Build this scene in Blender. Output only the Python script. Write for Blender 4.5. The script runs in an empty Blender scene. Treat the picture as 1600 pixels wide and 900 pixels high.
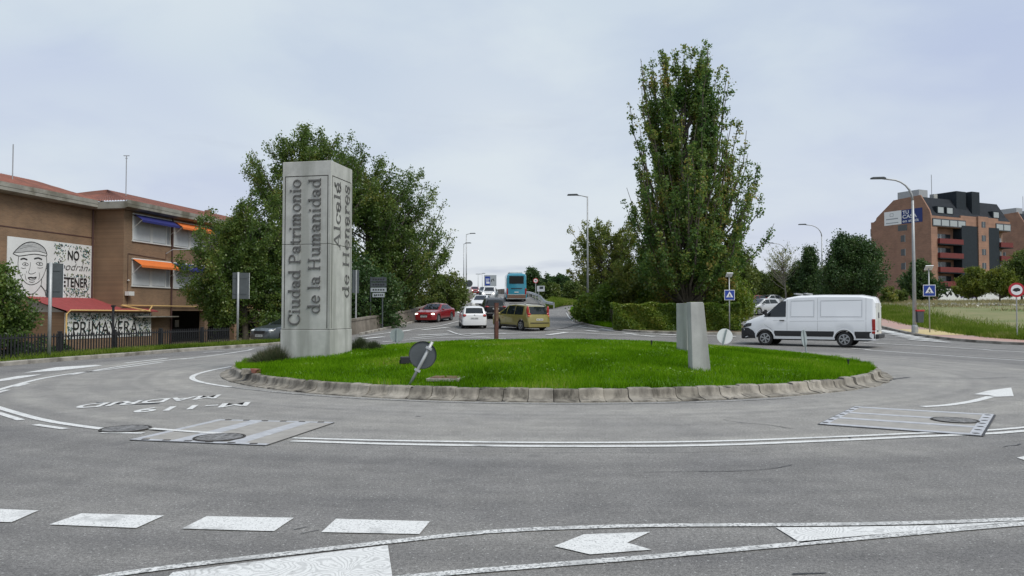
import bpy, bmesh, math, random
import numpy as np
from mathutils import Vector, Matrix

rng = np.random.default_rng(7)
random.seed(7)
scene = bpy.context.scene
col = scene.collection
R = math.radians

# ------------------------------------------------------------------ camera, sky, sun, exposure
CAM_H, PITCH, FPX = 1.6, R(1.86), 1200.0
cam_d = bpy.data.cameras.new('camera')
cam_d.sensor_width = 36.0
cam_d.lens = 27.0
cam_d.clip_start = 0.1
cam_d.clip_end = 6000
cam = bpy.data.objects.new('camera', cam_d)
col.objects.link(cam)
cam.location = (0, 0, CAM_H)
cam.rotation_euler = (R(90) + PITCH, 0, 0)
scene.camera = cam

SUN_EL, SUN_ROT = R(54), R(128)          # high veiled sun, to the right and a little behind
SKY_GAIN = 0.056
world = bpy.data.worlds.new('World')
scene.world = world
world.use_nodes = True
wn, wl = world.node_tree.nodes, world.node_tree.links
wn.clear()
w_out = wn.new('ShaderNodeOutputWorld')
w_bg = wn.new('ShaderNodeBackground')
sky = wn.new('ShaderNodeTexSky')
sky.sky_type = 'NISHITA'
sky.sun_disc = False
sky.sun_elevation = SUN_EL
sky.sun_rotation = SUN_ROT
sky.air_density = 1.0
sky.dust_density = 2.0
tc = wn.new('ShaderNodeTexCoord')
sep = wn.new('ShaderNodeSeparateXYZ')
wl.new(tc.outputs['Generated'], sep.inputs[0])


def wmath(op, a, b=None, c=None):
    n = wn.new('ShaderNodeMath')
    n.operation = op
    n.use_clamp = op == 'MULTIPLY_ADD'
    for k, v in enumerate((a, b, c)):
        if v is None:
            continue
        if isinstance(v, (int, float)):
            n.inputs[k].default_value = v
        else:
            wl.new(v, n.inputs[k])
    return n.outputs[0]


zc = wmath('MAXIMUM', sep.outputs['Z'], 0.0)
den = wmath('ADD', zc, 0.22)
cv = wn.new('ShaderNodeCombineXYZ')
wl.new(wmath('DIVIDE', sep.outputs['X'], den), cv.inputs[0])
wl.new(wmath('DIVIDE', sep.outputs['Y'], den), cv.inputs[1])


def wnoise(scale, detail, rough, dist=0.0, off=0.0):
    n = wn.new('ShaderNodeTexNoise')
    n.inputs['Scale'].default_value = scale
    n.inputs['Detail'].default_value = detail
    n.inputs['Roughness'].default_value = rough
    n.inputs['Distortion'].default_value = dist
    m = wn.new('ShaderNodeVectorMath')
    m.operation = 'ADD'
    m.inputs[1].default_value = off if isinstance(off, tuple) else (off, off * 0.7, off * 0.3)
    wl.new(cv.outputs[0], m.inputs[0])
    wl.new(m.outputs[0], n.inputs['Vector'])
    return n.outputs[0]


def wramp(src, stops):
    n = wn.new('ShaderNodeValToRGB')
    cr = n.color_ramp
    while len(cr.elements) < len(stops):
        cr.elements.new(0.5)
    for e, (p, c) in zip(cr.elements, stops):
        e.position = p
        e.color = (*c, 1)
    wl.new(src, n.inputs[0])
    return n.outputs[0]


def wmix(fac, a, b):
    n = wn.new('ShaderNodeMix')
    n.data_type = 'RGBA'
    if isinstance(fac, (int, float)):
        n.inputs[0].default_value = fac
    else:
        wl.new(fac, n.inputs[0])
    wl.new(a, n.inputs[6])
    wl.new(b, n.inputs[7])
    return n.outputs[2]


# an even sheet of stratus, a little lighter and darker in broad patches, over the physical sky
cloud = wramp(wnoise(0.55, 3.0, 0.5, 0.3, (11.36, 9.952, 3.408)), [(0.38, (4.5, 5.4, 7.7)), (0.50, (5.9, 6.95, 8.05)), (0.60, (7.2, 8.05, 8.6))])
small = wramp(wnoise(1.9, 5.0, 0.55, 0.2, 11.3), [(0.42, (7.0, 7.8, 8.4)), (0.62, (5.1, 5.9, 7.6))])
cloud = wmix(0.38, cloud, small)
# flat grey scraps of lower cloud near the horizon
scrapv = wn.new('ShaderNodeMapping')
scrapv.inputs['Scale'].default_value = (1.5, 1.5, 9.0)
wl.new(tc.outputs['Generated'], scrapv.inputs[0])
sn = wn.new('ShaderNodeTexNoise')
sn.inputs['Scale'].default_value = 2.6
sn.inputs['Detail'].default_value = 4.0
wl.new(scrapv.outputs[0], sn.inputs['Vector'])
scrap = wramp(sn.outputs[0], [(0.60, (0, 0, 0)), (0.72, (0.8, 0.8, 0.8))])
low = wn.new('ShaderNodeRGB')
low.outputs[0].default_value = (5.0, 5.5, 6.6, 1)
# the sheet brightens slightly towards the horizon
hz = wmath('POWER', wmath('SUBTRACT', 1.0, zc), 5.0)
hcol = wn.new('ShaderNodeRGB')
hcol.outputs[0].default_value = (8.3, 8.5, 8.8, 1)
cloud = wmix(wmath('MULTIPLY', hz, 0.8), cloud, hcol.outputs[0])
cloud = wmix(wmath('MULTIPLY', scrap, wmath('MULTIPLY_ADD', zc, -5.5, 1.55)), cloud, low.outputs[0])
wl.new(wmix(0.93, sky.outputs[0], cloud), w_bg.inputs['Color'])
w_bg.inputs['Strength'].default_value = SKY_GAIN
wl.new(w_bg.outputs[0], w_out.inputs['Surface'])

sun_d = bpy.data.lights.new('sun', 'SUN')
sun_d.energy = 1.5
sun_d.angle = R(30)
sun_d.color = (1.0, 0.97, 0.92)
sun = bpy.data.objects.new('sun', sun_d)
col.objects.link(sun)
# Nishita: rotation 0 = +Y, turning clockwise seen from above
sd = Vector((math.sin(SUN_ROT) * math.cos(SUN_EL), math.cos(SUN_ROT) * math.cos(SUN_EL), math.sin(SUN_EL)))
sun.rotation_euler = sd.to_track_quat('Z', 'Y').to_euler()

vs = scene.view_settings
vs.view_transform = 'Standard'
vs.look = 'None'
vs.exposure = 0.85
vs.gamma = 1.0
vs.use_curve_mapping = False
scene.render.resolution_x, scene.render.resolution_y = 1024, 576
scene.cycles.max_bounces = 6
scene.cycles.transparent_max_bounces = 8


# ------------------------------------------------------------------ helpers
def interp(x, pts):
    return float(np.interp(x, [p[0] for p in pts], [p[1] for p in pts]))


def smooth(t):
    t = min(1.0, max(0.0, t))
    return t * t * (3 - 2 * t)


HS = [(34, 0), (38, .05), (44, .28), (50, .5), (61, .92), (70, 1.45), (80, 2.0), (120, 3.3), (164, 4.4), (230, 5.0)]
HR = [(34, 0), (38, .05), (44, .28), (50, .5), (61, .92), (70, 1.45), (80, 2.05), (92, 2.9), (110, 3.9), (150, 5.3), (190, 5.9), (400, 6)]
XP = [(38, -11.0), (41, -10.2), (45, -9.3), (60, -8.0), (80, -6.6), (100, -5.5), (120, -6.4), (150, -10.5), (200, -19)]   # parapet
XR = [(60, 4.6), (78, 3.2), (92, 3.2), (110, 2.2), (150, -1.5), (200, -9)]                                      # right edge of the ramp
KL = [(-20, -13.5), (0, -15), (15, -15.7), (23.1, -15.4), (28.6, -14.3), (32.5, -13.5), (37.6, -11.9), (41, -10.6), (43, -10.0)]  # left kerb x by y


def H(x, y):
    """height of the land"""
    hs, hr = interp(y, HS), interp(y, HR)
    xp = interp(y, XP)
    if x < xp - 0.4:
        k = smooth((xp - 0.4 - x) / 0.5) if y > 36 else 1.0
        kx = interp(y, KL)
        lot = -0.75 * smooth((kx - 1.6 - x) / 3.0)
        return lot + (hs if y > 36 else 0) * (1 - k)
    xr = interp(y, XR)
    m = 1 - smooth((x - xr - 0.8) / 6.0)
    return hs + (hr - hs) * m


def ray(px, py):
    x, y = (px - 800) / FPX, (450 - py) / FPX
    c, s = math.cos(PITCH), math.sin(PITCH)
    return Vector((x, c - y * s, s + y * c))


def at(px, py, Y):
    d = ray(px, py)
    return Vector((0, 0, CAM_H)) + d * (Y / d.y)


def G(px, py, z=0.0):
    d = ray(px, py)
    return Vector((0, 0, CAM_H)) + d * ((z - CAM_H) / d.z)


def ground_at(px, Y, dz=0.0):
    p = at(px, 489, Y)
    return Vector((p.x, Y, H(p.x, Y) + dz))


# ---- materials
MATS = {}


def mat(name, color=(.5, .5, .5), rough=.7, var=0.0, scale=4.0, detail=4.0, bump=0.0, bscale=None, metal=0.0, coat=0.0,
        color2=None, spec=None, emit=0.0, tint2=None, scale2=0.3, amt2=0.5, stretch=None):
    if name in MATS:
        return MATS[name]
    m = bpy.data.materials.new(name)
    m.use_nodes = True
    nt = m.node_tree
    b = nt.nodes['Principled BSDF']
    b.inputs['Roughness'].default_value = rough
    b.inputs['Metallic'].default_value = metal
    b.inputs['Coat Weight'].default_value = coat
    b.inputs['Coat Roughness'].default_value = 0.06
    if spec is not None:
        b.inputs['Specular IOR Level'].default_value = spec
    b.inputs['Base Color'].default_value = (*color, 1)
    if emit:
        b.inputs['Emission Color'].default_value = (*color, 1)
        b.inputs['Emission Strength'].default_value = emit
    if var or color2 or bump:
        geo = nt.nodes.new('ShaderNodeNewGeometry')
        n = nt.nodes.new('ShaderNodeTexNoise')
        n.inputs['Scale'].default_value = scale
        n.inputs['Detail'].default_value = detail
        n.inputs['Roughness'].default_value = 0.62
        nt.links.new(geo.outputs['Position'], n.inputs['Vector'])
        if var or color2:
            r = nt.nodes.new('ShaderNodeValToRGB')
            c2 = color2 or tuple(min(1, c * (1 + var)) for c in color)
            c1 = color if color2 else tuple(c * (1 - var) for c in color)
            r.color_ramp.elements[0].position, r.color_ramp.elements[1].position = .32, .68
            r.color_ramp.elements[0].color = (*c1, 1)
            r.color_ramp.elements[1].color = (*c2, 1)
            nt.links.new(n.outputs[0], r.inputs[0])
            out = r.outputs[0]
            if tint2:
                n2 = nt.nodes.new('ShaderNodeTexNoise')
                n2.inputs['Scale'].default_value = scale2
                n2.inputs['Detail'].default_value = 5
                if stretch:
                    mpg = nt.nodes.new('ShaderNodeMapping')
                    mpg.inputs['Scale'].default_value = (1, 1, stretch)
                    nt.links.new(geo.outputs['Position'], mpg.inputs[0])
                    nt.links.new(mpg.outputs[0], n2.inputs['Vector'])
                else:
                    nt.links.new(geo.outputs['Position'], n2.inputs['Vector'])
                r2 = nt.nodes.new('ShaderNodeValToRGB')
                r2.color_ramp.elements[0].position, r2.color_ramp.elements[1].position = .48, .64
                r2.color_ramp.elements[1].color = (amt2, amt2, amt2, 1)
                nt.links.new(n2.outputs[0], r2.inputs[0])
                mx = nt.nodes.new('ShaderNodeMix')
                mx.data_type = 'RGBA'
                nt.links.new(r2.outputs[0], mx.inputs[0])
                nt.links.new(out, mx.inputs[6])
                mx.inputs[7].default_value = (*tint2, 1)
                out = mx.outputs[2]
            nt.links.new(out, b.inputs['Base Color'])
        if bump:
            nb = n
            if bscale:
                nb = nt.nodes.new('ShaderNodeTexNoise')
                nb.inputs['Scale'].default_value = bscale
                nb.inputs['Detail'].default_value = 4
                nt.links.new(geo.outputs['Position'], nb.inputs['Vector'])
            bp = nt.nodes.new('ShaderNodeBump')
            bp.inputs['Strength'].default_value = bump
            bp.inputs['Distance'].default_value = 0.02
            nt.links.new(nb.outputs[0], bp.inputs['Height'])
            nt.links.new(bp.outputs[0], b.inputs['Normal'])
    MATS[name] = m
    return m


def leaf_mat(name, stops, trans=0.35, gloss=0.05):
    """leaf colours vary from leaf to leaf"""
    m = bpy.data.materials.new(name)
    m.use_nodes = True
    nt = m.node_tree
    nt.nodes.clear()
    out = nt.nodes.new('ShaderNodeOutputMaterial')
    geo = nt.nodes.new('ShaderNodeNewGeometry')
    r = nt.nodes.new('ShaderNodeValToRGB')
    while len(r.color_ramp.elements) < len(stops):
        r.color_ramp.elements.new(.5)
    for e, (p, c) in zip(r.color_ramp.elements, stops):
        e.position = p
        e.color = (*c, 1)
    n = nt.nodes.new('ShaderNodeTexNoise')
    n.inputs['Scale'].default_value = 0.55
    n.inputs['Detail'].default_value = 2
    nt.links.new(geo.outputs['Position'], n.inputs['Vector'])
    mm = nt.nodes.new('ShaderNodeMath')
    mm.operation = 'MULTIPLY_ADD'
    mm.inputs[1].default_value = 0.55
    nt.links.new(geo.outputs['Random Per Island'], mm.inputs[0])
    m2 = nt.nodes.new('ShaderNodeMath')
    m2.operation = 'MULTIPLY_ADD'
    m2.inputs[1].default_value = 1.5
    m2.inputs[2].default_value = -0.52
    nt.links.new(n.outputs[0], m2.inputs[0])
    nt.links.new(m2.outputs[0], mm.inputs[2])
    nt.links.new(mm.outputs[0], r.inputs[0])
    d = nt.nodes.new('ShaderNodeBsdfDiffuse')
    t = nt.nodes.new('ShaderNodeBsdfTranslucent')
    g = nt.nodes.new('ShaderNodeBsdfGlossy')
    g.inputs['Roughness'].default_value = 0.45
    g.inputs['Color'].default_value = (.5, .5, .5, 1)
    nt.links.new(r.outputs[0], d.inputs['Color'])
    nt.links.new(r.outputs[0], t.inputs['Color'])
    mx = nt.nodes.new('ShaderNodeMixShader')
    mx.inputs[0].default_value = trans
    nt.links.new(d.outputs[0], mx.inputs[1])
    nt.links.new(t.outputs[0], mx.inputs[2])
    mx2 = nt.nodes.new('ShaderNodeMixShader')
    mx2.inputs[0].default_value = gloss
    nt.links.new(mx.outputs[0], mx2.inputs[1])
    nt.links.new(g.outputs[0], mx2.inputs[2])
    nt.links.new(mx2.outputs[0], out.inputs['Surface'])
    MATS[name] = m
    return m


# ---- mesh building
class MB:
    """collects shapes for ONE mesh"""

    def __init__(s):
        s.v, s.f = [], []

    def add(s, verts, faces):
        o = len(s.v)
        s.v += [tuple(p) for p in verts]
        s.f += [tuple(i + o for i in f) for f in faces]
        return s

    def box(s, c, size, rot=None, taper=1.0):
        hx, hy, hz = size[0] / 2, size[1] / 2, size[2] / 2
        vs_ = [Vector((x * (taper if z > 0 else 1), y * (taper if z > 0 else 1), z)) for z in (-hz, hz) for x, y in ((-hx, -hy), (hx, -hy), (hx, hy), (-hx, hy))]
        if rot is not None:
            vs_ = [rot @ p for p in vs_]
        c = Vector(c)
        return s.add([p + c for p in vs_], [(3, 2, 1, 0), (4, 5, 6, 7), (0, 1, 5, 4), (1, 2, 6, 5), (2, 3, 7, 6), (3, 0, 4, 7)])

    def tube(s, pts, rad, n=8, cap=True):
        pts = [Vector(p) for p in pts]
        if isinstance(rad, (int, float)):
            rad = [rad] * len(pts)
        vs_, fs = [], []
        for i, p in enumerate(pts):
            d = (pts[min(i + 1, len(pts) - 1)] - pts[max(i - 1, 0)]).normalized()
            a = d.cross(Vector((0, 0, 1)) if abs(d.z) < .95 else Vector((1, 0, 0))).normalized()
            b = d.cross(a)
            for k in range(n):
                t = 2 * math.pi * k / n
                vs_.append(p + (a * math.cos(t) + b * math.sin(t)) * rad[i])
        for i in range(len(pts) - 1):
            for k in range(n):
                k2 = (k + 1) % n
                fs.append((i * n + k, i * n + k2, (i + 1) * n + k2, (i + 1) * n + k))
        if cap:
            fs.append(tuple(range(n))[::-1])
            fs.append(tuple((len(pts) - 1) * n + k for k in range(n)))
        return s.add(vs_, fs)

    def lathe(s, prof, n=24, axis='Z', c=(0, 0, 0), cap=True):
        c = Vector(c)
        vs_, fs = [], []
        for r, h in prof:
            for k in range(n):
                t = 2 * math.pi * k / n
                a, b = r * math.cos(t), r * math.sin(t)
                vs_.append(c + (Vector((a, b, h)) if axis == 'Z' else Vector((a, h, b)) if axis == 'Y' else Vector((h, a, b))))
        m = len(prof)
        for i in range(m - 1):
            for k in range(n):
                k2 = (k + 1) % n
                fs.append((i * n + k, i * n + k2, (i + 1) * n + k2, (i + 1) * n + k))
        if cap and prof[0][0] > 1e-6:
            fs.append(tuple(range(n))[::-1])
        if cap and prof[-1][0] > 1e-6:
            fs.append(tuple((m - 1) * n + k for k in range(n)))
        return s.add(vs_, fs)

    def prism(s, poly, h0, h1, f=None):
        """poly (a,b) extruded from h0 to h1; f maps (a,b,h) to a point"""
        f = f or (lambda a, b, h: (a, b, h))
        n = len(poly)
        vs_ = [f(a, b, h0) for a, b in poly] + [f(a, b, h1) for a, b in poly]
        fs = [tuple(range(n))[::-1], tuple(range(n, 2 * n))] + [(i, (i + 1) % n, n + (i + 1) % n, n + i) for i in range(n)]
        return s.add(vs_, fs)

    def grid(s, rows):
        m, n = len(rows), len(rows[0])
        return s.add([p for r in rows for p in r], [(i * n + j, i * n + j + 1, (i + 1) * n + j + 1, (i + 1) * n + j) for i in range(m - 1) for j in range(n - 1)])

    def mesh(s, name, m, smooth_=False):
        me = bpy.data.meshes.new(name)
        me.from_pydata(s.v, [], s.f)
        if isinstance(m, (list, tuple)):
            for q in m:
                me.materials.append(q)
        elif m:
            me.materials.append(m)
        bm = bmesh.new()
        bm.from_mesh(me)
        bmesh.ops.recalc_face_normals(bm, faces=bm.faces)
        bm.to_mesh(me)
        bm.free()
        if smooth_:
            me.shade_smooth()
            if smooth_ is not True:
                me.set_sharp_from_angle(angle=R(smooth_))
        return me

    def build(s, name, m, parent=None, smooth_=False, bevel=0.0):
        o = bpy.data.objects.new(name, s.mesh(name, m, smooth_))
        col.objects.link(o)
        if parent:
            o.parent = parent
        if bevel:
            b = o.modifiers.new('bevel', 'BEVEL')
            b.width = bevel
            b.segments = 2
            b.limit_method = 'ANGLE'
        return o


def tag(o, label=None, cat=None, group=None, kind=None):
    if label:
        o['label'] = label
    if cat:
        o['category'] = cat
    if group:
        o['group'] = group
    if kind:
        o['kind'] = kind
    return o


def empty(name, loc=(0, 0, 0), rz=0.0, label=None, cat=None, group=None):
    o = bpy.data.objects.new(name, None)
    o.empty_display_size = .2
    col.objects.link(o)
    o.location = loc
    o.rotation_euler = (0, 0, rz)
    return tag(o, label, cat, group)


def clone(o, parent=None):
    c = o.copy()
    col.objects.link(c)
    c.parent = parent
    for ch in list(o.children):
        clone(ch, c)
    return c


def inst(name, me, parent=None, loc=(0, 0, 0), rot=(0, 0, 0), sc=(1, 1, 1)):
    o = bpy.data.objects.new(name, me)
    col.objects.link(o)
    o.parent = parent
    o.location, o.rotation_euler, o.scale = loc, rot, sc
    return o


def np_mesh(name, verts, quads, m, smooth_=False):
    """fast mesh of quads or triangles from numpy arrays"""
    me = bpy.data.meshes.new(name)
    k = quads.shape[1]
    me.vertices.add(len(verts))
    me.vertices.foreach_set('co', verts.astype(np.float32).ravel())
    me.loops.add(quads.size)
    me.loops.foreach_set('vertex_index', quads.astype(np.int32).ravel())
    me.polygons.add(len(quads))
    me.polygons.foreach_set('loop_start', np.arange(0, quads.size, k, dtype=np.int32))
    me.polygons.foreach_set('loop_total', np.full(len(quads), k, dtype=np.int32))
    me.update(calc_edges=True)
    me.materials.append(m)
    return me


def leaves_mesh(name, P, size, m, flat=0.0, aspect=0.62, droop=0.0):
    """one rhombic leaf at every point of P, each turned its own way"""
    n = len(P)
    a = rng.normal(size=(n, 3))
    a[:, 2] = a[:, 2] * (1 - flat) - droop
    a /= np.linalg.norm(a, axis=1)[:, None]
    b = rng.normal(size=(n, 3))
    b -= (b * a).sum(1)[:, None] * a
    b /= np.linalg.norm(b, axis=1)[:, None]
    s = size * rng.uniform(.6, 1.25, n)[:, None]
    V = np.empty((n, 4, 3))
    V[:, 0] = P - a * s * .5
    V[:, 1] = P + b * s * .5 * aspect
    V[:, 2] = P + a * s * .5
    V[:, 3] = P - b * s * .5 * aspect
    return np_mesh(name, V.reshape(-1, 3), np.arange(n * 4).reshape(n, 4), m)


def blades_mesh(name, P, h, w, m, lean=.35):
    """grass: three-cornered blades standing on the points P"""
    n = len(P)
    t = rng.uniform(0, 2 * math.pi, n)
    d = np.stack([np.cos(t), np.sin(t), np.zeros(n)], 1)
    hh = h * rng.uniform(.45, 1.25, n)
    l = rng.normal(size=(n, 2)) * lean
    V = np.empty((n, 3, 3))
    V[:, 0] = P - d * w / 2
    V[:, 1] = P + d * w / 2
    V[:, 2] = P + np.stack([l[:, 0] * hh, l[:, 1] * hh, hh], 1)
    return np_mesh(name, V.reshape(-1, 3), np.arange(n * 3).reshape(n, 3), m)


def text_mesh(body, m, size=1.0, extrude=0.0, shear=0.0, align='LEFT', spacing=1.0, offset=0.0):
    cu = bpy.data.curves.new('lettering', 'FONT')
    cu.body = body
    cu.size = size
    cu.extrude = extrude
    cu.shear = shear
    cu.align_x = align
    cu.space_character = spacing
    cu.offset = offset
    o = bpy.data.objects.new('lettering', cu)
    col.objects.link(o)
    dg = bpy.context.evaluated_depsgraph_get()
    me = bpy.data.meshes.new_from_object(o.evaluated_get(dg))
    bpy.data.objects.remove(o)
    bpy.data.curves.remove(cu)
    me.materials.clear()
    me.materials.append(m)
    return me


def place_text(name, body, m, parent, origin, udir, vdir, width, height, extrude=0.0, shear=0.0, local=False, offset=0.0):
    """flat lettering fitted into width x height, starting at origin, running along udir"""
    me = text_mesh(body, m, shear=shear, offset=offset)
    xs = [v.co.x for v in me.vertices]
    ys = [v.co.y for v in me.vertices]
    x0, x1, y0, y1 = min(xs), max(xs), min(ys), max(ys)
    u, v = Vector(udir).normalized(), Vector(vdir).normalized()
    for q in me.vertices:
        a = (q.co.x - x0) / (x1 - x0) * width
        b = (q.co.y - y0) / (y1 - y0) * height
        q.co = Vector(origin) + u * a + v * b
    return inst(name, me, parent)


def ribbon(pts, w, nrm, mb=None, off=0.0):
    """flat stroke of width w along pts, lying in the plane with normal nrm"""
    mb = mb or MB()
    nrm = Vector(nrm).normalized()
    pts = [Vector(p) for p in pts]
    a, b = [], []
    for i, p in enumerate(pts):
        d = (pts[min(i + 1, len(pts) - 1)] - pts[max(i - 1, 0)]).normalized()
        s_ = nrm.cross(d).normalized()
        ww = w[i] if isinstance(w, (list, tuple)) else w
        a.append(p + s_ * ww / 2 + nrm * off)
        b.append(p - s_ * ww / 2 + nrm * off)
    mb.grid([a, b])
    return mb

# ------------------------------------------------------------------ the setting: land, road, verges, pavement
CX, CY, RK = 1.10, 22.94, 9.16          # traffic island


def asphalt_material():
    m = bpy.data.materials.new('asphalt')
    m.use_nodes = True
    nt = m.node_tree
    N, L = nt.nodes, nt.links
    b = N['Principled BSDF']
    geo = N.new('ShaderNodeNewGeometry')

    def noise(scale, detail=4, rough=.6, vec=None):
        n = N.new('ShaderNodeTexNoise')
        n.inputs['Scale'].default_value = scale
        n.inputs['Detail'].default_value = detail
        n.inputs['Roughness'].default_value = rough
        L.new(vec or geo.outputs['Position'], n.inputs['Vector'])
        return n.outputs[0]

    def ramp(src, p0, c0, p1, c1):
        r = N.new('ShaderNodeValToRGB')
        e = r.color_ramp.elements
        e[0].position, e[1].position = p0, p1
        e[0].color, e[1].color = (*c0, 1), (*c1, 1)
        L.new(src, r.inputs[0])
        return r.outputs[0]

    def mix(f, a, c, mode='MIX'):
        n = N.new('ShaderNodeMix')
        n.data_type = 'RGBA'
        n.blend_type = mode
        if isinstance(f, float):
            n.inputs[0].default_value = f
        else:
            L.new(f, n.inputs[0])
        L.new(a, n.inputs[6])
        if isinstance(c, tuple):
            n.inputs[7].default_value = (*c, 1)
        else:
            L.new(c, n.inputs[7])
        return n.outputs[2]

    # radius from the island centre: the ring lane is older and paler than the outer one, with wheel tracks
    off = N.new('ShaderNodeVectorMath')
    off.operation = 'SUBTRACT'
    off.inputs[1].default_value = (CX, CY, 0)
    L.new(geo.outputs['Position'], off.inputs[0])
    ln = N.new('ShaderNodeVectorMath')
    ln.operation = 'LENGTH'
    L.new(off.outputs[0], ln.inputs[0])
    rad = ln.outputs['Value']
    cmb = N.new('ShaderNodeCombineXYZ')
    L.new(rad, cmb.inputs[0])
    streak = noise(1.3, 3, .5, cmb.outputs[0])
    mr = N.new('ShaderNodeMapRange')
    mr.inputs[1].default_value, mr.inputs[2].default_value = 13.2, 14.6
    mr.inputs[3].default_value, mr.inputs[4].default_value = 0.0, 1.0
    L.new(rad, mr.inputs[0])
    wob = N.new('ShaderNodeMath')
    wob.operation = 'ADD'
    L.new(mr.outputs[0], wob.inputs[0])
    L.new(ramp(noise(.5, 4), .3, (-.25,) * 3, .7, (.25,) * 3), wob.inputs[1])
    base = ramp(wob.outputs[0], .1, (.285, .275, .255), .9, (.198, .192, .183))
    base = mix(.8, base, ramp(streak, .35, (.74, .74, .75), .65, (1.16, 1.16, 1.14)), 'MULTIPLY')
    base = mix(1.0, base, ramp(noise(.35, 6, .7), .3, (.80, .80, .82), .7, (1.14, 1.13, 1.11)), 'MULTIPLY')
    base = mix(1.0, base, ramp(noise(2.2, 7, .8), .3, (.78, .78, .78), .72, (1.2, 1.2, 1.2)), 'MULTIPLY')
    base = mix(1.0, base, ramp(noise(34, 6, .85), .32, (.42, .42, .42), .68, (1.58, 1.58, 1.58)), 'MULTIPLY')
    base = mix(1.0, base, ramp(noise(95, 3, .8), .34, (.50, .50, .50), .68, (1.5, 1.5, 1.5)), 'MULTIPLY')
    vo = N.new('ShaderNodeTexVoronoi')
    vo.inputs['Scale'].default_value = 19
    L.new(geo.outputs['Position'], vo.inputs['Vector'])
    base = mix(ramp(vo.outputs['Distance'], .09, (.75,) * 3, .15, (0,) * 3), base, (.46, .46, .44))
    # oil and damp stains
    base = mix(ramp(noise(.9, 8, .75), .60, (0,) * 3, .72, (.6,) * 3), base, (.075, .075, .075))
    L.new(base, b.inputs['Base Color'])
    b.inputs['Roughness'].default_value = .82
    b.inputs['Specular IOR Level'].default_value = .35
    bp = N.new('ShaderNodeBump')
    bp.inputs['Strength'].default_value = .55
    bp.inputs['Distance'].default_value = .012
    L.new(noise(75, 4, .75), bp.inputs['Height'])
    L.new(bp.outputs[0], b.inputs['Normal'])
    MATS['asphalt'] = m
    return m


def paint_material(name, wear, fine=60, waves=False, col_=(.66, .66, .64)):
    m = bpy.data.materials.new(name)
    m.use_nodes = True
    nt = m.node_tree
    N, L = nt.nodes, nt.links
    b = N['Principled BSDF']
    geo = N.new('ShaderNodeNewGeometry')
    facs = []
    for sc, lo, hi in ((fine, wear - .03, wear + .12), (1.9, wear - .12, wear + .10)):
        n = N.new('ShaderNodeTexNoise')
        n.inputs['Scale'].default_value = sc
        n.inputs['Detail'].default_value = 5
        n.inputs['Roughness'].default_value = .7
        L.new(geo.outputs['Position'], n.inputs['Vector'])
        r = N.new('ShaderNodeMapRange')
        r.inputs[1].default_value, r.inputs[2].default_value = lo, hi
        L.new(n.outputs[0], r.inputs[0])
        facs.append(r.outputs[0])
    mn = N.new('ShaderNodeMath')
    mn.operation = 'MINIMUM'
    L.new(facs[0], mn.inputs[0])
    L.new(facs[1], mn.inputs[1])
    f = mn.outputs[0]
    if waves:
        # trowelled scallops: rings round scattered centres
        w = N.new('ShaderNodeTexVoronoi')
        w.inputs['Scale'].default_value = 2.6
        w.inputs['Randomness'].default_value = 1.0
        dn_ = N.new('ShaderNodeTexNoise')
        dn_.inputs['Scale'].default_value = 1.7
        L.new(geo.outputs['Position'], dn_.inputs['Vector'])
        ds_ = N.new('ShaderNodeVectorMath')
        ds_.operation = 'MULTIPLY_ADD'
        ds_.inputs[1].default_value = (.9, .9, .9)
        L.new(dn_.outputs['Color'], ds_.inputs[0])
        L.new(geo.outputs['Position'], ds_.inputs[2])
        L.new(ds_.outputs[0], w.inputs['Vector'])
        k = N.new('ShaderNodeMath')
        k.operation = 'MULTIPLY'
        k.inputs[1].default_value = 85
        L.new(w.outputs['Distance'], k.inputs[0])
        sn_ = N.new('ShaderNodeMath')
        sn_.operation = 'SINE'
        L.new(k.outputs[0], sn_.inputs[0])
        r = N.new('ShaderNodeMapRange')
        r.inputs[1].default_value, r.inputs[2].default_value = -.9, .1
        r.inputs[3].default_value = .66
        L.new(sn_.outputs[0], r.inputs[0])
        m2 = N.new('ShaderNodeMath')
        m2.operation = 'MULTIPLY'
        L.new(f, m2.inputs[0])
        L.new(r.outputs[0], m2.inputs[1])
        f = m2.outputs[0]
    mx = N.new('ShaderNodeMix')
    mx.data_type = 'RGBA'
    L.new(f, mx.inputs[0])
    mx.inputs[6].default_value = (.17, .17, .165, 1)
    mx.inputs[7].default_value = (*col_, 1)
    L.new(mx.outputs[2], b.inputs['Base Color'])
    b.inputs['Roughness'].default_value = .7
    MATS[name] = m
    return m


A = asphalt_material()
PAINT = paint_material('road_paint', .36, 70)
PAINT_WORN = paint_material('road_paint_worn', .43, 42)
PAINT_FAR = paint_material('road_paint_thin', .36, 25)
PAINT_OLD = paint_material('road_paint_old', .49, 30, col_=(.60, .59, .56))
PAINT_WAVE = paint_material('road_paint_trowelled', .32, 60, True)

mat('soil', (.10, .075, .05), .95, .35, 1.2, bump=.4, color2=(.17, .13, .085), tint2=(.07, .10, .03), scale2=.25, amt2=.8)
mat('verge_ground', (.045, .09, .015), .95, .4, 2.0, color2=(.09, .13, .03), tint2=(.15, .12, .07), scale2=.5, amt2=.7)
mat('dry_field', (.15, .16, .06), .95, .3, .8, detail=8, color2=(.22, .20, .09), tint2=(.085, .13, .025), scale2=.13, amt2=.9, bump=.5, bscale=6)
mat('lawn_ground', (.05, .12, .001), .95, .4, 6.0, color2=(.07, .15, .003), tint2=(.10, .08, .04), scale2=.9, amt2=.25)
mat('kerb_concrete', (.30, .28, .245), .9, .25, 3.0, detail=8, bump=.5, bscale=40, tint2=(.10, .09, .075), scale2=1.6, amt2=.85)
mat('pink_paver', (.40, .25, .21), .85, .14, 9.0, bump=.2, tint2=(.33, .27, .24), scale2=.8, amt2=.6)
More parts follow.
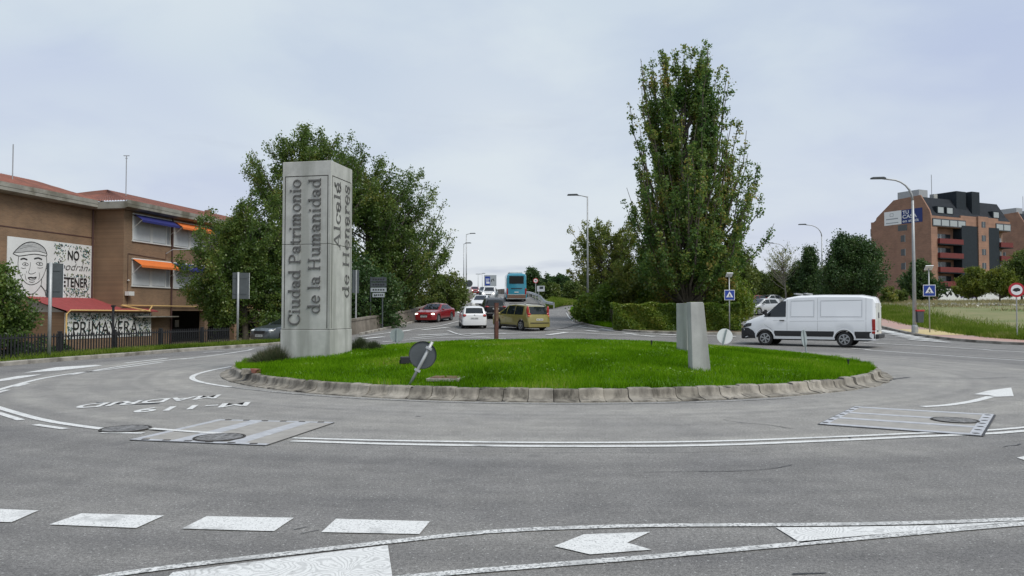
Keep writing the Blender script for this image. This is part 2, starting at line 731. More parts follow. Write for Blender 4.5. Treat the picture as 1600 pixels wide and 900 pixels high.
mat('yellow_paver', (.50, .40, .20), .85, .14, 9.0)
mat('dark_joint', (.035, .032, .028), .95)

GRASS = leaf_mat('lawn_blade', [(.1, (.055, .13, .004)), (.4, (.11, .25, .007)), (.7, (.165, .33, .010)), (.9, (.25, .36, .03)), (1, (.36, .36, .09))], .45, 0.0)
GRASS_W = leaf_mat('wild_grass_blade', [(.1, (.07, .12, .012)), (.45, (.13, .20, .025)), (.8, (.20, .25, .045)), (1, (.34, .30, .13))], .4, 0.0)
GRASS_D = leaf_mat('dry_grass_blade', [(.1, (.16, .15, .06)), (.5, (.30, .25, .12)), (.85, (.40, .34, .18)), (1, (.20, .22, .07))], .4)

# ground: one sheet out to the horizon
xs = np.unique(np.concatenate([np.linspace(-900, -60, 12), np.arange(-60, -22, 4), np.arange(-22, 14, .8), np.arange(14, 60, 3), np.linspace(60, 900, 12)]))
ys = np.unique(np.concatenate([np.linspace(-200, -20, 5), np.arange(-20, 34, 4), np.arange(34, 130, 1.6), np.arange(130, 240, 8), np.linspace(240, 1500, 10)]))
tag(MB().grid([[(x, y, H(x, y) - .06) for x in xs] for y in ys]).build('ground', mat('soil'), smooth_=True),
    'bare earth and rough ground round the junction', None, None, 'structure')

# road: one sheet under kerbs and verges, rising with the land towards the bridge
yr = np.unique(np.concatenate([np.arange(-20, 34, 3.0), np.arange(34, 112, 1.0)]))
rows = []
for y in yr:
    x0 = interp(y, KL) - .15 if y < 43 else interp(y, XP)
    x1 = 46 if y < 60 else 36
    rows.append([(x, y, H(x, y)) for x in np.concatenate([np.linspace(x0, 16, 34), np.linspace(17, x1, 12)])])
road = tag(MB().grid(rows).build('road', A, smooth_=True), 'grey asphalt roundabout with worn white markings', None, None, 'structure')
rows = [[(x, y, H(x, y) + .004) for x in np.linspace(interp(y, XP), interp(y, XR), 12)] for y in np.arange(110, 201, 2.0)]
tag(MB().grid(rows).build('road', A, smooth_=True), 'asphalt ramp climbing to the bridge', None, None, 'structure')


def hit(px, py, dz=0.0):
    """where the view of a pixel meets the land"""
    d = ray(px, py)
    o = Vector((0, 0, CAM_H))
    Y = 3.0
    while Y < 300:
        p = o + d * (Y / d.y)
        if p.z <= H(p.x, Y) + dz:
            break
        Y += .25
    lo, hi = Y - .25, Y
    for _ in range(14):
        mid = (lo + hi) / 2
        p = o + d * (mid / d.y)
        if p.z <= H(p.x, mid) + dz:
            hi = mid
        else:
            lo = mid
    p = o + d * (hi / d.y)
    return Vector((p.x, p.y, H(p.x, p.y)))


def spline(pts, step=.4):
    """smooth curve through points on the ground"""
    P = [Vector((p[0], p[1], 0)) for p in pts]
    if len(P) == 2:
        n = max(2, int((P[1] - P[0]).length / step) + 1)
        return [P[0].lerp(P[1], i / (n - 1)) for i in range(n)]
    P = [P[0] * 2 - P[1]] + P + [P[-1] * 2 - P[-2]]
    out = []
    for i in range(1, len(P) - 2):
        n = max(2, int((P[i + 1] - P[i]).length / step))
        for k in range(n):
            t = k / n
            a, b, c, d = P[i - 1], P[i], P[i + 1], P[i + 2]
            out.append(.5 * ((2 * b) + (c - a) * t + (2 * a - 5 * b + 4 * c - d) * t * t + (3 * b - a - 3 * c + d) * t ** 3))
    out.append(P[-2])
    return out


def lift(p):
    z = H(p[0], p[1])
    return .008 if p[1] < 33 else .03


def mark_line(name, pts, w, m=PAINT, dz=0.0):
    pl = spline(pts)
    a, b = [], []
    for i, p in enumerate(pl):
        d = (pl[min(i + 1, len(pl) - 1)] - pl[max(i - 1, 0)])
        d.z = 0
        d.normalize()
        s_ = Vector((-d.y, d.x, 0))
        for side, arr in ((1, a), (-1, b)):
            q = p + s_ * w / 2 * side
            arr.append((q.x, q.y, H(q.x, q.y) + lift(q) + dz))
    return MB().grid([a, b]).build(name, m, road)


def mark_px(name, px, w, m=PAINT, dz=0.0):
    return mark_line(name, [hit(*p) for p in px], w, m, dz)


def mark_poly(name, px, m=PAINT, dz=0.0):
    P = [hit(*p) for p in px]
    return MB().add([(p.x, p.y, p.z + lift(p) + dz) for p in P], [tuple(range(len(P)))]).build(name, m, road)


# -- painted markings on the roundabout
mark_px('lane_line', [(-120, 596), (-40, 624), (0, 638), (60, 655), (110, 664), (163, 671)], .13)
mark_px('lane_line', [(236, 671.5), (300, 676.5), (362, 680.5)], .11, PAINT, .012)
mark_px('lane_line', [(458, 685), (560, 688), (660, 690), (870, 692.3), (1100, 690.5), (1300, 683.5), (1400, 679), (1530, 673.5), (1600, 668.5), (1800, 650)], .10)
mark_px('lane_line', [(456, 689.5), (560, 693), (660, 695.5), (870, 698), (1100, 696.5), (1300, 689), (1430, 683), (1535, 678.5), (1600, 674), (1820, 654)], .12)
for seg in (((-30, 637), (33, 657)), ((55, 664), (104, 671)), ((158, 676.5), (224, 677.5)), ((280, 680), (302, 680.5))):
    mark_px('dash', seg, .11)
pts = []
for k in range(97):
    t = 2 * math.pi * k / 96
    swell = .42 * math.exp(-((math.degrees(t) - 205) / 17) ** 2)
    pts.append((CX + (RK + .24 + swell) * math.cos(t), CY + (RK + .24 + swell) * math.sin(t)))
mark_line('island_edge_line', pts[38:60], .13, PAINT_FAR)
mark_line('island_edge_line', pts[59:80], .07, PAINT_OLD)
mark_line('island_edge_line', pts[:39], .08, PAINT_OLD)
# left exit: edge lines, hatching and dashes
mark_px('edge_line', [(-60, 628), (0, 609), (30, 600.5), (67, 591.5), (120, 583), (170, 577.5), (215, 571.5), (255, 566)], .13, PAINT_FAR)
mark_poly('hatch_bar', [(37, 583), (95, 579), (160, 571.5), (150, 570.5), (88, 574)], PAINT_FAR)
mark_poly('hatch_bar', [(0, 596), (16, 594), (52, 588), (66, 585), (28, 588), (0, 593)], PAINT_FAR)
mark_px('edge_line', [(110, 586), (170, 575.5), (240, 565.5), (330, 556), (398, 546)], .12, PAINT_FAR)
mark_px('dash', [(196, 567.5), (262, 560)], .16, PAINT_FAR)
mark_px('dash', [(24, 604.5), (43, 599.5)], .12, PAINT_FAR)
mark_px('dash', [(-8, 615), (12, 609.5)], .12, PAINT_FAR)
mark_px('dash', [(283, 561.5), (303, 560.3)], .16, PAINT_FAR)
mark_px('dash', [(318, 551), (350, 549)], .13, PAINT_FAR)
# arrow on the right
mark_px('arrow_shaft', [(1441, 636), (1480, 633.5), (1520, 627.5), (1548, 620)], .15)
mark_poly('arrow_head', [(1522, 616.5), (1545, 610.5), (1580, 606), (1584, 619.5), (1556, 620.5), (1545, 618)])
# crossing blocks in the foreground
for q in (((-120, 796), (-165, 818), (-48, 822), (-4, 800)), ((-90, 793), (60, 799), (18, 817.5), (-140, 812)), ((127, 803.5), (256, 807), (213, 826.5), (77, 821)),
          ((323, 808), (459, 810.5), (428, 831.5), (284, 827.5)), ((525, 812), (672, 816), (655, 836), (502, 833))):
    if q[0][0] == -120:
        continue
    mark_poly('crossing_block', q, PAINT)
mark_px('edge_line', [(60, 921), (190, 898), (330, 880), (470, 864), (600, 849), (760, 832.5), (900, 825.5), (1050, 822), (1250, 821), (1420, 818.5), (1600, 812), (1800, 800)], .085, PAINT_WORN)
mark_px('edge_line', [(480, 925), (640, 903), (800, 889), (1000, 873), (1200, 855.5), (1400, 837), (1600, 819.5), (1800, 804)], .085, PAINT_WORN)
mark_poly('chevron_arrow', [(866, 855), (912, 836.5), (1016, 832.5), (980, 849.5), (1018, 860.5), (922, 868)], PAINT)
mark_poly('hatch_bar', [(1212, 825.5), (1300, 825), (1450, 822.5), (1600, 815.5), (1500, 825), (1380, 836), (1251, 850)], PAINT_WAVE)
mark_poly('hatch_bar', [(250, 915), (270, 896), (400, 879), (500, 866.5), (606, 853.5), (613, 902), (560, 915)], PAINT_WAVE)
mark_poly('crossing_block', [(1589, 716), (1604, 713), (1640, 714), (1640, 722), (1604, 721)], PAINT)
# lettering on the carriageway, read by drivers coming towards the camera
for body, a, b, hgt in (('M-119', (392, 628.5), (219, 638.5), .62), ('MADRID', (346, 617), (131, 632), .68)):
    p, q = hit(*a), hit(*b)
    u = (q - p).normalized()
    v = Vector((-u.y, u.x, 0))
    v = Vector((.22, -.97, 0)).normalized()
    o = place_text('road_lettering', body, PAINT_FAR, road, p + Vector((0, 0, .009)), u, v, (q - p).length, hgt, offset=.022)
# far side: crossings, give-way lines and hatching
for px, w in (([(1350, 536), (1440, 541), (1575, 549), (1700, 556)], .14), ([(1330, 545), (1440, 553), (1533, 559.5), (1650, 567)], .14),
              ([(900, 510.5), (950, 517), (1010, 521.5), (1130, 525.5)], .14), ([(640, 529.5), (720, 522.5), (790, 522), (870, 519.5), (960, 523.5), (1060, 527)], .16),
              ([(700, 517), (722, 524), (765, 528)], .14), ([(598, 535), (700, 528), (790, 530)], .14),
              ([(885, 489), (893, 500), (912, 506), (950, 512)], .12), ([(560, 527), (640, 516), (690, 509), (730, 497)], .14)):
    mark_px('far_line', px, w, PAINT_FAR)
for a, b in (((652, 524.5), (700, 522.5)), ((568, 530), (600, 527)), ((610, 521), (640, 516.5)), ((660, 516), (700, 512)), ((735, 523), (790, 521.5)), ((855, 524), (885, 520)),
             ((905, 509), (925, 509.5)), ((916, 517), (934, 518.5)), ((940, 514), (956, 517)), ((975, 521), (996, 523.5)), ((1005, 525), (1022, 526.5)), ((1032, 523), (1056, 524)),
             ((1120, 526), (1150, 527)), ((820, 516), (850, 515)), ((870, 516), (895, 516.5))):
    mark_px('far_dash', (a, b), .38, PAINT_FAR)
for k in range(7):
    x = 1383 + k * 14
    mark_px('zebra_bar', ((x - 22 - k * 4, 514.5 + k * 2.8), (x + 16, 519.5 + k * 2.7)), .42, PAINT_FAR)

# cracks and tar seams
mat('tar', (.028, .028, .03), .6)
for px, w in (([(1130, 656), (1160, 661), (1200, 664), (1240, 671)], .018), ([(1000, 738), (1080, 737), (1190, 735), (1240, 727)], .014), ([(1445, 590), (1520, 592), (1575, 590)], .03),
              ([(1290, 898), (1240, 897)], .02), ([(455, 829), (482, 824)], .015), ([(466, 834), (500, 830)], .02), ([(150, 629), (210, 632), (250, 630.5)], .12), ([(160, 634), (215, 627), (240, 631)], .05),
              ([(1325, 684), (1335, 688)], .02), ([(1570, 699), (1595, 694)], .02), ([(650, 651), (656, 651)], .03), ([(905, 506), (880, 513), (852, 517)], .14), ([(760, 520), (830, 516), (862, 516.5)], .05),
              ([(600, 705), (900, 708), (1200, 706)], .007), ([(1060, 628), (1180, 622), (1300, 610)], .03), ([(1385, 596), (1400, 592), (1420, 590)], .10)):
    P = [hit(*p) for p in px]
    pl = spline(P, .12)
    rr = random.Random(int(px[0][0]))
    pl = [p + Vector((rr.uniform(-1, 1), rr.uniform(-1, 1), 0)) * .02 for p in pl]
    mb = MB()
    ribbon([(p.x, p.y, H(p.x, p.y) + (.006 if p.y < 33 else .025)) for p in pl], [w * rr.uniform(.35, 1.3) for _ in pl], (0, 0, 1), mb)
    mb.build('crack', mat('tar'), road)

# -- trench plates with manholes, and the lone manhole
mat('patch_concrete', (.30, .285, .26), .85, .14, 5, bump=.3, bscale=60)
mat('plate_steel', (.42, .425, .44), .5, .18, 7, metal=.1, bump=.15, bscale=30)
mat('cast_iron', (.24, .235, .23), .6, .5, 16, bump=.8, bscale=45, metal=.4)
mat('rust', (.16, .09, .06), .9, .35, 12, bump=.4)


def flat_poly(name, P, z0, z1, m, parent):
    return MB().prism([(p[0], p[1]) for p in P], z0, z1).build(name, m, parent)


def bil(q, u, v):
    a, b, c, d = [Vector(p) for p in q]
    return (a.lerp(b, u)).lerp(d.lerp(c, u), v)


def manhole(parent, c, r, z=.006):
    mb = MB().lathe([(r * 1.1, z), (r * 1.1, z + .012), (r, z + .014), (r, z + .004), (0, z + .004)], 36, 'Z', (c.x, c.y, 0))
    ring = mb.build('manhole_frame', mat('dark_joint'), parent)
    mb = MB()
    for k in range(-5, 6):
        hw = math.sqrt(max(0, (r * .95) ** 2 - (k * r * .17) ** 2))
        if hw > .02:
            mb.box((c.x, c.y + k * r * .17, z + .008), (2 * hw, r * .085, .012))
    mb.box((c.x, c.y, z + .009), (r * .16, r * 1.8, .013))
    lid = MB().lathe([(r * .97, z), (r * .97, z + .011), (0, z + .011)], 36, 'Z', (c.x, c.y, 0)).build('manhole_lid', mat('cast_iron'), parent)
    mb.build('lid_rib', mat('cast_iron'), lid)


qa = [hit(203, 688.5), hit(342, 656.5), hit(522, 661), hit(415, 697)]
pa = empty('trench_plate', label='square concrete patch with two steel strips and a manhole, left on the road', cat='road plate')
flat_poly('slab', [bil(qa, u, v) for u, v in ((0, 0), (1, 0), (1, 1), (0, 1))], .001, .012, mat('patch_concrete'), pa)
for u0, u1, v0, v1 in ((0, 1, .0, .055), (0, 1, .30, .42), (0, 1, .70, .82), (0, .05, 0, 1), (.95, 1, 0, 1)):
    flat_poly('steel_strip', [bil(qa, u, v) for u, v in ((u0, v0), (u1, v0), (u1, v1), (u0, v1))], .002, .0165 if u1 - u0 == 1 else .0150, mat('plate_steel'), pa)
for q, w in (((0, 0, 1, 0), .03), ((1, 0, 1, 1), .025), ((1, 1, 0, 1), .03), ((0, 0, 0, 1), .025)):
    a, b = bil(qa, q[0], q[1]), bil(qa, q[2], q[3])
    ribbon([(a.x, a.y, .010), (b.x, b.y, .010)], w, (0, 0, 1)).build('tar_edge', mat('tar'), pa)
for k in range(6):
    for u in (.025, .975):
        b = bil(qa, u, .1 + .16 * k)
        MB().box((b.x, b.y, .017), (.09, .05, .006)).build('bolt', mat('dark_joint'), pa)
manhole(pa, hit(343, 685.5), .29, .012)
qb = [hit(1280, 664), hit(1336, 636.5), hit(1553, 649), hit(1533, 682.5)]
pb = empty('trench_plate', label='striped steel plate with a manhole, right on the road', cat='road plate')
flat_poly('slab', [bil(qb, u, v) for u, v in ((0, 0), (1, 0), (1, 1), (0, 1))], .001, .014, mat('patch_concrete'), pb)
for u0, u1, v0, v1 in ((.0, .06, 0, 1), (.30, .37, 0, 1), (.60, .66, 0, 1), (.94, 1, 0, 1), (0, 1, 0, .05), (0, 1, .93, 1)):
    flat_poly('steel_strip', [bil(qb, u, v) for u, v in ((u0, v0), (u1, v0), (u1, v1), (u0, v1))], .002, .020 if v1 - v0 < 1 else .0185, mat('plate_steel'), pb)
for q, w in (((0, 0, 1, 0), .05), ((1, 0, 1, 1), .025), ((1, 1, 0, 1), .06), ((0, 0, 0, 1), .02)):
    a, b = bil(qb, q[0], q[1]), bil(qb, q[2], q[3])
    ribbon([(a.x, a.y, .010), (b.x, b.y, .010)], w, (0, 0, 1)).build('tar_edge', mat('tar'), pb)
for k in range(7):
    for v in (.025, .965):
        b = bil(qb, .06 + .145 * k, v)
        MB().box((b.x, b.y, .021), (.07, .06, .006)).build('bolt', mat('dark_joint'), pb)
manhole(pb, hit(1492, 658.5), .29, .014)
pc = empty('manhole', label='lone round iron manhole cover on the lane line, far left', cat='manhole')
manhole(pc, hit(196, 671), .30, .004)


# ------------------------------------------------------------------ the traffic island
def mound(x, y):
    r = math.hypot(x - CX, y - CY)
    return .19 + .515 * max(0.0, 1 - (r / 8.74) ** 2)


island = tag(MB().add([(CX, CY, mound(CX, CY))] + [(CX + r * math.cos(t), CY + r * math.sin(t), mound(CX + r * math.cos(t), CY + r * math.sin(t)))
             for r in np.linspace(.6, 8.76, 15) for t in np.linspace(0, 2 * math.pi, 97)[:-1]],
             [(0, 1 + k, 1 + (k + 1) % 96) for k in range(96)] +
             [(1 + i * 96 + k, 1 + (i + 1) * 96 + k, 1 + (i + 1) * 96 + (k + 1) % 96, 1 + i * 96 + (k + 1) % 96) for i in range(14) for k in range(96)])
             .build('traffic_island', mat('lawn_ground'), smooth_=True), 'round grassy mound in the middle of the roundabout', None, None, 'structure')
MB().lathe([(RK - .04, .0), (RK - .17, .024), (RK - .25, .05), (RK - .30, .10), (RK - .305, .195), (RK - .39, .20), (RK - .5, 0)], 96, 'Z', (CX, CY, 0)).build('kerb_bedding', mat('dark_joint'), island)


def kerb_stone(seed, w, chip):
    """a kerb stone with a hollow-curved face and a rolled foot"""
    prof = [(.0, -.01), (.0, .024), (-.07, .034), (-.16, .046), (-.215, .064), (-.245, .094), (-.262, .135), (-.268, .192), (-.282, .214), (-.31, .222), (-.40, .224), (-.41, .20), (-.41, -.01)]
    rr = random.Random(seed)
    n = 7
    cpos = rr.choice((-.42, .1, .46))
    rows_ = []
    for i in range(n):
        t = i / (n - 1) - .5
        row = []
        for j, (a, z) in enumerate(prof):
            c = chip * max(0, 1 - abs(t - cpos) * 4) if j in (1, 2, 8, 9) else 0
            e = .006 if i in (0, n - 1) else 0
            row.append((t * w * (1 - .012 * (i in (0, n - 1))), a + rr.uniform(-.004, .004) - c * .06 * (j > 4) - c * .05 * (j < 3) - e, z + rr.uniform(-.003, .003) - c * .045 - (e if 1 <= j <= 10 else 0)))
        rows_.append(row)
    mb = MB().grid(rows_)
    mb.f.append(tuple(range(len(prof))))
    mb.f.append(tuple((n - 1) * len(prof) + k for k in range(len(prof))))
    return mb


def kerb_stone_mat(name, c, dirt):
    """weathered concrete, every stone a little different, with run-down mildew stains"""
    m = bpy.data.materials.new(name)
    m.use_nodes = True
    nt = m.node_tree
    N, L = nt.nodes, nt.links
    b = N['Principled BSDF']
    geo, oi = N.new('ShaderNodeNewGeometry'), N.new('ShaderNodeObjectInfo')

    def noise(scale, det, vec=None):
        n = N.new('ShaderNodeTexNoise')
        n.inputs['Scale'].default_value = scale
        n.inputs['Detail'].default_value = det
        n.inputs['Roughness'].default_value = .7
        L.new(vec or geo.outputs['Position'], n.inputs['Vector'])
        return n.outputs[0]

    def ramp(src, p0, a_, p1, b_):
        r = N.new('ShaderNodeMapRange')
        r.inputs[1].default_value, r.inputs[2].default_value, r.inputs[3].default_value, r.inputs[4].default_value = p0, p1, a_, b_
        L.new(src, r.inputs[0])
        return r.outputs[0]

    def mixc(f, a_, c_, mode='MIX'):
        x = N.new('ShaderNodeMix')
        x.data_type = 'RGBA'
        x.blend_type = mode
        if isinstance(f, float):
            x.inputs[0].default_value = f
        else:
            L.new(f, x.inputs[0])
        if isinstance(a_, tuple):
            x.inputs[6].default_value = (*a_, 1)
        else:
            L.new(a_, x.inputs[6])
        if isinstance(c_, tuple):
            x.inputs[7].default_value = (*c_, 1)
        else:
            L.new(c_, x.inputs[7])
        return x.outputs[2]

    mp_ = N.new('ShaderNodeMapping')
    mp_.inputs['Scale'].default_value = (1, 1, .25)
    L.new(geo.outputs['Position'], mp_.inputs[0])
    base = mixc(ramp(oi.outputs['Random'], 0, 0, 1, 1), tuple(q * .78 for q in c), tuple(q * 1.12 for q in c))
    base = mixc(ramp(noise(30, 6), .3, 0, .7, .6), base, tuple(q * .7 for q in c))
    base = mixc(ramp(noise(3.4, 8, mp_.outputs[0]), .42, 0, .62, dirt), base, (.05, .044, .035))
    L.new(base, b.inputs['Base Color'])
    b.inputs['Roughness'].default_value = .92
    bp = N.new('ShaderNodeBump')
    bp.inputs['Strength'].default_value = .5
    bp.inputs['Distance'].default_value = .015
    L.new(noise(45, 4), bp.inputs['Height'])
    L.new(bp.outputs[0], b.inputs['Normal'])
    MATS[name] = m
    return m


NST = 122
ang = 2 * math.pi / NST
wst = RK * ang * .962
KS = []
for i in range(6):
    KS.append(kerb_stone(20 + i, wst, (0, .15, .3, 0, .8, 1.3)[i]).mesh('kerb_stone', MATS.get('kerb_stone_%d' % (i % 3)) or kerb_stone_mat('kerb_stone_%d' % (i % 3), ((.33, .30, .25), (.28, .255, .21), (.36, .33, .28))[i % 3], (.8, .95, .65)[i % 3]), 50))
rr = random.Random(5)
for k in range(NST):
    t = ang * k + .013
    worn = 1 if -75 < (math.degrees(t) - 360) < -20 else 0
    me = KS[rr.choice((0, 1, 2, 3, 4, 5, 5) if worn else (0, 0, 1, 2, 3, 3, 4))]
    jr = rr.uniform(-.012, .012) + (rr.uniform(-.03, .04) if worn else 0)
    o = inst('kerb_stone', me, island, (CX + (RK + jr) * math.cos(t), CY + (RK + jr) * math.sin(t), rr.uniform(-.008, .006)), (rr.uniform(-.02, .02) + worn * rr.uniform(-.05, .03), rr.uniform(-.012, .012), t - math.pi / 2 + rr.uniform(-.012, .012)),
             (rr.choice((1, 1, 1, 1)), 1, 1))
    if abs(t - 1.65 * math.pi) < .0:
        o.scale = (.5, 1, 1)

# lawn blades (nearer half denser)
n = 300000
r_ = 8.79 * np.sqrt(rng.uniform(0, 1, n))
t_ = rng.uniform(0, 2 * math.pi, n)
X, Y = CX + r_ * np.cos(t_), CY + r_ * np.sin(t_)
keep = (Y < 25.5) | (rng.uniform(0, 1, n) < .35)
bald = (np.abs((X - 7.2) * .25 + (Y - 20.4) * .05) < .35) & (np.abs((Y - 20.05) - (X - 7.2) * .28) < .10) & (rng.uniform(0, 1, n) < .9)
bare = sum(np.exp(-(((X - a_) * 1.0 + (Y - b_) * .3) / c_) ** 2 - ((Y - b_) / (c_ * .45)) ** 2) for a_, b_, c_ in ((3.2, 14.75, .5), (-2.6, 15.3, .35), (6.0, 17.2, .45), (-.5, 17.5, .3), (5.2, 15.6, .3), (-5.4, 17.4, .4), (1.8, 16.2, .25)))
keep &= ~bald & (rng.uniform(0, 1, n) > bare * .85)
X, Y, r_ = X[keep], Y[keep], r_[keep]
Z = .185 + .515 * np.maximum(0, 1 - (r_ / 8.74) ** 2)
tuft = (np.sin(X * 2.1 + np.sin(Y * 1.7) * 2) * np.sin(Y * 2.6 + np.sin(X * 1.3) * 2) + 1) / 2
me = blades_mesh('lawn_grass', np.stack([X, Y, Z], 1), .075, .016, GRASS, .5)
co = np.empty(len(me.vertices) * 3, np.float32)
me.vertices.foreach_get('co', co)
co = co.reshape(-1, 3, 3)
rag = np.clip((np.hypot(X - CX, Y - CY) - 8.5) / .25, 0, 1) * (np.sin(np.arctan2(Y - CY, X - CX) * 37) > .2) * .06
co[:, 2, 2] += (tuft * .05 + rag).astype(np.float32)
me.vertices.foreach_set('co', co.ravel())
tag(inst('lawn_grass', me), 'bright green mown grass covering the traffic island', 'grass', None, 'stuff')

# small pale weeds and clover in the lawn
W = leaf_mat('clover_leaf', [(.1, (.09, .20, .01)), (.6, (.14, .26, .02)), (1, (.19, .29, .04))], .3)
n = 5000
cl = rng.uniform(0, 1, (160, 2))
idx = rng.integers(0, 160, n)
r_ = 8.4 * np.sqrt(cl[idx, 0])
t_ = 2 * math.pi * cl[idx, 1]
X, Y = CX + r_ * np.cos(t_) + rng.normal(0, .16, n), CY + r_ * np.sin(t_) + rng.normal(0, .16, n)
r2 = np.hypot(X - CX, Y - CY)
ok = r2 < 8.6
Z = .235 + .515 * np.maximum(0, 1 - (r2 / 8.74) ** 2)
tag(inst('clover_patches', leaves_mesh('clover_patches', np.stack([X, Y, Z + rng.uniform(0, .06, n)], 1)[ok], .05, W, .6)), 'pale clover and weeds dotted through the island lawn', 'weeds', None, 'stuff')


# ------------------------------------------------------------------ stone pillar with carved lettering
mat('pale_concrete', (.43, .43, .405), .82, .14, 2.5, detail=9, bump=.25, bscale=70, tint2=(.27, .275, .25), scale2=2.6, amt2=.75, stretch=.10)
mat('letter_stone', (.105, .103, .10), .8, .25, 14)


def G_arc(cx, cy, rx, ry, a0, a1, thick, thin, n=18):
    o, i = [], []
    for k in range(n + 1):
        a = R(a0 + (a1 - a0) * k / n)
        w = thin + (thick - thin) * abs(math.cos(a)) ** 1.3
        o.append((cx + (rx + 0) * math.cos(a), cy + ry * math.sin(a)))
        i.append((cx + (rx - w) * math.cos(a), cy + (ry - w * .9) * math.sin(a)))
    return [[o[k], o[k + 1], i[k + 1], i[k]] for k in range(n)]


def G_rect(x0, y0, x1, y1):
    return [[(x0, y0), (x1, y0), (x1, y1), (x0, y1)]]


def G_quad(*p):
    return [list(p)]


SW, TN, SF = .088, .036, .045        # stem, thin stroke, serif


def stem(x, y0, y1, foot=True, head=None):
    s_ = G_rect(x, y0, x + SW, y1)
    if foot:
        s_ += G_rect(x - SF * 1.1, y0, x + SW + SF * 1.1, y0 + TN)
    if head == 'full':
        s_ += G_rect(x - SF * 1.1, y1 - TN, x + SW + SF * 1.1, y1)
    elif head == 'flag':
        s_ += G_quad((x - SF * 1.4, y1 - .035), (x, y1 - .07), (x + SW * .6, y1), (x, y1))
    return s_


XH, CAPH, ASC = .45, .67, .70


def glyph(ch):
    """polygons of a roman letter and its advance width"""
    if ch == ' ':
        return [], .26
    if ch == 'i':
        return stem(.06, 0, XH, True, 'flag') + [[(.11 + .062 * math.cos(R(a)), .60 + .062 * math.sin(R(a))) for a in range(0, 360, 30)]], .25
    if ch == 'l':
        return stem(.06, 0, ASC, True, 'flag'), .25
    if ch in 'aá':
        s_ = stem(.29, .05, .33, False) + G_rect(.29, 0, .45, TN) + G_rect(.29, 0, .29 + SW, .06) + G_arc(.20, .29, .19, .165, 0, 160, SW, TN)
        s_ += G_arc(.19, .13, .15, .14, 40, 330, SW * .95, TN)
        s_ += [[(.055 + .05 * math.cos(R(a)), .35 + .05 * math.sin(R(a))) for a in range(0, 360, 40)]]
        if ch == 'á':
            s_ += G_quad((.19, .51), (.25, .51), (.36, .66), (.26, .66))
        return s_, .47
    if ch == 'd':
        return G_arc(.23, .225, .20, .235, 25, 335, SW, TN) + stem(.36, 0, ASC, False, 'flag') + G_rect(.36, 0, .36 + SW + .05, TN), .55
    if ch == 'u':
        return G_rect(.07, .14, .07 + SW, XH) + G_rect(.0, XH - TN, .1, XH) + G_arc(.225, .16, .155, .17, 180, 350, SW, TN) + stem(.36, 0, XH, False) + G_rect(.27, XH - TN, .40, XH) + G_rect(.36, 0, .36 + SW + .05, TN), .54
    if ch == 'n':
        return stem(.06, 0, XH, True, 'flag') + G_arc(.27, .27, .17, .19, 0, 170, SW, TN) + stem(.34, 0, .28), .55
    if ch == 'm':
        return stem(.06, 0, XH, True, 'flag') + G_arc(.25, .27, .15, .19, 0, 170, SW, TN) + stem(.30, 0, .28) + G_arc(.49, .27, .15, .19, 0, 170, SW, TN) + stem(.54, 0, .28), .76
    if ch == 'r':
        return stem(.06, 0, XH, True, 'flag') + G_arc(.28, .30, .16, .15, 60, 175, SW, TN * 1.3) + [[(.33 + .055 * math.cos(R(a)), .39 + .055 * math.sin(R(a))) for a in range(0, 360, 40)]], .40
    if ch == 't':
        return G_rect(.10, .10, .10 + SW, .58) + G_rect(.0, XH - TN, .32, XH) + G_arc(.22, .11, .12, .125, 180, 310, SW, TN), .35
    if ch == 'o':
        return G_arc(.24, .225, .22, .237, 0, 360, SW, TN, 28), .49
    if ch == 'e':
        return G_arc(.23, .225, .21, .237, 15, 325, SW, TN, 24) + G_rect(.08, .235, .42, .235 + TN), .46
    if ch == 'c':
        return G_arc(.23, .225, .21, .237, 50, 320, SW, TN, 22) + [[(.37 + .055 * math.cos(R(a)), .36 + .055 * math.sin(R(a))) for a in range(0, 360, 40)]], .45
    if ch == 's':
        return G_arc(.19, .335, .145, .125, 30, 250, SW * .85, TN) + G_arc(.19, .12, .155, .13, -150, 70, SW * .85, TN) + G_quad((.06, .30), (.10, .22), (.33, .17), (.30, .25)) + G_rect(.035, .03, .07, .16) + G_rect(.31, .32, .345, .44), .39
    if ch == 'C':
        return G_arc(.35, .335, .33, .35, 45, 318, SW * 1.15, TN, 28) + G_rect(.55, .45, .59, .67), .66
    if ch == 'P':
        return stem(.09, 0, CAPH, True, 'full') + G_arc(.28, .49, .24, .18, -92, 92, SW * 1.05, TN) + G_rect(.17, .63, .30, .67) + G_rect(.17, .31, .30, .35), .58
    if ch == 'H':
        return stem(.09, 0, CAPH, True, 'full') + stem(.50, 0, CAPH, True, 'full') + G_rect(.17, .32, .52, .32 + TN * 1.2), .74
    if ch == 'A':
        return G_quad((.08, 0), (.13, 0), (.36, .62), (.32, .68)) + G_quad((.50, 0), (.62, 0), (.38, .68), (.31, .68)) + G_rect(.17, .20, .52, .20 + TN) + G_rect(.0, 0, .21, TN) + G_rect(.42, 0, .70, TN), .69
    return G_rect(.05, 0, .4, XH), .5


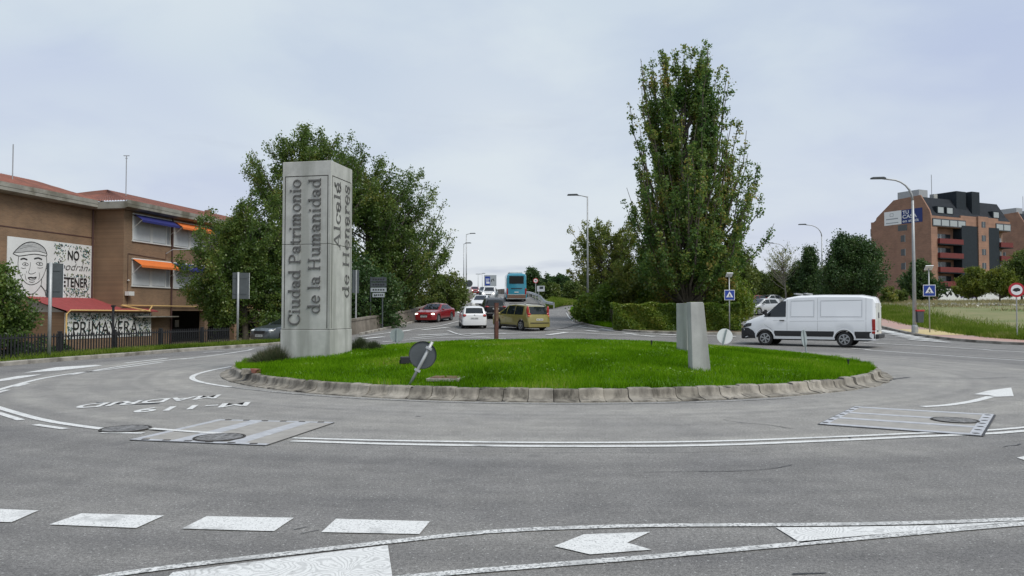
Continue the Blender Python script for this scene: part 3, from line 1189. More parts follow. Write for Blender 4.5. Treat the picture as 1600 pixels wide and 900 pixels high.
MONO = 1.43
mrot = R(-11.5)
mc = Vector((-4.80, 20.30, 0))
mz = mound(mc.x - .4, mc.y + .7) - .06
monu = empty('monument_pillar', (mc.x, mc.y, mz), mrot, 'tall square pale concrete pillar with raised serif lettering on the island', 'monument')
MB().box((-MONO / 2, MONO / 2, .0), (MONO, MONO, 2 * .80)).build('base_block', mat('pale_concrete'), monu, bevel=.012)
MB().box((-MONO / 2, MONO / 2, .81 + 1.1325), (MONO - .03, MONO - .03, 2.265)).build('shaft_block', mat('pale_concrete'), monu, bevel=.012)
MB().box((-MONO / 2, MONO / 2, 3.085 + 1.1125), (MONO - .03, MONO - .03, 2.225)).build('shaft_block', mat('pale_concrete'), monu, bevel=.012)
MB().box((-MONO / 2, MONO / 2, 2.6), (MONO - .07, MONO - .07, 5.0)).build('joint_core', mat('dark_joint'), monu)
faces_ = {'front': (Vector((-MONO, .015, 0)), Vector((1, 0, 0)), Vector((0, -1, 0))), 'side': (Vector((-.015, 0, 0)), Vector((0, 1, 0)), Vector((1, 0, 0)))}
for key, (o0, u, nrm) in faces_.items():
    for a0, a1, z0, z1 in ((.09, 1.34, 4.90, 4.922), (.09, .112, .84, 4.90), (1.318, 1.34, .84, 4.90)):
        p0 = o0 + u * a0 + nrm * .0025
        p1 = o0 + u * a1 + nrm * .0025
        MB().add([p0 + Vector((0, 0, z0)), p1 + Vector((0, 0, z0)), p1 + Vector((0, 0, z1)), p0 + Vector((0, 0, z1))], [(0, 1, 2, 3)]).build('panel_groove', mat('dark_joint'), monu)


def carve(text, face, base_u, z_start, length, cap):
    """letters run upwards, their feet to the right; each letter is a raised piece"""
    o0, u, nrm = faces_[face]
    adv = sum(glyph(c)[1] for c in text)
    sx = length / adv
    sy = cap / CAPH
    x = 0.0
    for ch in text:
        polys, w = glyph(ch)
        if polys:
            mb = MB()
            for k, poly in enumerate(polys):
                d = (.024 if face == 'front' else .009) + .0004 * k
                mb.prism(poly, -.004, d, lambda a, b, h, x=x: o0 + u * (base_u - b * sy) + Vector((0, 0, z_start + (x + a) * sx)) + nrm * h)
            mb.build('letter', mat('letter_stone'), monu)
        x += w


carve('Ciudad Patrimonio', 'front', .56, .91, 3.93, .33)
carve('de la Humanidad', 'front', 1.13, 1.22, 3.64, .34)
carve('Alcalá', 'side', .62, 2.96, 1.88, .40)
carve('de Henares', 'side', 1.22, 1.66, 3.16, .42)

# ------------------------------------------------------------------ the two low steles
mat('stele_concrete', (.40, .40, .385), .85, .12, 3, detail=8, bump=.3, bscale=60, tint2=(.24, .24, .225), scale2=3.0, amt2=.7, stretch=.12)


def stele(px0, px1, pxt0, pxt1, ybase, ytop, Yd, depth, skew, label, m, rz):
    p = at((px0 + px1) / 2, ybase, Yd)
    z0 = mound(p.x, p.y)
    s_ = Yd / FPX
    h = (ybase - ytop) * s_
    e = empty('stele', (p.x, p.y, z0), rz, label, 'stele', 'steles on the island')
    b0, b1 = (px0 - (px0 + px1) / 2) * s_, (px1 - (px0 + px1) / 2) * s_
    t0, t1 = (pxt0 - (px0 + px1) / 2) * s_, (pxt1 - (px0 + px1) / 2) * s_
    mb = MB()
    mb.prism([(b0, -.15), (b1, -.15), (t1 + .01, h - .03), (t1 - .015, h), (t0, h + skew)], 0, depth, lambda a, b, d: (a, d, b))
    mb.build('slab', m, e, bevel=.01)


stele(1082, 1112, 1079.5, 1100, 577, 469, 16.4, .30, -.005, 'nearer grey stele with sloping right edge standing on the lawn', mat('stele_concrete'), R(4))
stele(1071, 1094, 1071, 1090, 546, 470, 20.2, .42, .01, 'farther pale stele half hidden behind the nearer one', mat('pale_concrete'), R(28))

# ------------------------------------------------------------------ verges, kerbs, pavement, parapet
def sheet(name, label, yv, xl, xr, dz, m, nx=14, kind='structure'):
    rows_ = []
    for y in yv:
        a, b = interp(y, xl), interp(y, xr)
        rows_.append([(x, y, H(x, y) + dz) for x in np.linspace(a, b, nx)])
    return tag(MB().grid(rows_).build(name, m, smooth_=True), label, None, None, kind)


def sweep(name, pts, prof, m, parent=None, step=.5):
    """a profile (sideways, up) carried along a line on the land"""
    pl = spline(pts, step)
    rows_ = []
    for i, p in enumerate(pl):
        d = (pl[min(i + 1, len(pl) - 1)] - pl[max(i - 1, 0)])
        d.z = 0
        d.normalize()
        s_ = Vector((d.y, -d.x, 0))
        z = H(p.x, p.y) if name != 'parapet_wall' else interp(p.y, HR)
        rows_.append([(p.x + s_.x * a, p.y + s_.y * a, z + b) for a, b in prof])
    mb = MB().grid(rows_)
    mb.f.append(tuple(range(len(prof))))
    mb.f.append(tuple((len(rows_) - 1) * len(prof) + k for k in range(len(prof))))
    return mb.build(name, m, parent)


KERB = [(-.10, -.05), (-.10, .13), (.075, .13), (.10, .11), (.10, -.05), (-.10, -.05)]
KC = mat('kerb_concrete')
# left verge with its kerb
vl = sheet('verge', 'narrow green verge between left kerb and school fence', np.arange(-20, 43.1, 1.5), [(y, x - 1.9) for y, x in KL], [(y, x - .05) for y, x in KL], .10, mat('verge_ground'), 5)
sweep('kerb', [(x, y) for y, x in KL], KERB, KC, vl)
# hedge verge between slip road and side street
HVL = [(45.2, 12.6), (45.6, 11), (46, 10), (47, 7.9), (49, 6.8), (51.5, 6.0), (55, 5.4), (60, 5.0), (70, 5.2), (78, 5.9), (84, 8), (90, 11), (100, 18)]
HVR = [(45.2, 13.4), (45.6, 14.0), (46.5, 14.5), (52, 15.8), (70, 19.5), (100, 25)]
vh = sheet('verge', 'planted verge under the hedge and poplar', np.concatenate([[45.2, 45.4, 45.6, 45.8], np.arange(46, 100.1, 1.0)]), HVL, HVR, .11, mat('soil'), 16)
sweep('kerb', [(x, y) for y, x in HVL][::-1] + [(x, y) for y, x in HVR], KERB, KC, vh)
# embankment between the ramp and the slip road
EML = [(79, 3.5), (92, 3.6), (110, 2.7), (150, -1.0)]
EMR = [(79, 3.9), (84, 5.2), (90, 7.2), (100, 12), (104, 24), (110, 60), (150, 80)]
sheet('embankment', 'grassy bank beside the bridge ramp', np.arange(79, 150, 1.5), EML, EMR, .10, mat('verge_ground'), 14)
# right pavement, its kerb, and the waste ground behind
PVL = [(34.2, 48), (35.3, 32), (36.2, 27), (37.2, 25), (38.5, 24), (40, 23.4), (42, 23.2), (45, 23.4), (51, 24.9), (60, 27.3), (80, 33.5), (115, 45)]
pv_line = [(x, y) for y, x in PVL]


def offset_line(line, d):
    pl = [Vector((p[0], p[1], 0)) for p in line]
    out = []
    for i, p in enumerate(pl):
        t = (pl[min(i + 1, len(pl) - 1)] - pl[max(i - 1, 0)]).normalized()
        out.append((p.x + t.y * d, p.y - t.x * d))
    return out


def band(name, label, line, d0, d1, dz, m, parent=None, n=5, kind='structure'):
    a = spline(line, .8)
    a = [(p.x, p.y) for p in a]
    ls = [offset_line(a, d0 + (d1 - d0) * k / (n - 1)) for k in range(n)]
    o = MB().grid([[(q[0], q[1], H(*q) + dz) for q in l] for l in ls]).build(name, m, parent)
    if not parent:
        tag(o, label, None, None, kind)
    return o


pv = band('pavement', 'pink paved pavement along the right kerb', pv_line, .1, 2.3, .125, mat('pink_paver'))
sweep('kerb', pv_line, KERB, KC, pv)
band('dropped_kerb_paving', '', [(23.22, 43.0), (23.4, 45), (24.2, 48.5)], .12, 2.2, .135, mat('yellow_paver'), pv)
rows_ = []
for f in np.linspace(0, 1, 40) ** 2.2:
    a = spline(pv_line, 1.5)
    off = offset_line([(p.x, p.y) for p in a], 2.25)
    rows_.append([(q[0] + f * 110, q[1] + f * 105, H(q[0] + f * 110, q[1] + f * 105) + .118) for q in off])
tag(MB().grid(rows_).build('field', mat('dry_field'), smooth_=True), 'rough waste ground of dry and green grass on the right', None, None, 'structure')
# green grass along the pavement and dry tufts farther back
n = 60000
a = spline(pv_line, .4)
idx = rng.integers(12, len(a) - 40, n)
d = 2.35 + np.abs(rng.normal(0, 2.2, n))
P = np.array([offset_line([(a[max(i - 1, 0)].x, a[max(i - 1, 0)].y), (a[i].x, a[i].y), (a[min(i + 1, len(a) - 1)].x, a[min(i + 1, len(a) - 1)].y)], q)[1] for i, q in zip(idx, d)])
P += rng.normal(0, .3, P.shape)
Z = np.array([H(x, y) for x, y in P]) + .11
tag(inst('roadside_grass', blades_mesh('roadside_grass', np.column_stack([P, Z]), .34, .04, GRASS_W, .45)), 'long green grass behind the right pavement', 'grass', None, 'stuff')
n = 60000
X, Y = rng.uniform(22, 95, n), rng.uniform(50, 128, n)
ok = (X - np.interp(Y, [p[0] for p in PVL], [p[1] for p in PVL]) > 4) & (X / Y < .75) & (X / Y > .40)
nz = np.sin(X * .35 + np.sin(Y * .21) * 2) * np.sin(Y * .33 + X * .1) + .35 * (Y > 85)
ok &= nz > .1 + rng.uniform(-.4, .3, n) + .6 * (Y < 80)
P = np.stack([X, Y], 1)[ok]
Z = np.array([H(x, y) for x, y in P]) + .1
tag(inst('dry_grass', blades_mesh('dry_grass', np.column_stack([P, Z]), .42, .06, GRASS_D, .4)), 'dry straw-coloured grass over the waste ground', 'grass', None, 'stuff')
# grass of the left verge, the hedge verge edge and the embankment
n = 26000
Y = rng.uniform(18, 43, n)
kx = np.interp(Y, [p[0] for p in KL], [p[1] for p in KL])
X = kx - .15 - np.abs(rng.normal(0, .75, n))
ok = (rng.uniform(0, 1, n) < np.clip((Y - 24) / 5, .12, 1)) & (X > kx - 1.9)
Z = np.full(n, .09)
tag(inst('verge_grass', blades_mesh('verge_grass', np.stack([X, Y, Z], 1)[ok], .20, .03, GRASS_W, .45)), 'bright tufted grass along the school fence', 'grass', None, 'stuff')
n = 14000
Y = rng.uniform(48.8, 78, n)
X = np.interp(Y, [p[0] for p in HVL], [p[1] for p in HVL]) + .2 + np.abs(rng.normal(0, .5, n))
Z = np.array([H(x, y) for x, y in zip(X, Y)]) + .1
tag(inst('verge_grass', blades_mesh('verge_grass', np.stack([X, Y, Z], 1), .3, .035, GRASS, .45)), 'strip of green grass at the foot of the hedge', 'grass', None, 'stuff')
n = 26000
Y = rng.uniform(79.5, 125, n)
X = np.interp(Y, [p[0] for p in EML], [p[1] for p in EML]) + rng.uniform(.2, 1, n) * np.interp(Y, [79, 84, 90, 100, 125], [.6, 2, 4, 9, 14])
Z = np.array([H(x, y) for x, y in zip(X, Y)]) + .08
tag(inst('bank_grass', blades_mesh('bank_grass', np.stack([X, Y, Z], 1), .5, .07, GRASS_W, .4)), 'long grass on the bank beside the ramp', 'grass', None, 'stuff')

# parapet wall on the left of the ramp
mat('parapet_concrete', (.19, .165, .135), .9, .25, 1.6, detail=8, bump=.3, bscale=20, tint2=(.10, .085, .065), scale2=.5, amt2=.8)
tag(sweep('parapet_wall', [(x - .2, y) for y, x in XP][1:], [(-.16, -2.2), (-.16, .80), (-.19, .80), (-.19, .92), (.19, .92), (.19, .80), (.15, .80), (.20, -.05), (-.16, -2.2)], mat('parapet_concrete'), None, 1.5),
    'low weathered concrete parapet rising along the left of the ramp', 'wall')
sweep('gutter_kerb', [(x + .45, y) for y, x in XP][2:7], KERB, KC, road)
# guard rail on the right of the ramp
mat('galvanised', (.46, .47, .48), .45, .1, 8, metal=.55)
gr = empty('guard_rail', (3.0, 79, 0), 0, 'pale steel guard rail curving along the right of the ramp', 'guard rail')
gp = [(4.2, 78.2), (3.75, 79.5), (3.5, 82), (3.45, 88), (3.4, 94), (3.1, 102), (2.5, 110), (1.0, 125), (-1.0, 145)]
pl = spline(gp, .8)
mb = MB()
rows_ = [[(p.x - 3.0 + a, p.y - 79, H(p.x, p.y) + z) for a, z in ((.0, .45), (-.06, .52), (.0, .60), (-.06, .68), (.0, .76), (.02, .76), (.02, .45))] for p in pl]
mb.grid(rows_).build('rail', mat('galvanised'), gr)
for p in pl[::3]:
    MB().box((p.x - 2.93, p.y - 79, H(p.x, p.y) + .35), (.10, .08, .75)).build('post', mat('galvanised'), gr)
# bridge deck parapet seen at the top of the ramp
tag(sweep('bridge_parapet', [(-1.0, 146), (-5.0, 168), (-9, 195)], [(-.15, -.3), (-.15, 1.0), (.15, 1.0), (.15, -.3), (-.15, -.3)], mat('parapet_concrete'), None, 3), 'grey parapet at the crest of the bridge', 'wall')

# ------------------------------------------------------------------ school fence
mat('black_iron', (.016, .016, .018), .5, .2, 10)
KLp = [(y, x - 1.25) for y, x in KL]
fence = empty('iron_fence', (interp(25, KLp), 25, 0), 0, 'low black iron railing fence in front of the brick school', 'fence')
fo = fence.location
fl = spline([(interp(y, KLp), y) for y in np.arange(15.0, 37.3, 1.2)], .125)
picket = MB().box((0, 0, .46), (.036, .036, .80)).add([(-.013, -.013, .86), (.013, -.013, .86), (.013, .013, .86), (-.013, .013, .86), (0, 0, .93)], [(0, 1, 4), (1, 2, 4), (2, 3, 4), (3, 0, 4)]).mesh('picket', mat('black_iron'))
postm = MB().box((0, 0, .46), (.10, .10, .92)).box((0, 0, .94), (.12, .12, .04)).mesh('post', mat('black_iron'))
for i, p in enumerate(fl):
    if i % 20 == 10:
        inst('post', postm, fence, (p.x - fo.x, p.y - fo.y, 0))
    else:
        inst('picket', picket, fence, (p.x - fo.x, p.y - fo.y, 0))
for z in (.16, .76):
    MB().grid([[(p.x - fo.x + a, p.y - fo.y, z + b) for a, b in ((-.02, 0), (-.02, .045), (.02, .045), (.02, 0), (-.02, 0))] for p in fl[::3] + [fl[-1]]]).build('rail', mat('black_iron'), fence)
low = MB()
rows_ = [[(p.x - fo.x + a, p.y - fo.y, b) for a, b in ((-.10, -.8), (-.10, .06), (.10, .06), (.10, -.1))] for p in fl[::3] + [fl[-1]]]
low.grid(rows_).build('plinth', KC, fence)
# slender dark lamp post standing just behind the fence
p = at(176, 545, 31.5)
e = empty('dark_post', (p.x, p.y, -.2), 0, 'slim dark post standing behind the railing before the painted wall', 'post')
MB().tube([(0, 0, 0), (0, 0, 2.05)], .05, 10).build('shaft', mat('black_iron'), e)
MB().box((0, 0, 2.08), (.13, .13, .07)).build('cap', mat('black_iron'), e)

# ------------------------------------------------------------------ brick school with murals
def brick_mat(name, udir, c1, c2, mortar, bw=.26, bh=.075, stain=(.10, .07, .05)):
    m = bpy.data.materials.new(name)
    m.use_nodes = True
    nt = m.node_tree
    N, L = nt.nodes, nt.links
    b = N['Principled BSDF']
    geo = N.new('ShaderNodeNewGeometry')
    dt = N.new('ShaderNodeVectorMath')
    dt.operation = 'DOT_PRODUCT'
    dt.inputs[1].default_value = (udir[0], udir[1], 0)
    L.new(geo.outputs['Position'], dt.inputs[0])
    sp = N.new('ShaderNodeSeparateXYZ')
    L.new(geo.outputs['Position'], sp.inputs[0])
    cb = N.new('ShaderNodeCombineXYZ')
    L.new(dt.outputs['Value'], cb.inputs[0])
    L.new(sp.outputs['Z'], cb.inputs[1])
    br = N.new('ShaderNodeTexBrick')
    br.inputs['Scale'].default_value = 1.0
    br.inputs['Brick Width'].default_value = bw
    br.inputs['Row Height'].default_value = bh
    br.inputs['Mortar Size'].default_value = .010
    br.inputs['Color1'].default_value = (*c1, 1)
    br.inputs['Color2'].default_value = (*c2, 1)
    br.inputs['Mortar'].default_value = (*mortar, 1)
    L.new(cb.outputs[0], br.inputs['Vector'])
    n = N.new('ShaderNodeTexNoise')
    n.inputs['Scale'].default_value = .6
    n.inputs['Detail'].default_value = 7
    L.new(geo.outputs['Position'], n.inputs['Vector'])
    r = N.new('ShaderNodeValToRGB')
    r.color_ramp.elements[0].position, r.color_ramp.elements[1].position = .35, .7
    r.color_ramp.elements[0].color = (.85, .85, .85, 1)
    r.color_ramp.elements[1].color = (1.12, 1.1, 1.08, 1)
    L.new(n.outputs[0], r.inputs[0])
    mx = N.new('ShaderNodeMix')
    mx.data_type = 'RGBA'
    mx.blend_type = 'MULTIPLY'
    mx.inputs[0].default_value = 1
    L.new(br.outputs[0], mx.inputs[6])
    L.new(r.outputs[0], mx.inputs[7])
    L.new(mx.outputs[2], b.inputs['Base Color'])
    b.inputs['Roughness'].default_value = .9
    MATS[name] = m
    return m


SD = Vector((.19, .982, 0)).normalized()       # along the street fronts, away from the camera
SN = Vector((SD.y, -SD.x, 0))                  # out of the fronts, to the right
C1 = Vector((-27.87, 55.0, 0))                 # near corner of the farther wing
C0 = C1 - SN * 2.4                             # inner corner where the mural wall begins
Z0, ZE, ZF = -.8, 9.05, 9.65
BR = brick_mat('school_brick', SD, (.255, .155, .088), (.20, .12, .07), (.22, .17, .12))
BR2 = brick_mat('school_brick_end', SN, (.255, .155, .088), (.20, .12, .07), (.22, .17, .12))
mat('eave_concrete', (.27, .26, .225), .9, .2, 1.2, detail=8, tint2=(.10, .09, .06), scale2=.7, amt2=.8)
mat('roof_tile', (.22, .085, .058), .85, .35, 2.5, detail=8, tint2=(.12, .06, .045), scale2=.6, amt2=.7)
mat('shutter', (.55, .57, .58), .6, .05, 3)
mat('frame_white', (.62, .62, .60), .5)
mat('frame_grey', (.32, .33, .34), .5)
mat('awning_blue', (.010, .013, .12), .8, .15, 4)
mat('awning_orange', (.62, .15, .025), .8, .12, 4)
mat('pipe_brown', (.075, .035, .03), .6)
mat('pipe_yellow', (.62, .42, .16), .6)
mat('mural_white', (.66, .67, .66), .8, .07, .8, detail=6)
mat('mural_black', (.012, .012, .012), .7)
mat('mural_teal', (.035, .14, .15), .7)
mat('mural_olive', (.20, .24, .12), .7)
mat('mural_grey', (.42, .43, .43), .8, .15, 5)
mat('shed_red', (.25, .045, .045), .7, .15, 3)
mat('undercroft_shade', (.012, .011, .010), .9)  # near-black wall colour with the shade of the open undercroft put into it
mat('metal_grey', (.34, .35, .36), .5, .08, 5, metal=.4)
mat('door_pink', (.42, .12, .20), .6)
mat('grey_render', (.34, .34, .32), .9, .15, 2)


def s_at(px, o=C0):
    """distance along the front (from o) at which a vertical line of the picture meets it"""
    k = (px - 800) / FPX * 1.0
    # (o.x + SD.x s) = k (o.y + SD.y s) (pitch ignored)
    return (k * o.y - o.x) / (SD.x - k * SD.y)


school = empty('school_building', (C1.x, C1.y, Z0), 0, 'brown brick school with tiled roof, awnings and black-and-white murals', 'building')
sinv = -Vector((C1.x, C1.y, Z0))


def sp(o, s, n, z):
    """point: s along the front, n out of it, height z (in the school's own frame)"""
    return o + SD * s + SN * n + Vector((0, 0, z)) + sinv


def swall(name, o, s0, s1, z0, z1, n0, n1, m, parent=school, bevel=0):
    mb = MB()
    mb.add([sp(o, s, n, z) for z in (z0, z1) for s, n in ((s0, n0), (s1, n0), (s1, n1), (s0, n1))], [(3, 2, 1, 0), (4, 5, 6, 7), (0, 1, 5, 4), (1, 2, 6, 5), (2, 3, 7, 6), (3, 0, 4, 7)])
    return mb.build(name, m, parent, bevel=bevel)


# walls: nearer wing (mural wall), farther wing with an open undercroft
swall('wall', C0, -24, -.001, Z0, ZE, -10, 0, BR)
ULEN = 34.0
su = s_at(268, C1)
swall('wall', C1, 0, ULEN, 1.78, ZE, -12.4, 0, BR)
swall('wall', C1, 0, su, Z0, 1.779, -6, -.002, BR)
swall('undercroft_wall', C1, su + .002, ULEN, Z0, 1.778, -9, -6.2, mat('undercroft_shade'))
for k in range(1, 7):
    s = su + k * 4.6
    swall('column', C1, s, s + .5, Z0, 1.778, -.55, -.05, BR)
for k in range(3):
    swall('undercroft_notice', C1, su + 1.2 + k * 4.1, su + 1.8 + k * 4.1, .3, .95, -6.19, -6.15, mat('mural_white'))
# brick band courses
swall('string_course', C0, -24, -.05, 6.98, 7.05, 0, .02, mat('pipe_brown'))
# eaves slab
for name, o, s0, s1, nin in (('eaves', C0, -24.7, -.62, -10.5), ('eaves', C1, -.6, ULEN + .6, -12.5)):
    mb = MB()
    prof = [(nin, ZE + .002), (.45, ZE + .002), (.75, ZE + .10), (.75, ZF), (.66, ZF), (.66, ZF - .1), (nin, ZF - .1)]
    mb.prism(prof, s0, s1, lambda a, b, h, o=o: sp(o, h, a, b))
    mb.build(name, mat('eave_concrete'), school)
    swall('eave_joint', o, s0 + .02, s1 - .02, ZE + .30, ZE + .325, .75, .754, mat('dark_joint'))
# tiled roofs: rows of half-round tiles


def tiled(o, s_eave0, s_eave1, s_ridge0, s_ridge1, n_eave, n_ridge, z_eave, z_ridge, along=True):
    rows_ = []
    cols = int(abs(s_eave1 - s_eave0) / .11)
    for j in range(9):
        f = j / 8
        row = []
        for i in range(cols + 1):
            g = i / cols
            s = (s_eave0 + (s_eave1 - s_eave0) * g) * (1 - f) + (s_ridge0 + (s_ridge1 - s_ridge0) * g) * f
            n_ = n_eave + (n_ridge - n_eave) * f
            z = z_eave + (z_ridge - z_eave) * f + (.07 if i % 2 else 0) + (.012 * (j % 2))
            row.append(sp(o, s, n_, z) if along else sp(o, n_, s, z))
        rows_.append(row)
    return MB().grid(rows_).build('tiled_roof', mat('roof_tile'), school)


tiled(C0, -24.7, .4, -24.7, .4, .70, -5.5, ZF - .06, ZF + 1.75)
tiled(C1, -.55, ULEN, 5.2, ULEN, .70, -5.6, ZF - .06, ZF + 1.75)
tiled(C1, .70, -11.9, -5.6, -5.6, -.55, 5.2, ZF - .06, ZF + 1.75, along=False)
# chimney, masts, roof rail
ch = s_at(321, C1 - SN * 2)
swall('chimney', C1, ch, ch + .5, ZF + .4, ZF + 1.15, -2.2, -1.8, BR)
for px, o, n_, h in ((15.5, C0, -2.5, 2.4), (194, C1, -3.0, 3.3)):
    s = s_at(px, o - SN * (-n_))
    mast = MB().tube([sp(o, s, n_, ZF + .6), sp(o, s, n_, ZF + .9 + h)], .035, 6)
    if px > 100:
        mast.box(sp(o, s, n_, ZF + .9 + h), (.45, .06, .05)).box(sp(o, s, n_, ZF + .7 + h), (.16, .05, .04))
    mast.build('mast', mat('metal_grey'), school)
s = s_at(4, C0)
for z in (.35, .6):
    MB().tube([sp(C0, s - 1.5, -1.4, ZF + .5 + z), sp(C0, s + 1.0, -1.4, ZF + .3 + z)], .03, 6).build('roof_rail', mat('frame_white'), school)
# windows with roller shutters and awnings on the farther wing
wa, wb, wc, wd = s_at(205, C1), s_at(264, C1), s_at(270, C1), s_at(318, C1)
step = wc - wa
k = 0
for row, (zs, zt) in enumerate(((3.62, 5.42), (6.92, 8.72))):
    for j in range(6):
        a = wa + j * (wb - wa + .45)
        b = a + (wb - wa)
        w = MB()
        w.add([sp(C1, s, .012, z) for s, z in ((a, zs), (b, zs), (b, zt), (a, zt))], [(0, 1, 2, 3)])
        win = w.build('window', mat('frame_grey'), school)
        f1, f2, f3 = a + (b - a) * .44, a + (b - a) * .52, a + (b - a) * .87
        for s0, s1 in ((a + .06, f1), (f2, f3)):
            swall('shutter', C1, s0, s1, zs + .05, zt - .05, .013, .035, mat('shutter'), win)
        for s0, s1 in ((a - .02, a + .05), (f1 + .02, f2 - .02), (f3 + .02, f3 + .12), (b - .06, b + .02)):
            swall('frame', C1, s0, s1, zs, zt, .014, .055, mat('frame_white'), win)
        swall('sill', C1, a - .05, b + .05, zs - .10, zs, 0, .09, mat('frame_white'), win)
        blue = (row + j) % 2 == 1
        aw = MB()
        z1, z2 = zt + .10, zt - .34
        aw.add([sp(C1, a - .05, .06, z1 + .05), sp(C1, b + .05, .06, z1 + .05), sp(C1, b + .05, .85, z2), sp(C1, a - .05, .85, z2), sp(C1, b + .05, .85, z2 - .16), sp(C1, a - .05, .85, z2 - .16)],
               [(0, 1, 2, 3), (3, 2, 4, 5)])
        ao = aw.build('awning', mat('awning_blue' if blue else 'awning_orange'), school)
        for s in (a - .03, b + .03):
            MB().tube([sp(C1, s, .02, zt - 1.0), sp(C1, s, .84, z2)], .018, 6).build('arm', mat('frame_white'), ao)
        MB().tube([sp(C1, a - .06, .08, z1 + .02), sp(C1, b + .06, .08, z1 + .02)], .06, 8).build('roller', mat('frame_white'), ao)
for s, o, n_ in ((wb + .22, C1, .07), (-.25, C0, .07)):
    MB().tube([sp(o, s, n_, ZE), sp(o, s, n_, Z0)], .065, 8).build('drain_pipe', mat('pipe_brown'), school)
# cables, wall lamp, floodlight, yellow gas pipe
cz = [(-.3, 6.3), (.3, 6.25), (wb - .6, 6.05)]
for pts in ([(wa - .45, .03, 5.9), (wb - .5, .03, 5.75), (wb - .5, .03, 6.35)], [(wa - .45, .03, 5.9), (wa - .45, .03, 2.0)]):
    MB().tube([sp(C1, *q) for q in pts], .02, 5).build('cable', mat('pipe_brown'), school)
MB().tube([sp(C1, wb - .5, .03, 6.2), sp(C1, wb - .2, .4, 6.55), sp(C1, wb + 1.6, 1.4, 6.7)], .03, 6).build('lamp_arm', mat('metal_grey'), school)
swall('floodlight', C1, wa - .75, wa - .2, 2.85, 3.15, .05, .4, mat('frame_white'))
MB().lathe([(0, -.07), (.10, 0), (0, .07)], 10, 'Z', sp(C1, wa - .45, .1, 3.95)).build('bell', mat('frame_white'), school)
MB().tube([sp(C1, 1.4, 1.2, 1.72), sp(C1, -.3, .12, 2.15), sp(C1, 8, .12, 2.13), sp(C1, 20, .12, 2.10)], .045, 6).build('gas_pipe', mat('pipe_yellow'), school)
# canopy and door by the painted wall
swall('door_canopy', C1, .6, su - .2, 1.28, 1.36, 0, .8, mat('eave_concrete'))
swall('door', C1, .5, 1.5, Z0, 1.2, 0, .03, mat('frame_white'))
swall('poster', C1, .62, 1.3, -.1, .9, .031, .045, mat('door_pink'))

# big mural on the nearer wing
ml, mr_ = s_at(9, C0), s_at(141.5, C0)
MZ0, MZ1 = 2.58, 6.42
mural = MB()
mural.add([sp(C0, s, n_, z) for z in (MZ0, MZ1) for s, n_ in ((ml, 0), (mr_, 0), (mr_, .03), (ml, .03))], [(3, 2, 1, 0), (4, 5, 6, 7), (0, 1, 5, 4), (1, 2, 6, 5), (2, 3, 7, 6), (3, 0, 4, 7)])
mural = mural.build('mural_panel', mat('mural_white'), school)
MW, MH = mr_ - ml, MZ1 - MZ0


def mp(u, v, d=.034):
    return sp(C0, ml + u * MW, d, MZ0 + v * MH)


strokes = [  # (width, points): a man in a flat cap, drawn in brush lines
    (.10, [(.06, .72), (.10, .80), (.17, .90), (.25, .945), (.33, .93), (.40, .87), (.435, .77), (.43, .73)]),
    (.09, [(.06, .72), (.12, .69), (.20, .715), (.30, .745), (.43, .73)]),
    (.05, [(.07, .745), (.14, .755), (.24, .785), (.34, .80), (.43, .775)]), (.03, [(.13, .81), (.22, .86), (.32, .87)]), (.03, [(.16, .86), (.27, .90)]),
    (.07, [(.12, .68), (.115, .55), (.13, .42), (.165, .31), (.22, .235), (.28, .225), (.34, .27), (.39, .36), (.42, .48), (.435, .60), (.43, .72)]),
    (.16, [(.14, .635), (.175, .655), (.215, .64)]), (.16, [(.29, .665), (.335, .685), (.38, .665)]),
    (.05, [(.16, .56), (.185, .59), (.22, .575), (.225, .55), (.185, .535), (.16, .56)]), (.13, [(.185, .565), (.20, .56)]),
    (.05, [(.31, .59), (.34, .615), (.385, .60), (.385, .57), (.345, .56), (.31, .59)]), (.13, [(.345, .59), (.36, .585)]),
    (.05, [(.25, .60), (.245, .50), (.23, .43), (.25, .405), (.285, .415), (.31, .44)]), (.04, [(.205, .415), (.21, .45)]),
    (.14, [(.225, .335), (.255, .345), (.285, .34), (.32, .355)]), (.06, [(.225, .335), (.255, .305), (.30, .315), (.32, .355)]), (.05, [(.24, .275), (.27, .265), (.30, .28)]),
    (.04, [(.15, .50), (.17, .49), (.20, .50)]), (.04, [(.33, .52), (.36, .515), (.39, .53)]), (.04, [(.19, .40), (.20, .33), (.21, .29)]), (.04, [(.35, .44), (.355, .37), (.345, .32)]),
    (.07, [(.02, .40), (.06, .44), (.11, .47)]), (.07, [(.43, .52), (.47, .44), (.50, .40), (.51, .30)]), (.05, [(.16, .31), (.165, .20), (.21, .10), (.26, .06)]), (.06, [(.38, .34), (.37, .22), (.31, .10), (.26, .06)]),
    (.09, [(.17, .20), (.13, .14), (.10, .03)]), (.09, [(.37, .22), (.42, .12), (.43, .04)]), (.06, [(.21, .10), (.19, .03)]), (.07, [(.42, .12), (.46, .20), (.48, .26)]), (.05, [(.03, .55), (.05, .60), (.03, .66)]),
]
mb = MB()
for j, (w, pts) in enumerate(strokes):
    pl = spline([(u * 10, v * 10) for u, v in pts], .12)
    ribbon([mp(p.x / 10, p.y / 10, .034 + .0006 * j) for p in pl], w * .62, SN, mb)
mb.build('portrait_drawing', mat('mural_black'), mural)
mb = MB()
cap = [(.06, .725), (.10, .80), (.17, .90), (.25, .94), (.33, .925), (.40, .865), (.43, .775), (.34, .795), (.24, .78), (.14, .75)]
mb.add([mp(u, v, .0325) for u, v in cap], [tuple(range(len(cap)))]).build('portrait_cap', mat('mural_grey'), mural)
ud, vd = SD, Vector((0, 0, 1))
place_text('mural_lettering', 'NO', mat('mural_black'), mural, mp(.685, .70, .062), ud, vd, .145 * MW, .175 * MH, offset=.02)
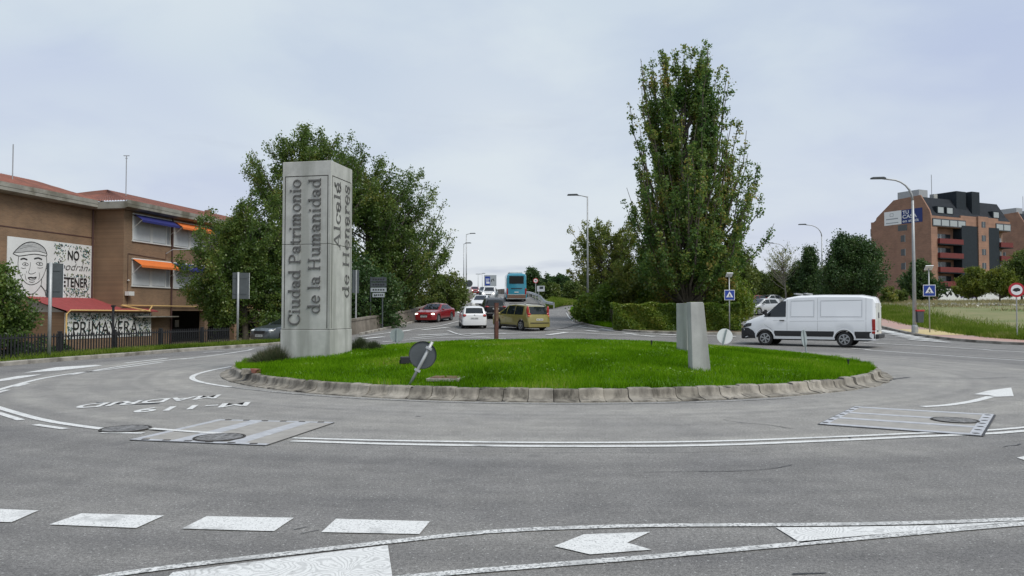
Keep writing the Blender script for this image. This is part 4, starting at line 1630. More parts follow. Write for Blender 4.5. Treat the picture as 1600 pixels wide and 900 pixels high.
place_text('mural_lettering', 'podrán', mat('mural_black'), mural, mp(.585, .475, .062), ud, vd, .36 * MW, .17 * MH, shear=.35, offset=-.012)
place_text('mural_lettering', 'DETENER', mat('mural_black'), mural, mp(.555, .215, .062), ud, vd, .395 * MW, .17 * MH, offset=.02)


def confetti(name, fn, u0, u1, n, m, parent, avoid, size):
    mb = MB()
    rr = random.Random(len(name) + n)
    for i in range(n):
        u, v = rr.uniform(u0, u1), rr.uniform(.03, .97)
        if avoid(u, v):
            continue
        t = rr.choice((-1, 1)) * rr.uniform(.3, 1.2)
        l, w = size * rr.uniform(.7, 1.2), size * .30
        c = fn(u, v, .036 + .00008 * (i % 200))
        a, b = (SD * math.cos(t) + vd * math.sin(t)) * l / 2, (SD * -math.sin(t) + vd * math.cos(t)) * w / 2
        mb.add([c - a, c - a * .3 - b, c + a * .5 - b, c + a, c + a * .3 + b, c - a * .5 + b], [(0, 1, 2, 3, 4, 5)])
    o = mb.build(name, m, parent)
    o['kind'] = 'stuff'
    return o


def av1(u, v):
    return (.66 < u < .85 and .68 < v < .90) or (.58 < u < .96 and .45 < v < .66) or (.55 < u < .965 and .20 < v < .40)


for m, n_ in ((mat('mural_black'), 260), (mat('mural_teal'), 210), (mat('mural_olive'), 200)):
    confetti('painted_flecks', mp, .52, .975, n_, m, mural, av1, .19)

# lean-to with the second mural
lr0 = s_at(42, C0)
dn = 2.8
lr1 = lr0 + 9.0
LZ = 1.72


def shed_corner(s, n_, z):
    return sp(C0, s, n_, z)


swall('lean_to_wall', C0, lr0 + .15, lr1 - .3, Z0, LZ - .05, 0.001, dn - .12, BR)
mb = MB()
mb.add([sp(C0, s, n_, z) for s, n_, z in ((lr0 + .14, .001, 2.55), (lr0 + .14, dn - .12, LZ - .06), (lr0 + .14, .001, LZ - .06), (lr0 + .15, .001, 2.55), (lr0 + .15, dn - .12, LZ - .06), (lr0 + .15, .001, LZ - .06))],
       [(0, 1, 2), (5, 4, 3), (0, 3, 4, 1), (1, 4, 5, 2), (2, 5, 3, 0)]).build('gable_panel', mat('grey_render'), school)
mb = MB()
rows_ = []
for i in range(73):
    s = lr0 - .1 + (lr1 - lr0 + .1) * i / 72
    rows_.append([sp(C0, s, n_, z + (.03 if i % 2 else 0)) for n_, z in ((.002, 2.66), (dn * .5, (2.66 + LZ) / 2), (dn + .25, LZ + .02), (dn + .25, LZ - .06))])
mb.grid(rows_).build('lean_to_roof', mat('shed_red'), school)
pl0, pl1 = lr0 + .16, lr1 - .35
PZ0, PZ1 = -.10, LZ - .10


def pp(u, v, d=.034):
    return sp(C0, pl0 + u * (pl1 - pl0), dn - .12 + d, PZ0 + v * (PZ1 - PZ0))


mural2 = swall('painted_wall_panel', C0, pl0, pl1, PZ0, PZ1, dn - .119, dn - .09, mat('mural_white'))
PWID, PHGT = pl1 - pl0, PZ1 - PZ0
place_text('mural_lettering', 'PRIMAVERA', mat('mural_black'), mural2, pp(.08, .10, .062), ud, vd, .74 * PWID, .56 * PHGT, offset=-.004)
place_text('mural_lettering', 'La', mat('mural_black'), mural2, pp(.20, .74, .062), ud, vd, .10 * PWID, .16 * PHGT, shear=.35, offset=-.012)


def av2(u, v):
    return (.07 < u < .84 and .07 < v < .68) and random.random() < .75


for m, n_ in ((mat('mural_black'), 240), (mat('mural_teal'), 220), (mat('mural_olive'), 200)):
    confetti('painted_flecks', pp, .01, .985, n_, m, mural2, av2, .22)
# yellow rain pipe at the corner of the lean-to
MB().tube([sp(C0, lr0 - .05, dn + .2, Z0), sp(C0, lr0 - .05, dn + .2, LZ - .2), sp(C0, lr0 + .15, dn + .32, LZ + .05), sp(C0, lr1 - 1.2, dn + .34, LZ + .03), sp(C0, lr1 + .2, dn - .4, 2.15)], .055, 6).build('gas_pipe', mat('pipe_yellow'), school)

# ------------------------------------------------------------------ brick apartment block on the right
AB = brick_mat('apartment_brick', (.44, -.90), (.32, .175, .12), (.265, .145, .10), (.27, .20, .155), .5, .15)
mat('slate', (.022, .026, .032), .85, .2, 1.5, spec=.2)
mat('slate_panel', (.022, .029, .036), .8, .12, 2, spec=.2)
mat('balcony_red', (.13, .018, .016), .7, .12, 2)
mat('window_dark', (.03, .037, .042), .12, spec=.6)
mat('window_pale', (.34, .37, .38), .4)
mat('blue_print', (.012, .03, .16), .6)
mat('print_white', (.78, .78, .78), .6)
mat('print_grey', (.30, .32, .34), .6)


def apartments(name, label, corner, rz, lenL, lenR, floors, signs, z0, fh=3.0, seed=1):
    """corner nearest the camera; gable end runs to the left, balcony front to the right"""
    e = empty(name, (corner[0], corner[1], z0), rz, label, 'building')
    ht = floors * fh

    def P(f, a, d, z):      # f 'L': a along gable end, 'R': a along balcony front; d out of the face
        return Vector((-a, -d, z)) if f == 'L' else Vector((d, a, z))

    def bx(nm, f, a0, a1, z0_, z1_, d0, d1, m, parent=e):
        return MB().add([P(f, a, d, z) for z in (z0_, z1_) for a, d in ((a0, d0), (a1, d0), (a1, d1), (a0, d1))],
                        [(3, 2, 1, 0), (4, 5, 6, 7), (0, 1, 5, 4), (1, 2, 6, 5), (2, 3, 7, 6), (3, 0, 4, 7)]).build(nm, m, parent)

    # body, cut back behind the balconies
    b0, b1, b2, b3, b4, b5 = [lenR * q for q in (.0, .36, .56, .69, .84, 1.0)]
    bx('wall', 'R', 2.0, lenR, 0, ht, -lenL + .01, -1.8, AB)
    bx('gable_wall', 'L', 0, lenL, 0, ht + .01, -2.01, 0, AB)
    for a0, a1 in ((b2, b3),):
        bx('pier', 'R', a0, a1, 0, ht + .6, -1.79, .35, AB)
    for a0, a1 in ((b1, b2), (b3, b4)):
        bx('slate_panel', 'R', a0 + .01, a1 - .01, 0, ht - fh * .55, -1.79, .15, mat('slate_panel'))
        bx('wall', 'R', a0 + .012, a1 - .012, ht - fh * .549, ht, -1.79, .0, AB)
    bx('front_band', 'R', 2.0, b1, ht - fh * .75, ht, -1.79, -.002, AB)
    bx('front_band', 'R', b4, b5, ht - fh * .75, ht, -1.79, -.002, AB)
    for fl_ in range(floors):
        zf = fl_ * fh
        for a0, a1 in ((2.0, b1), (b4, b5)):
            if fl_ < floors - 1:
                bx('balcony', 'R', a0, a1, zf - .12 + .3, zf + 1.25, -.12, .55, mat('balcony_red'))
                bx('balcony_floor', 'R', a0, a1, zf + .0, zf + .17, -1.79, .5, mat('slate_panel'))
                w = bx('window', 'R', a0 + .5, a1 - 1.0, zf + .2, zf + 2.5, -1.79, -1.72, mat('window_dark'))
                bx('blind', 'R', a0 + 1.2, a0 + 2.6, zf + 1.2, zf + 2.45, -1.718, -1.69, mat('window_pale'), w)
                bx('blind', 'R', a0 + 3.1, a0 + 3.7, zf + 1.2, zf + 2.45, -1.718, -1.69, mat('window_pale'), w)
        if fl_ < floors - 1:
            w = bx('window', 'R', (b2 + b3) / 2 - .7, (b2 + b3) / 2 + .7, zf + 1.2 + fh, zf + 2.5 + fh, .351, .37, mat('window_dark'))
            bx('frame', 'R', (b2 + b3) / 2 - .05, (b2 + b3) / 2 + .05, zf + 1.2 + fh, zf + 2.5 + fh, .371, .40, mat('window_pale'), w)
            w = bx('window', 'L', lenL * .42, lenL * .42 + 1.0, zf + 1.0, zf + 2.4, .002, .02, mat('window_dark'))
            bx('frame', 'L', lenL * .42 - .1, lenL * .42, zf + .9, zf + 2.5, .002, .06, mat('window_pale'), w)
    # attic window band round the corner
    for f, a0, a1 in (('R', .4, b1 + 1.5), ('R', b4 - 1, b5)):
        w = bx('attic_window', f, a0, a1, ht - fh * .72, ht - fh * .18, .003, .12, mat('window_dark'))
        n_ = int((a1 - a0) / 2.4)
        for q in range(n_):
            bx('pane', f, a0 + .2 + q * (a1 - a0) / n_, a0 - .2 + (q + 1) * (a1 - a0) / n_, ht - fh * .66, ht - fh * .26, .121, .14, mat('window_pale'), w)
    # gable top and mansard roof
    top = ht + 4.6
    g = [(0.0, ht), (lenL, ht - 1.2), (lenL * .92, ht + .1), (lenL * .90, ht + .9), (lenL * .60, top - .3), (lenL * .16, top), (.35, ht + 1.2)]
    MB().prism(g, -.35, -.005, lambda a, b, h: P('L', a, h, b)).build('gable_wall', AB, e)
    pr = [(-.02, ht + .02), (-.9, ht + 1.0), (-lenL * .20, top - .25), (-lenL * .58, top - .45), (-lenL + .1, ht - .2)]
    MB().prism(pr, .35, lenR, lambda a, b, h: P('R', h, a, b)).build('roof', mat('slate'), e)
    bx('roof_plant', 'L', lenL * .20, lenL * .55, top - .4, top + 1.3, -3.2, -.4, mat('metal_grey'))
    bx('stair_tower', 'R', lenR * .40, lenR * .52, ht + .5, top + 1.5, -lenL * .45, -1.6, mat('slate_panel'))
    bx('stair_tower', 'R', lenR * .56, lenR * .66, ht + .5, top + 1.6, -lenL * .45, -1.0, mat('slate_panel'))
    for q in range(3):
        w = bx('dormer', 'R', lenR * (.10 + .11 * q) if q < 2 else lenR * .80, (lenR * (.10 + .11 * q) if q < 2 else lenR * .80) + 2.4, ht + .6, ht + 2.2, -2.6, -.5, mat('slate_panel'))
        aa = (lenR * (.10 + .11 * q) if q < 2 else lenR * .80) + .3
        bx('pane', 'R', aa, aa + 1.8, ht + .8, ht + 2.0, -.499, -.47, mat('window_pale'), w)
    bx('parapet', 'R', b1, b4, ht, ht + .5, -.5, -.003, AB)
    bx('chimney', 'R', lenR * .25, lenR * .25 + 1.2, top - .6, top + .9, -5, -4, mat('grey_render'))
    MB().tube([P('R', lenR * .25, -4.5, top), P('R', lenR * .25, -4.5, top + 5.2)], .07, 5).build('mast', mat('metal_grey'), e)
    bx('rail', 'R', lenR * .72, lenR * .88, top, top + 1.5, -5, -4.9, mat('metal_grey'))
    # balconies on the far left end of the gable
    for fl_ in (floors - 2, floors - 3):
        bx('balcony', 'L', lenL, lenL + 1.6, fl_ * fh + .1, fl_ * fh + 1.2, -5, -.6, mat('balcony_red'))
    bx('glass_terrace', 'L', lenL - .4, lenL + .5, ht - 3.1, ht - 1.4, -5, -.4, mat('window_dark'))
    if signs:
        sa = lenL * .76
        w1 = bx('banner', 'L', lenL * .47, sa, ht - 1.1, ht + 1.9, .004, .05, mat('print_white'))
        w2 = bx('banner', 'L', lenL * .13, lenL * .465, ht - 1.1, ht + 1.9, .004, .05, mat('blue_print'))
        U, V = Vector((1, 0, 0)), Vector((0, 0, 1))
        place_text('banner_lettering', 'TU', mat('print_white'), w2, (-lenL * .45, -.06, ht + .95), U, V, 1.5, .75, offset=.02)
        place_text('banner_lettering', 'CASA', mat('print_white'), w2, (-lenL * .45, -.06, ht + .0), U, V, 3.4, .80, offset=.02)
        place_text('banner_lettering', 'en stock', mat('print_white'), w2, (-lenL * .45, -.06, ht - .85), U, V, 3.9, .62, offset=.01)
        for zz, hh, ww in ((ht + .10, .42, 3.0), (ht - .75, .35, 3.1)):
            bx('banner_print', 'L', sa - .4 - ww, sa - .4, zz, zz + hh * .55, .051, .055, mat('print_grey'), w1)
        for a0, a1, z0_, z1_ in ((sa - 1.5, sa - 1.4, .75, 1.45), (sa - 2.3, sa - 2.2, .75, 1.45), (sa - 2.2, sa - 1.5, 1.36, 1.45), (sa - 2.2, sa - 1.5, .75, .84)):
            bx('banner_print', 'L', a0, a1, ht + z0_, ht + z1_, .051, .055, mat('print_grey'), w1)
        bx('window', 'L', lenL * .38, lenL * .53, ht - 2.6, ht - 1.35, .003, .03, mat('window_dark'))
    return e


ac = at(1457, 480, 160)
apartments('apartment_block', 'red brick apartment block with dark red balconies and a blue banner', (ac.x, ac.y), R(-64), 14.6, 27, 6, True, 4.0)
ac2 = at(1606, 480, 215)
apartments('apartment_block', 'farther brick block cut by the right edge of the picture', (ac2.x, ac2.y), R(-64), 14, 26, 7, False, 4.6)
# low white wall with graffiti in front of the flats
gp0, gp1 = at(1466, 468, 140), at(1600, 468, 140)
gw = empty('graffiti_wall', (gp0.x, 140, H(gp0.x, 140)), 0, 'low white wall with black and violet graffiti before the flats', 'wall')
MB().box((9, 0, .9), (18, .25, 2.6)).build('wall', mat('print_white'), gw)
mat('graffiti_violet', (.20, .16, .36), .7)
rr = random.Random(3)
for k in range(16):
    x = .5 + k * .42 + rr.uniform(-.1, .1)
    pl = [Vector((x + rr.uniform(-.4, .5), -.13 - .002 * k, rr.uniform(.5, 2.0))) for _ in range(4)]
    ribbon(pl, rr.uniform(.18, .4), (0, -1, 0)).build('graffiti', mat('mural_black') if k < 8 or k % 3 else mat('graffiti_violet'), gw)
for k in range(4):
    ribbon([Vector((5.0 + k * .6, -.17 - .002 * k, .5)), Vector((5.1 + k * .6, -.17 - .002 * k, 1.2)), Vector((4.95 + k * .6, -.17 - .002 * k, 2.0))], .45, (0, -1, 0)).build('graffiti', mat('graffiti_violet'), gw)

# ------------------------------------------------------------------ trees, shrubs, hedge
mat('bark', (.10, .085, .065), .95, .3, 6, bump=.6)
mat('bark_pale', (.24, .22, .18), .9, .25, 5, bump=.4)
L_POP = leaf_mat('poplar_leaf', [(.0, (.055, .13, .032)), (.4, (.115, .21, .042)), (.68, (.19, .26, .05)), (.86, (.31, .29, .06)), (1, (.42, .28, .08))], .5)
L_ELM = leaf_mat('elm_leaf', [(.0, (.045, .095, .02)), (.45, (.10, .17, .032)), (.8, (.175, .24, .045)), (1, (.29, .28, .065))], .5)
L_LOC = leaf_mat('locust_leaf', [(.0, (.07, .12, .02)), (.5, (.15, .20, .034)), (.85, (.28, .28, .055)), (1, (.40, .35, .09))], .5)
L_HDG = leaf_mat('hedge_leaf', [(.0, (.05, .11, .012)), (.45, (.125, .21, .022)), (.8, (.23, .29, .035)), (1, (.36, .36, .06))], .45)
L_DRK = leaf_mat('dark_leaf', [(.0, (.025, .06, .018)), (.6, (.055, .11, .028)), (1, (.11, .155, .042))], .38)
L_YEL = leaf_mat('yellow_green_leaf', [(.0, (.07, .11, .014)), (.5, (.14, .18, .02)), (1, (.27, .27, .045))], .4)
L_OLV = leaf_mat('olive_leaf', [(.0, (.05, .09, .018)), (.5, (.11, .16, .03)), (1, (.21, .23, .055))], .45)
L_ROS = leaf_mat('rosemary_leaf', [(.0, (.035, .055, .022)), (.6, (.075, .095, .045)), (1, (.16, .14, .09))], .25)


def limbs_to(base, top, targets, attach, bow, rng_l):
    """curved limbs from the trunk to each target; returns arrays (limb, step, xyz)"""
    n = len(targets)
    k = 9
    t = np.linspace(0, 1, k)[None, :, None]
    a = attach[:, None, :]
    b = targets[:, None, :]
    mid = (a + b) / 2 + bow[:, None, :]
    C = (1 - t) ** 2 * a + 2 * t * (1 - t) * mid + t * t * b
    C[:, 1:-1] += rng_l.normal(0, .022, C[:, 1:-1].shape) * np.linalg.norm(targets - attach, axis=1)[:, None, None] * .5
    return C


def tree(name, label, base, height, targets_fn, nl, per, leaf, lsize, trunk_r, m_bark='bark', spread=.45, leafy=.5, bow_up=.12, attach_fn=None, cat='tree', group=None, trunk_h=.85, droop=0.0, seed=1, lean=(0, 0), aspect=.62, sparse=0.0):
    r = np.random.default_rng(seed)
    e = empty(name, base, 0, label, cat, group)
    T = targets_fn(r, nl) * height
    axis = lambda z: np.stack([lean[0] * z + .15 * np.sin(z * .5 + seed), lean[1] * z + .12 * np.cos(z * .6 + seed) - .12, z], -1)
    rad = np.hypot(T[:, 0], T[:, 1])
    za = attach_fn(T, rad, height) if attach_fn else np.clip(T[:, 2] - rad * .9 - .04 * height, .12 * height, trunk_h * height)
    att = axis(za)
    bow = np.stack([T[:, 0] * .18, T[:, 1] * .18, -bow_up * (T[:, 2] - za)], 1)
    C = limbs_to(None, None, T, att, bow, r)
    # wood
    mb = MB()
    zz = np.linspace(-.15, trunk_h * height, 10)
    mb.tube([tuple(p) for p in axis(zz)], [max(.03, trunk_r * (1.25 if z < .2 else 1) * (1 - .88 * max(0, z) / (trunk_h * height))) for z in zz], 9)
    for i in range(nl):
        ln = np.linalg.norm(T[i] - att[i])
        r0 = min(trunk_r * .32, .010 + .008 * ln)
        mb.tube([tuple(p) for p in C[i]], [r0 * (1 - .9 * j / 8) + .004 for j in range(9)], 4, False)
    mb.build('trunk', mat(m_bark), e, True)
    # leaves along the outer part of every limb, in short side sprays
    cnt = r.poisson(per, nl).clip(3)
    li = np.repeat(np.arange(nl), cnt)
    tt = 1 - leafy * np.sqrt(r.uniform(0, 1, len(li))) * r.uniform(.2, 1, len(li))
    f = np.clip(tt, 0, 1) * 8
    i0 = np.minimum(f.astype(int), 7)
    fr = (f - i0)[:, None]
    P = C[li, i0] * (1 - fr) + C[li, i0 + 1] * fr
    # spray directions shared by little groups of leaves so that the crown breaks into clumps
    grp = (li * 7 + r.integers(0, 7, len(li)))
    gd = r.normal(size=(nl * 7, 3))
    off = gd[grp] * r.uniform(.0, 1.0, len(li))[:, None] * spread * .62 + r.normal(size=(len(li), 3)) * spread * .38
    off[:, 2] = off[:, 2] * .8 - droop * np.abs(off[:, 0] + off[:, 1])
    P = P + off * np.where(tt > .93, .7, 1.0)[:, None]
    thin = sparse * np.clip((P[:, 2] / height - .55) / .4, 0, 1)
    P = P[(P[:, 2] > .12) & (r.uniform(0, 1, len(P)) > thin)]
    inst('crown', leaves_mesh('crown', P, lsize, leaf, aspect=aspect, droop=droop * .5), e)
    return e


def crown_ball(lobes, shell=.55, top_bias=0.0):
    """targets spread through ellipsoid lobes (cx,cy,cz,rx,ry,rz,weight), in units of the tree's height"""
    def fn(r, n):
        w = np.array([l[6] for l in lobes], float)
        which = r.choice(len(lobes), n, p=w / w.sum())
        d = r.normal(size=(n, 3))
        d /= np.linalg.norm(d, axis=1)[:, None]
        q = (shell + (1 - shell) * r.uniform(0, 1, n) ** .6)
        q = np.where(r.uniform(0, 1, n) < .25, q * r.uniform(.3, 1, n), q)
        q *= r.uniform(.86, 1.1, n)
        L_ = np.array([l[:6] for l in lobes])[which]
        return L_[:, :3] + d * q[:, None] * L_[:, 3:]
    return fn


def poplar_targets(r, n):
    z = .13 + .87 * r.uniform(0, 1, n) ** 1.0
    prof = np.interp(z, [.10, .18, .30, .42, .55, .68, .80, .90, .97, 1.0], [.20, .25, .27, .262, .235, .215, .21, .195, .15, .04])
    t = r.uniform(0, 2 * math.pi, n)
    q = np.sqrt(r.uniform(.04, 1, n)) * r.uniform(.82, 1.06, n)
    return np.stack([np.cos(t) * prof * q, np.sin(t) * prof * q, z], 1)


def branching_tree(name, label, base, height, stems, twigs_per, per, leaf, lsize, trunk_r, twig=(.5, 1.4), up=.75, out=.35, droop=0.0, m_bark='bark', seed=1, trunk_h=.85, from_t=.22, attach=None, spread=.16, aspect=.7, wild=.35, cat='tree', tip_leaf=1.0):
    """trunk > rising stems > twigs, leaves only along the twigs: crown breaks into sprays with sky between"""
    r = np.random.default_rng(seed)
    e = empty(name, base, 0, label, cat)
    T = stems * height
    n = len(T)
    rad = np.hypot(T[:, 0], T[:, 1])
    za = attach(T, rad, height, r) if attach else np.clip(T[:, 2] - rad * .9 - .08 * height * r.uniform(.5, 2, n), .14 * height, .8 * height)
    ax = lambda z: np.stack([.10 * np.sin(z * .5 + seed), .10 * np.cos(z * .6 + seed) - .1, z], -1)
    A_ = ax(za)
    bow = np.stack([T[:, 0] * .16, T[:, 1] * .16, -.16 * (T[:, 2] - za)], 1)
    C = limbs_to(None, None, T, A_, bow, r)
    mb = MB()
    zz = np.linspace(-.15, trunk_h * height, 10)
    mb.tube([tuple(p) for p in ax(zz)], [max(.03, trunk_r * (1.3 if z < .2 else 1) * (1 - .9 * max(0, z) / (trunk_h * height))) for z in zz], 9)
    for i in range(n):
        ln = np.linalg.norm(T[i] - A_[i])
        r0 = min(trunk_r * .45, .015 + .010 * ln)
        mb.tube([tuple(p) for p in C[i]], [r0 * (1 - .92 * j / 8) + .006 for j in range(9)], 5, False)
    # twigs
    m = n * twigs_per
    si = np.repeat(np.arange(n), twigs_per)
    t = from_t + (1 - from_t) * r.uniform(0, 1, m) ** .8
    f = np.clip(t, 0, .9999) * 8
    i0 = f.astype(int)
    fr = (f - i0)[:, None]
    P0 = C[si, i0] * (1 - fr) + C[si, np.minimum(i0 + 1, 8)] * fr
    D = C[si, np.minimum(i0 + 1, 8)] - C[si, i0]
    D /= np.linalg.norm(D, axis=1)[:, None] + 1e-6
    O = P0 * np.array([1, 1, 0])
    O /= np.linalg.norm(O, axis=1)[:, None] + 1e-3
    R_ = r.normal(size=(m, 3))
    d = D * up + O * out + R_ * wild + np.array([0, 0, -droop * .4])
    d /= np.linalg.norm(d, axis=1)[:, None]
    L_ = r.uniform(*twig, m) * (1.15 - .75 * t)
    P1 = P0 + d * L_[:, None]
    sag = np.array([0, 0, -1.0]) * (droop * L_ ** 1.5)[:, None]
    for i in range(0, m, 1 if m < 700 else 2):
        mb.tube([tuple(P0[i]), tuple((P0[i] + P1[i]) / 2 + sag[i] * .3), tuple(P1[i] + sag[i])], [.012, .008, .004], 3, False)
    mb.build('trunk', mat(m_bark), e, True)
    k = r.poisson(per * L_ / np.mean(L_) * (1 - (1 - tip_leaf) * np.clip((P1[:, 2] / height - .6) / .4, 0, 1))).clip(2)
    li = np.repeat(np.arange(m), k)
    u = np.sqrt(r.uniform(.02, 1.15, len(li)))[:, None]
    Q = P0[li] * (1 - u) + P1[li] * u + sag[li] * u * u + r.normal(size=(len(li), 3)) * spread * (1.1 - .35 * u)
    Q = Q[Q[:, 2] > .15]
    inst('crown', leaves_mesh('crown', Q, lsize, leaf, aspect=aspect, droop=droop * .4), e)
    return e


# great poplar on the right
pr_ = np.random.default_rng(5)
NS = 190
z = .24 + .74 * pr_.uniform(0, 1, NS) ** .78
prof = np.interp(z, [.24, .39, .53, .685, .80, .91, .95, 1.0], [.225, .255, .24, .20, .188, .168, .115, .02])
t = np.arange(NS) * 2.39996 + pr_.uniform(-.3, .3, NS)
q = np.sqrt(pr_.uniform(.12, 1.05, NS)) * pr_.uniform(.92, 1.03, NS)
STEMS = np.stack([np.cos(t) * prof * q, np.sin(t) * prof * q, z], 1)
PLUMES = np.array([(-.165, -.02), (-.125, .03), (-.09, -.04), (-.03, 0), (.01, .03), (.045, -.03), (.085, .04), (.125, -.02), (.16, .02), (-.05, .12), (.05, -.12), (.0, .15)])
for i in np.where(z > .74)[0]:          # the top breaks into separate spires
    j = np.argmin(((PLUMES - STEMS[i, :2]) ** 2).sum(1))
    f = min(1, (z[i] - .74) / .08) * .85
    STEMS[i, :2] = STEMS[i, :2] * (1 - f) + (PLUMES[j] + pr_.normal(0, .006, 2)) * f
zl = pr_.uniform(.12, .28, 30)
tl = pr_.uniform(0, 6.283, 30)
ql = pr_.uniform(.4, 1.0, 30) * np.interp(zl, [.12, .2, .3], [.14, .19, .22])
LOW = np.stack([np.cos(tl) * ql, np.sin(tl) * ql, zl], 1)
STEMS = np.concatenate([STEMS, LOW, np.array([[-.165, -.03, .95], [-.12, 0, .955], [-.14, .05, .93], [-.03, 0, .985], [.0, 0, 1.0], [.03, .02, .99], [.065, -.02, .99], [.05, -.05, .97], [.12, 0, .93], [.15, 0, .925], [.31, 0, .37], [.27, .02, .47], [-.20, 0, .80], [.22, 0, .62], [.23, .03, .55], [.20, -.05, .69], [.25, 0, .51], [.21, .05, .64], [.19, 0, .74], [.24, -.04, .58]])])
branching_tree('poplar_tree', 'tall upright poplar with yellowing leaves behind the hedge', ground_at(1074, 50.5, .1), 18.6, STEMS, 16, 36, L_POP, .165, .30, twig=(.45, 1.15), up=1.5, out=.16, wild=.34, m_bark='bark', seed=11, trunk_h=.88,
               attach=lambda T, rad, h, r: np.where(T[:, 2] < .285 * h, np.clip(T[:, 2] - rad * .7, .08 * h, h), np.clip(T[:, 2] - rad * 2.6 - .14 * h * r.uniform(.5, 1.6, len(T)), .07 * h, .70 * h)), spread=.15, from_t=.22, aspect=.8)
# low skirt of leaves round the poplar's foot
# big dark trees behind the pillar
zb = -.6


def lobes(seed, ls, n):
    return crown_ball(ls, .72)(np.random.default_rng(seed), n)


b = at(384, 500, 50); b.z = zb
branching_tree('elm_tree', 'dark drooping tree beside the school, left of the pillar', b, 10.8, lobes(21, [(-.04, 0, .58, .28, .28, .28, 3), (-.24, -.05, .44, .16, .22, .20, 1.8), (.08, 0, .78, .20, .22, .18, 1.5), (.10, -.05, .40, .28, .25, .24, 2), (-.13, 0, .70, .16, .2, .18, 1)], 100), 24, 32, L_ELM, .15, .22, twig=(.5, 1.25), up=.5, out=.5, droop=.38, seed=21, spread=.16, wild=.5)
b = at(466, 500, 57); b.z = zb
branching_tree('elm_tree', 'tallest airy tree directly behind the pillar', b, 16.4, lobes(22, [(-.10, 0, .82, .14, .20, .14, 1.3), (.01, 0, .89, .16, .18, .10, 1.5), (.13, 0, .86, .14, .18, .11, 1.2), (.22, 0, .78, .12, .18, .12, .8), (.02, 0, .55, .28, .25, .28, 3.0), (-.14, 0, .62, .14, .2, .2, 1.0)], 130), 22, 32, L_ELM, .165, .32, twig=(.55, 1.35), up=.7, out=.35, droop=.12, seed=22, spread=.18, wild=.5, tip_leaf=.7)
b = at(572, 500, 60); b.z = zb
branching_tree('elm_tree', 'broad dark tree between the pillar and the red car', b, 16.0, lobes(23, [(-.08, 0, .82, .20, .22, .15, 1.6), (.12, 0, .74, .18, .2, .18, 1.6), (.20, 0, .58, .20, .22, .24, 2.4), (-.10, 0, .50, .24, .24, .28, 2.2), (-.02, -.05, .32, .24, .22, .18, 2.2), (.29, .05, .48, .13, .18, .22, 1.6)], 190), 22, 32, L_ELM, .165, .32, twig=(.55, 1.35), up=.6, out=.4, droop=.2, seed=23, spread=.18, wild=.5, tip_leaf=.7)
b = at(520, 500, 52); b.z = zb
tree('elm_tree', 'low dark tree filling the shade behind the pillar', b, 7.5, crown_ball([(0, 0, .55, .48, .4, .38, 1), (-.45, 0, .40, .30, .3, .30, .6), (.42, 0, .40, .30, .3, .30, .6)]), 220, 200, L_DRK, .22, .2, spread=.6, seed=24)
b = at(588, 500, 64); b.z = zb
tree('elm_tree', 'dark shrubby tree above the parapet by the red car', b, 7.8, crown_ball([(0, 0, .50, .42, .35, .40, 1), (-.35, 0, .38, .3, .3, .30, .7)]), 200, 200, L_DRK, .22, .18, spread=.6, seed=25)
b = at(697, 490, 76); b.z = .4
tree('shrub', 'yellowing shrub at the right end of the dark trees', b, 5.6, crown_ball([(0, 0, .55, .42, .4, .42, 1), (-.30, 0, .40, .3, .3, .3, .6)]), 130, 150, L_OLV, .24, .12, spread=.55, seed=26, cat='shrub')
b = at(722, 490, 92); b.z = 1.6
tree('shrub', 'small low shrub on the bank left of the parapet', b, 2.6, crown_ball([(0, 0, .5, .6, .5, .45, 1)]), 60, 110, L_OLV, .2, .06, spread=.4, seed=27, cat='shrub')
for px, Yd, h, lb, sd_ in ((22, 28.0, 1.25, 'dark low shrub behind the railing at the left edge', 91), (62, 29.0, 1.2, 'dark low shrub behind the railing beside the tall sign', 92), (92, 30.5, 1.0, 'smallest dark shrub behind the railing by the yellow pipe', 93)):
    b = at(px, 560, Yd)
    b.z = -.55
    tree('bush', lb, b, h, crown_ball([(0, 0, .5, .75, .5, .46, 1)]), 46, 110, L_DRK, .10, .03, spread=.2, seed=sd_, cat='shrub')
# small tree at the left edge
b = at(-22, 560, 27.5); b.z = -.3
tree('small_tree', 'small round leafy tree cut by the left edge of the picture', b, 4.15, crown_ball([(0, 0, .58, .36, .36, .34, 1), (.12, 0, .42, .30, .3, .22, .6), (-.1, 0, .75, .25, .25, .22, .5)]), 150, 190, L_ELM, .13, .08, spread=.34, leafy=.55, seed=28)
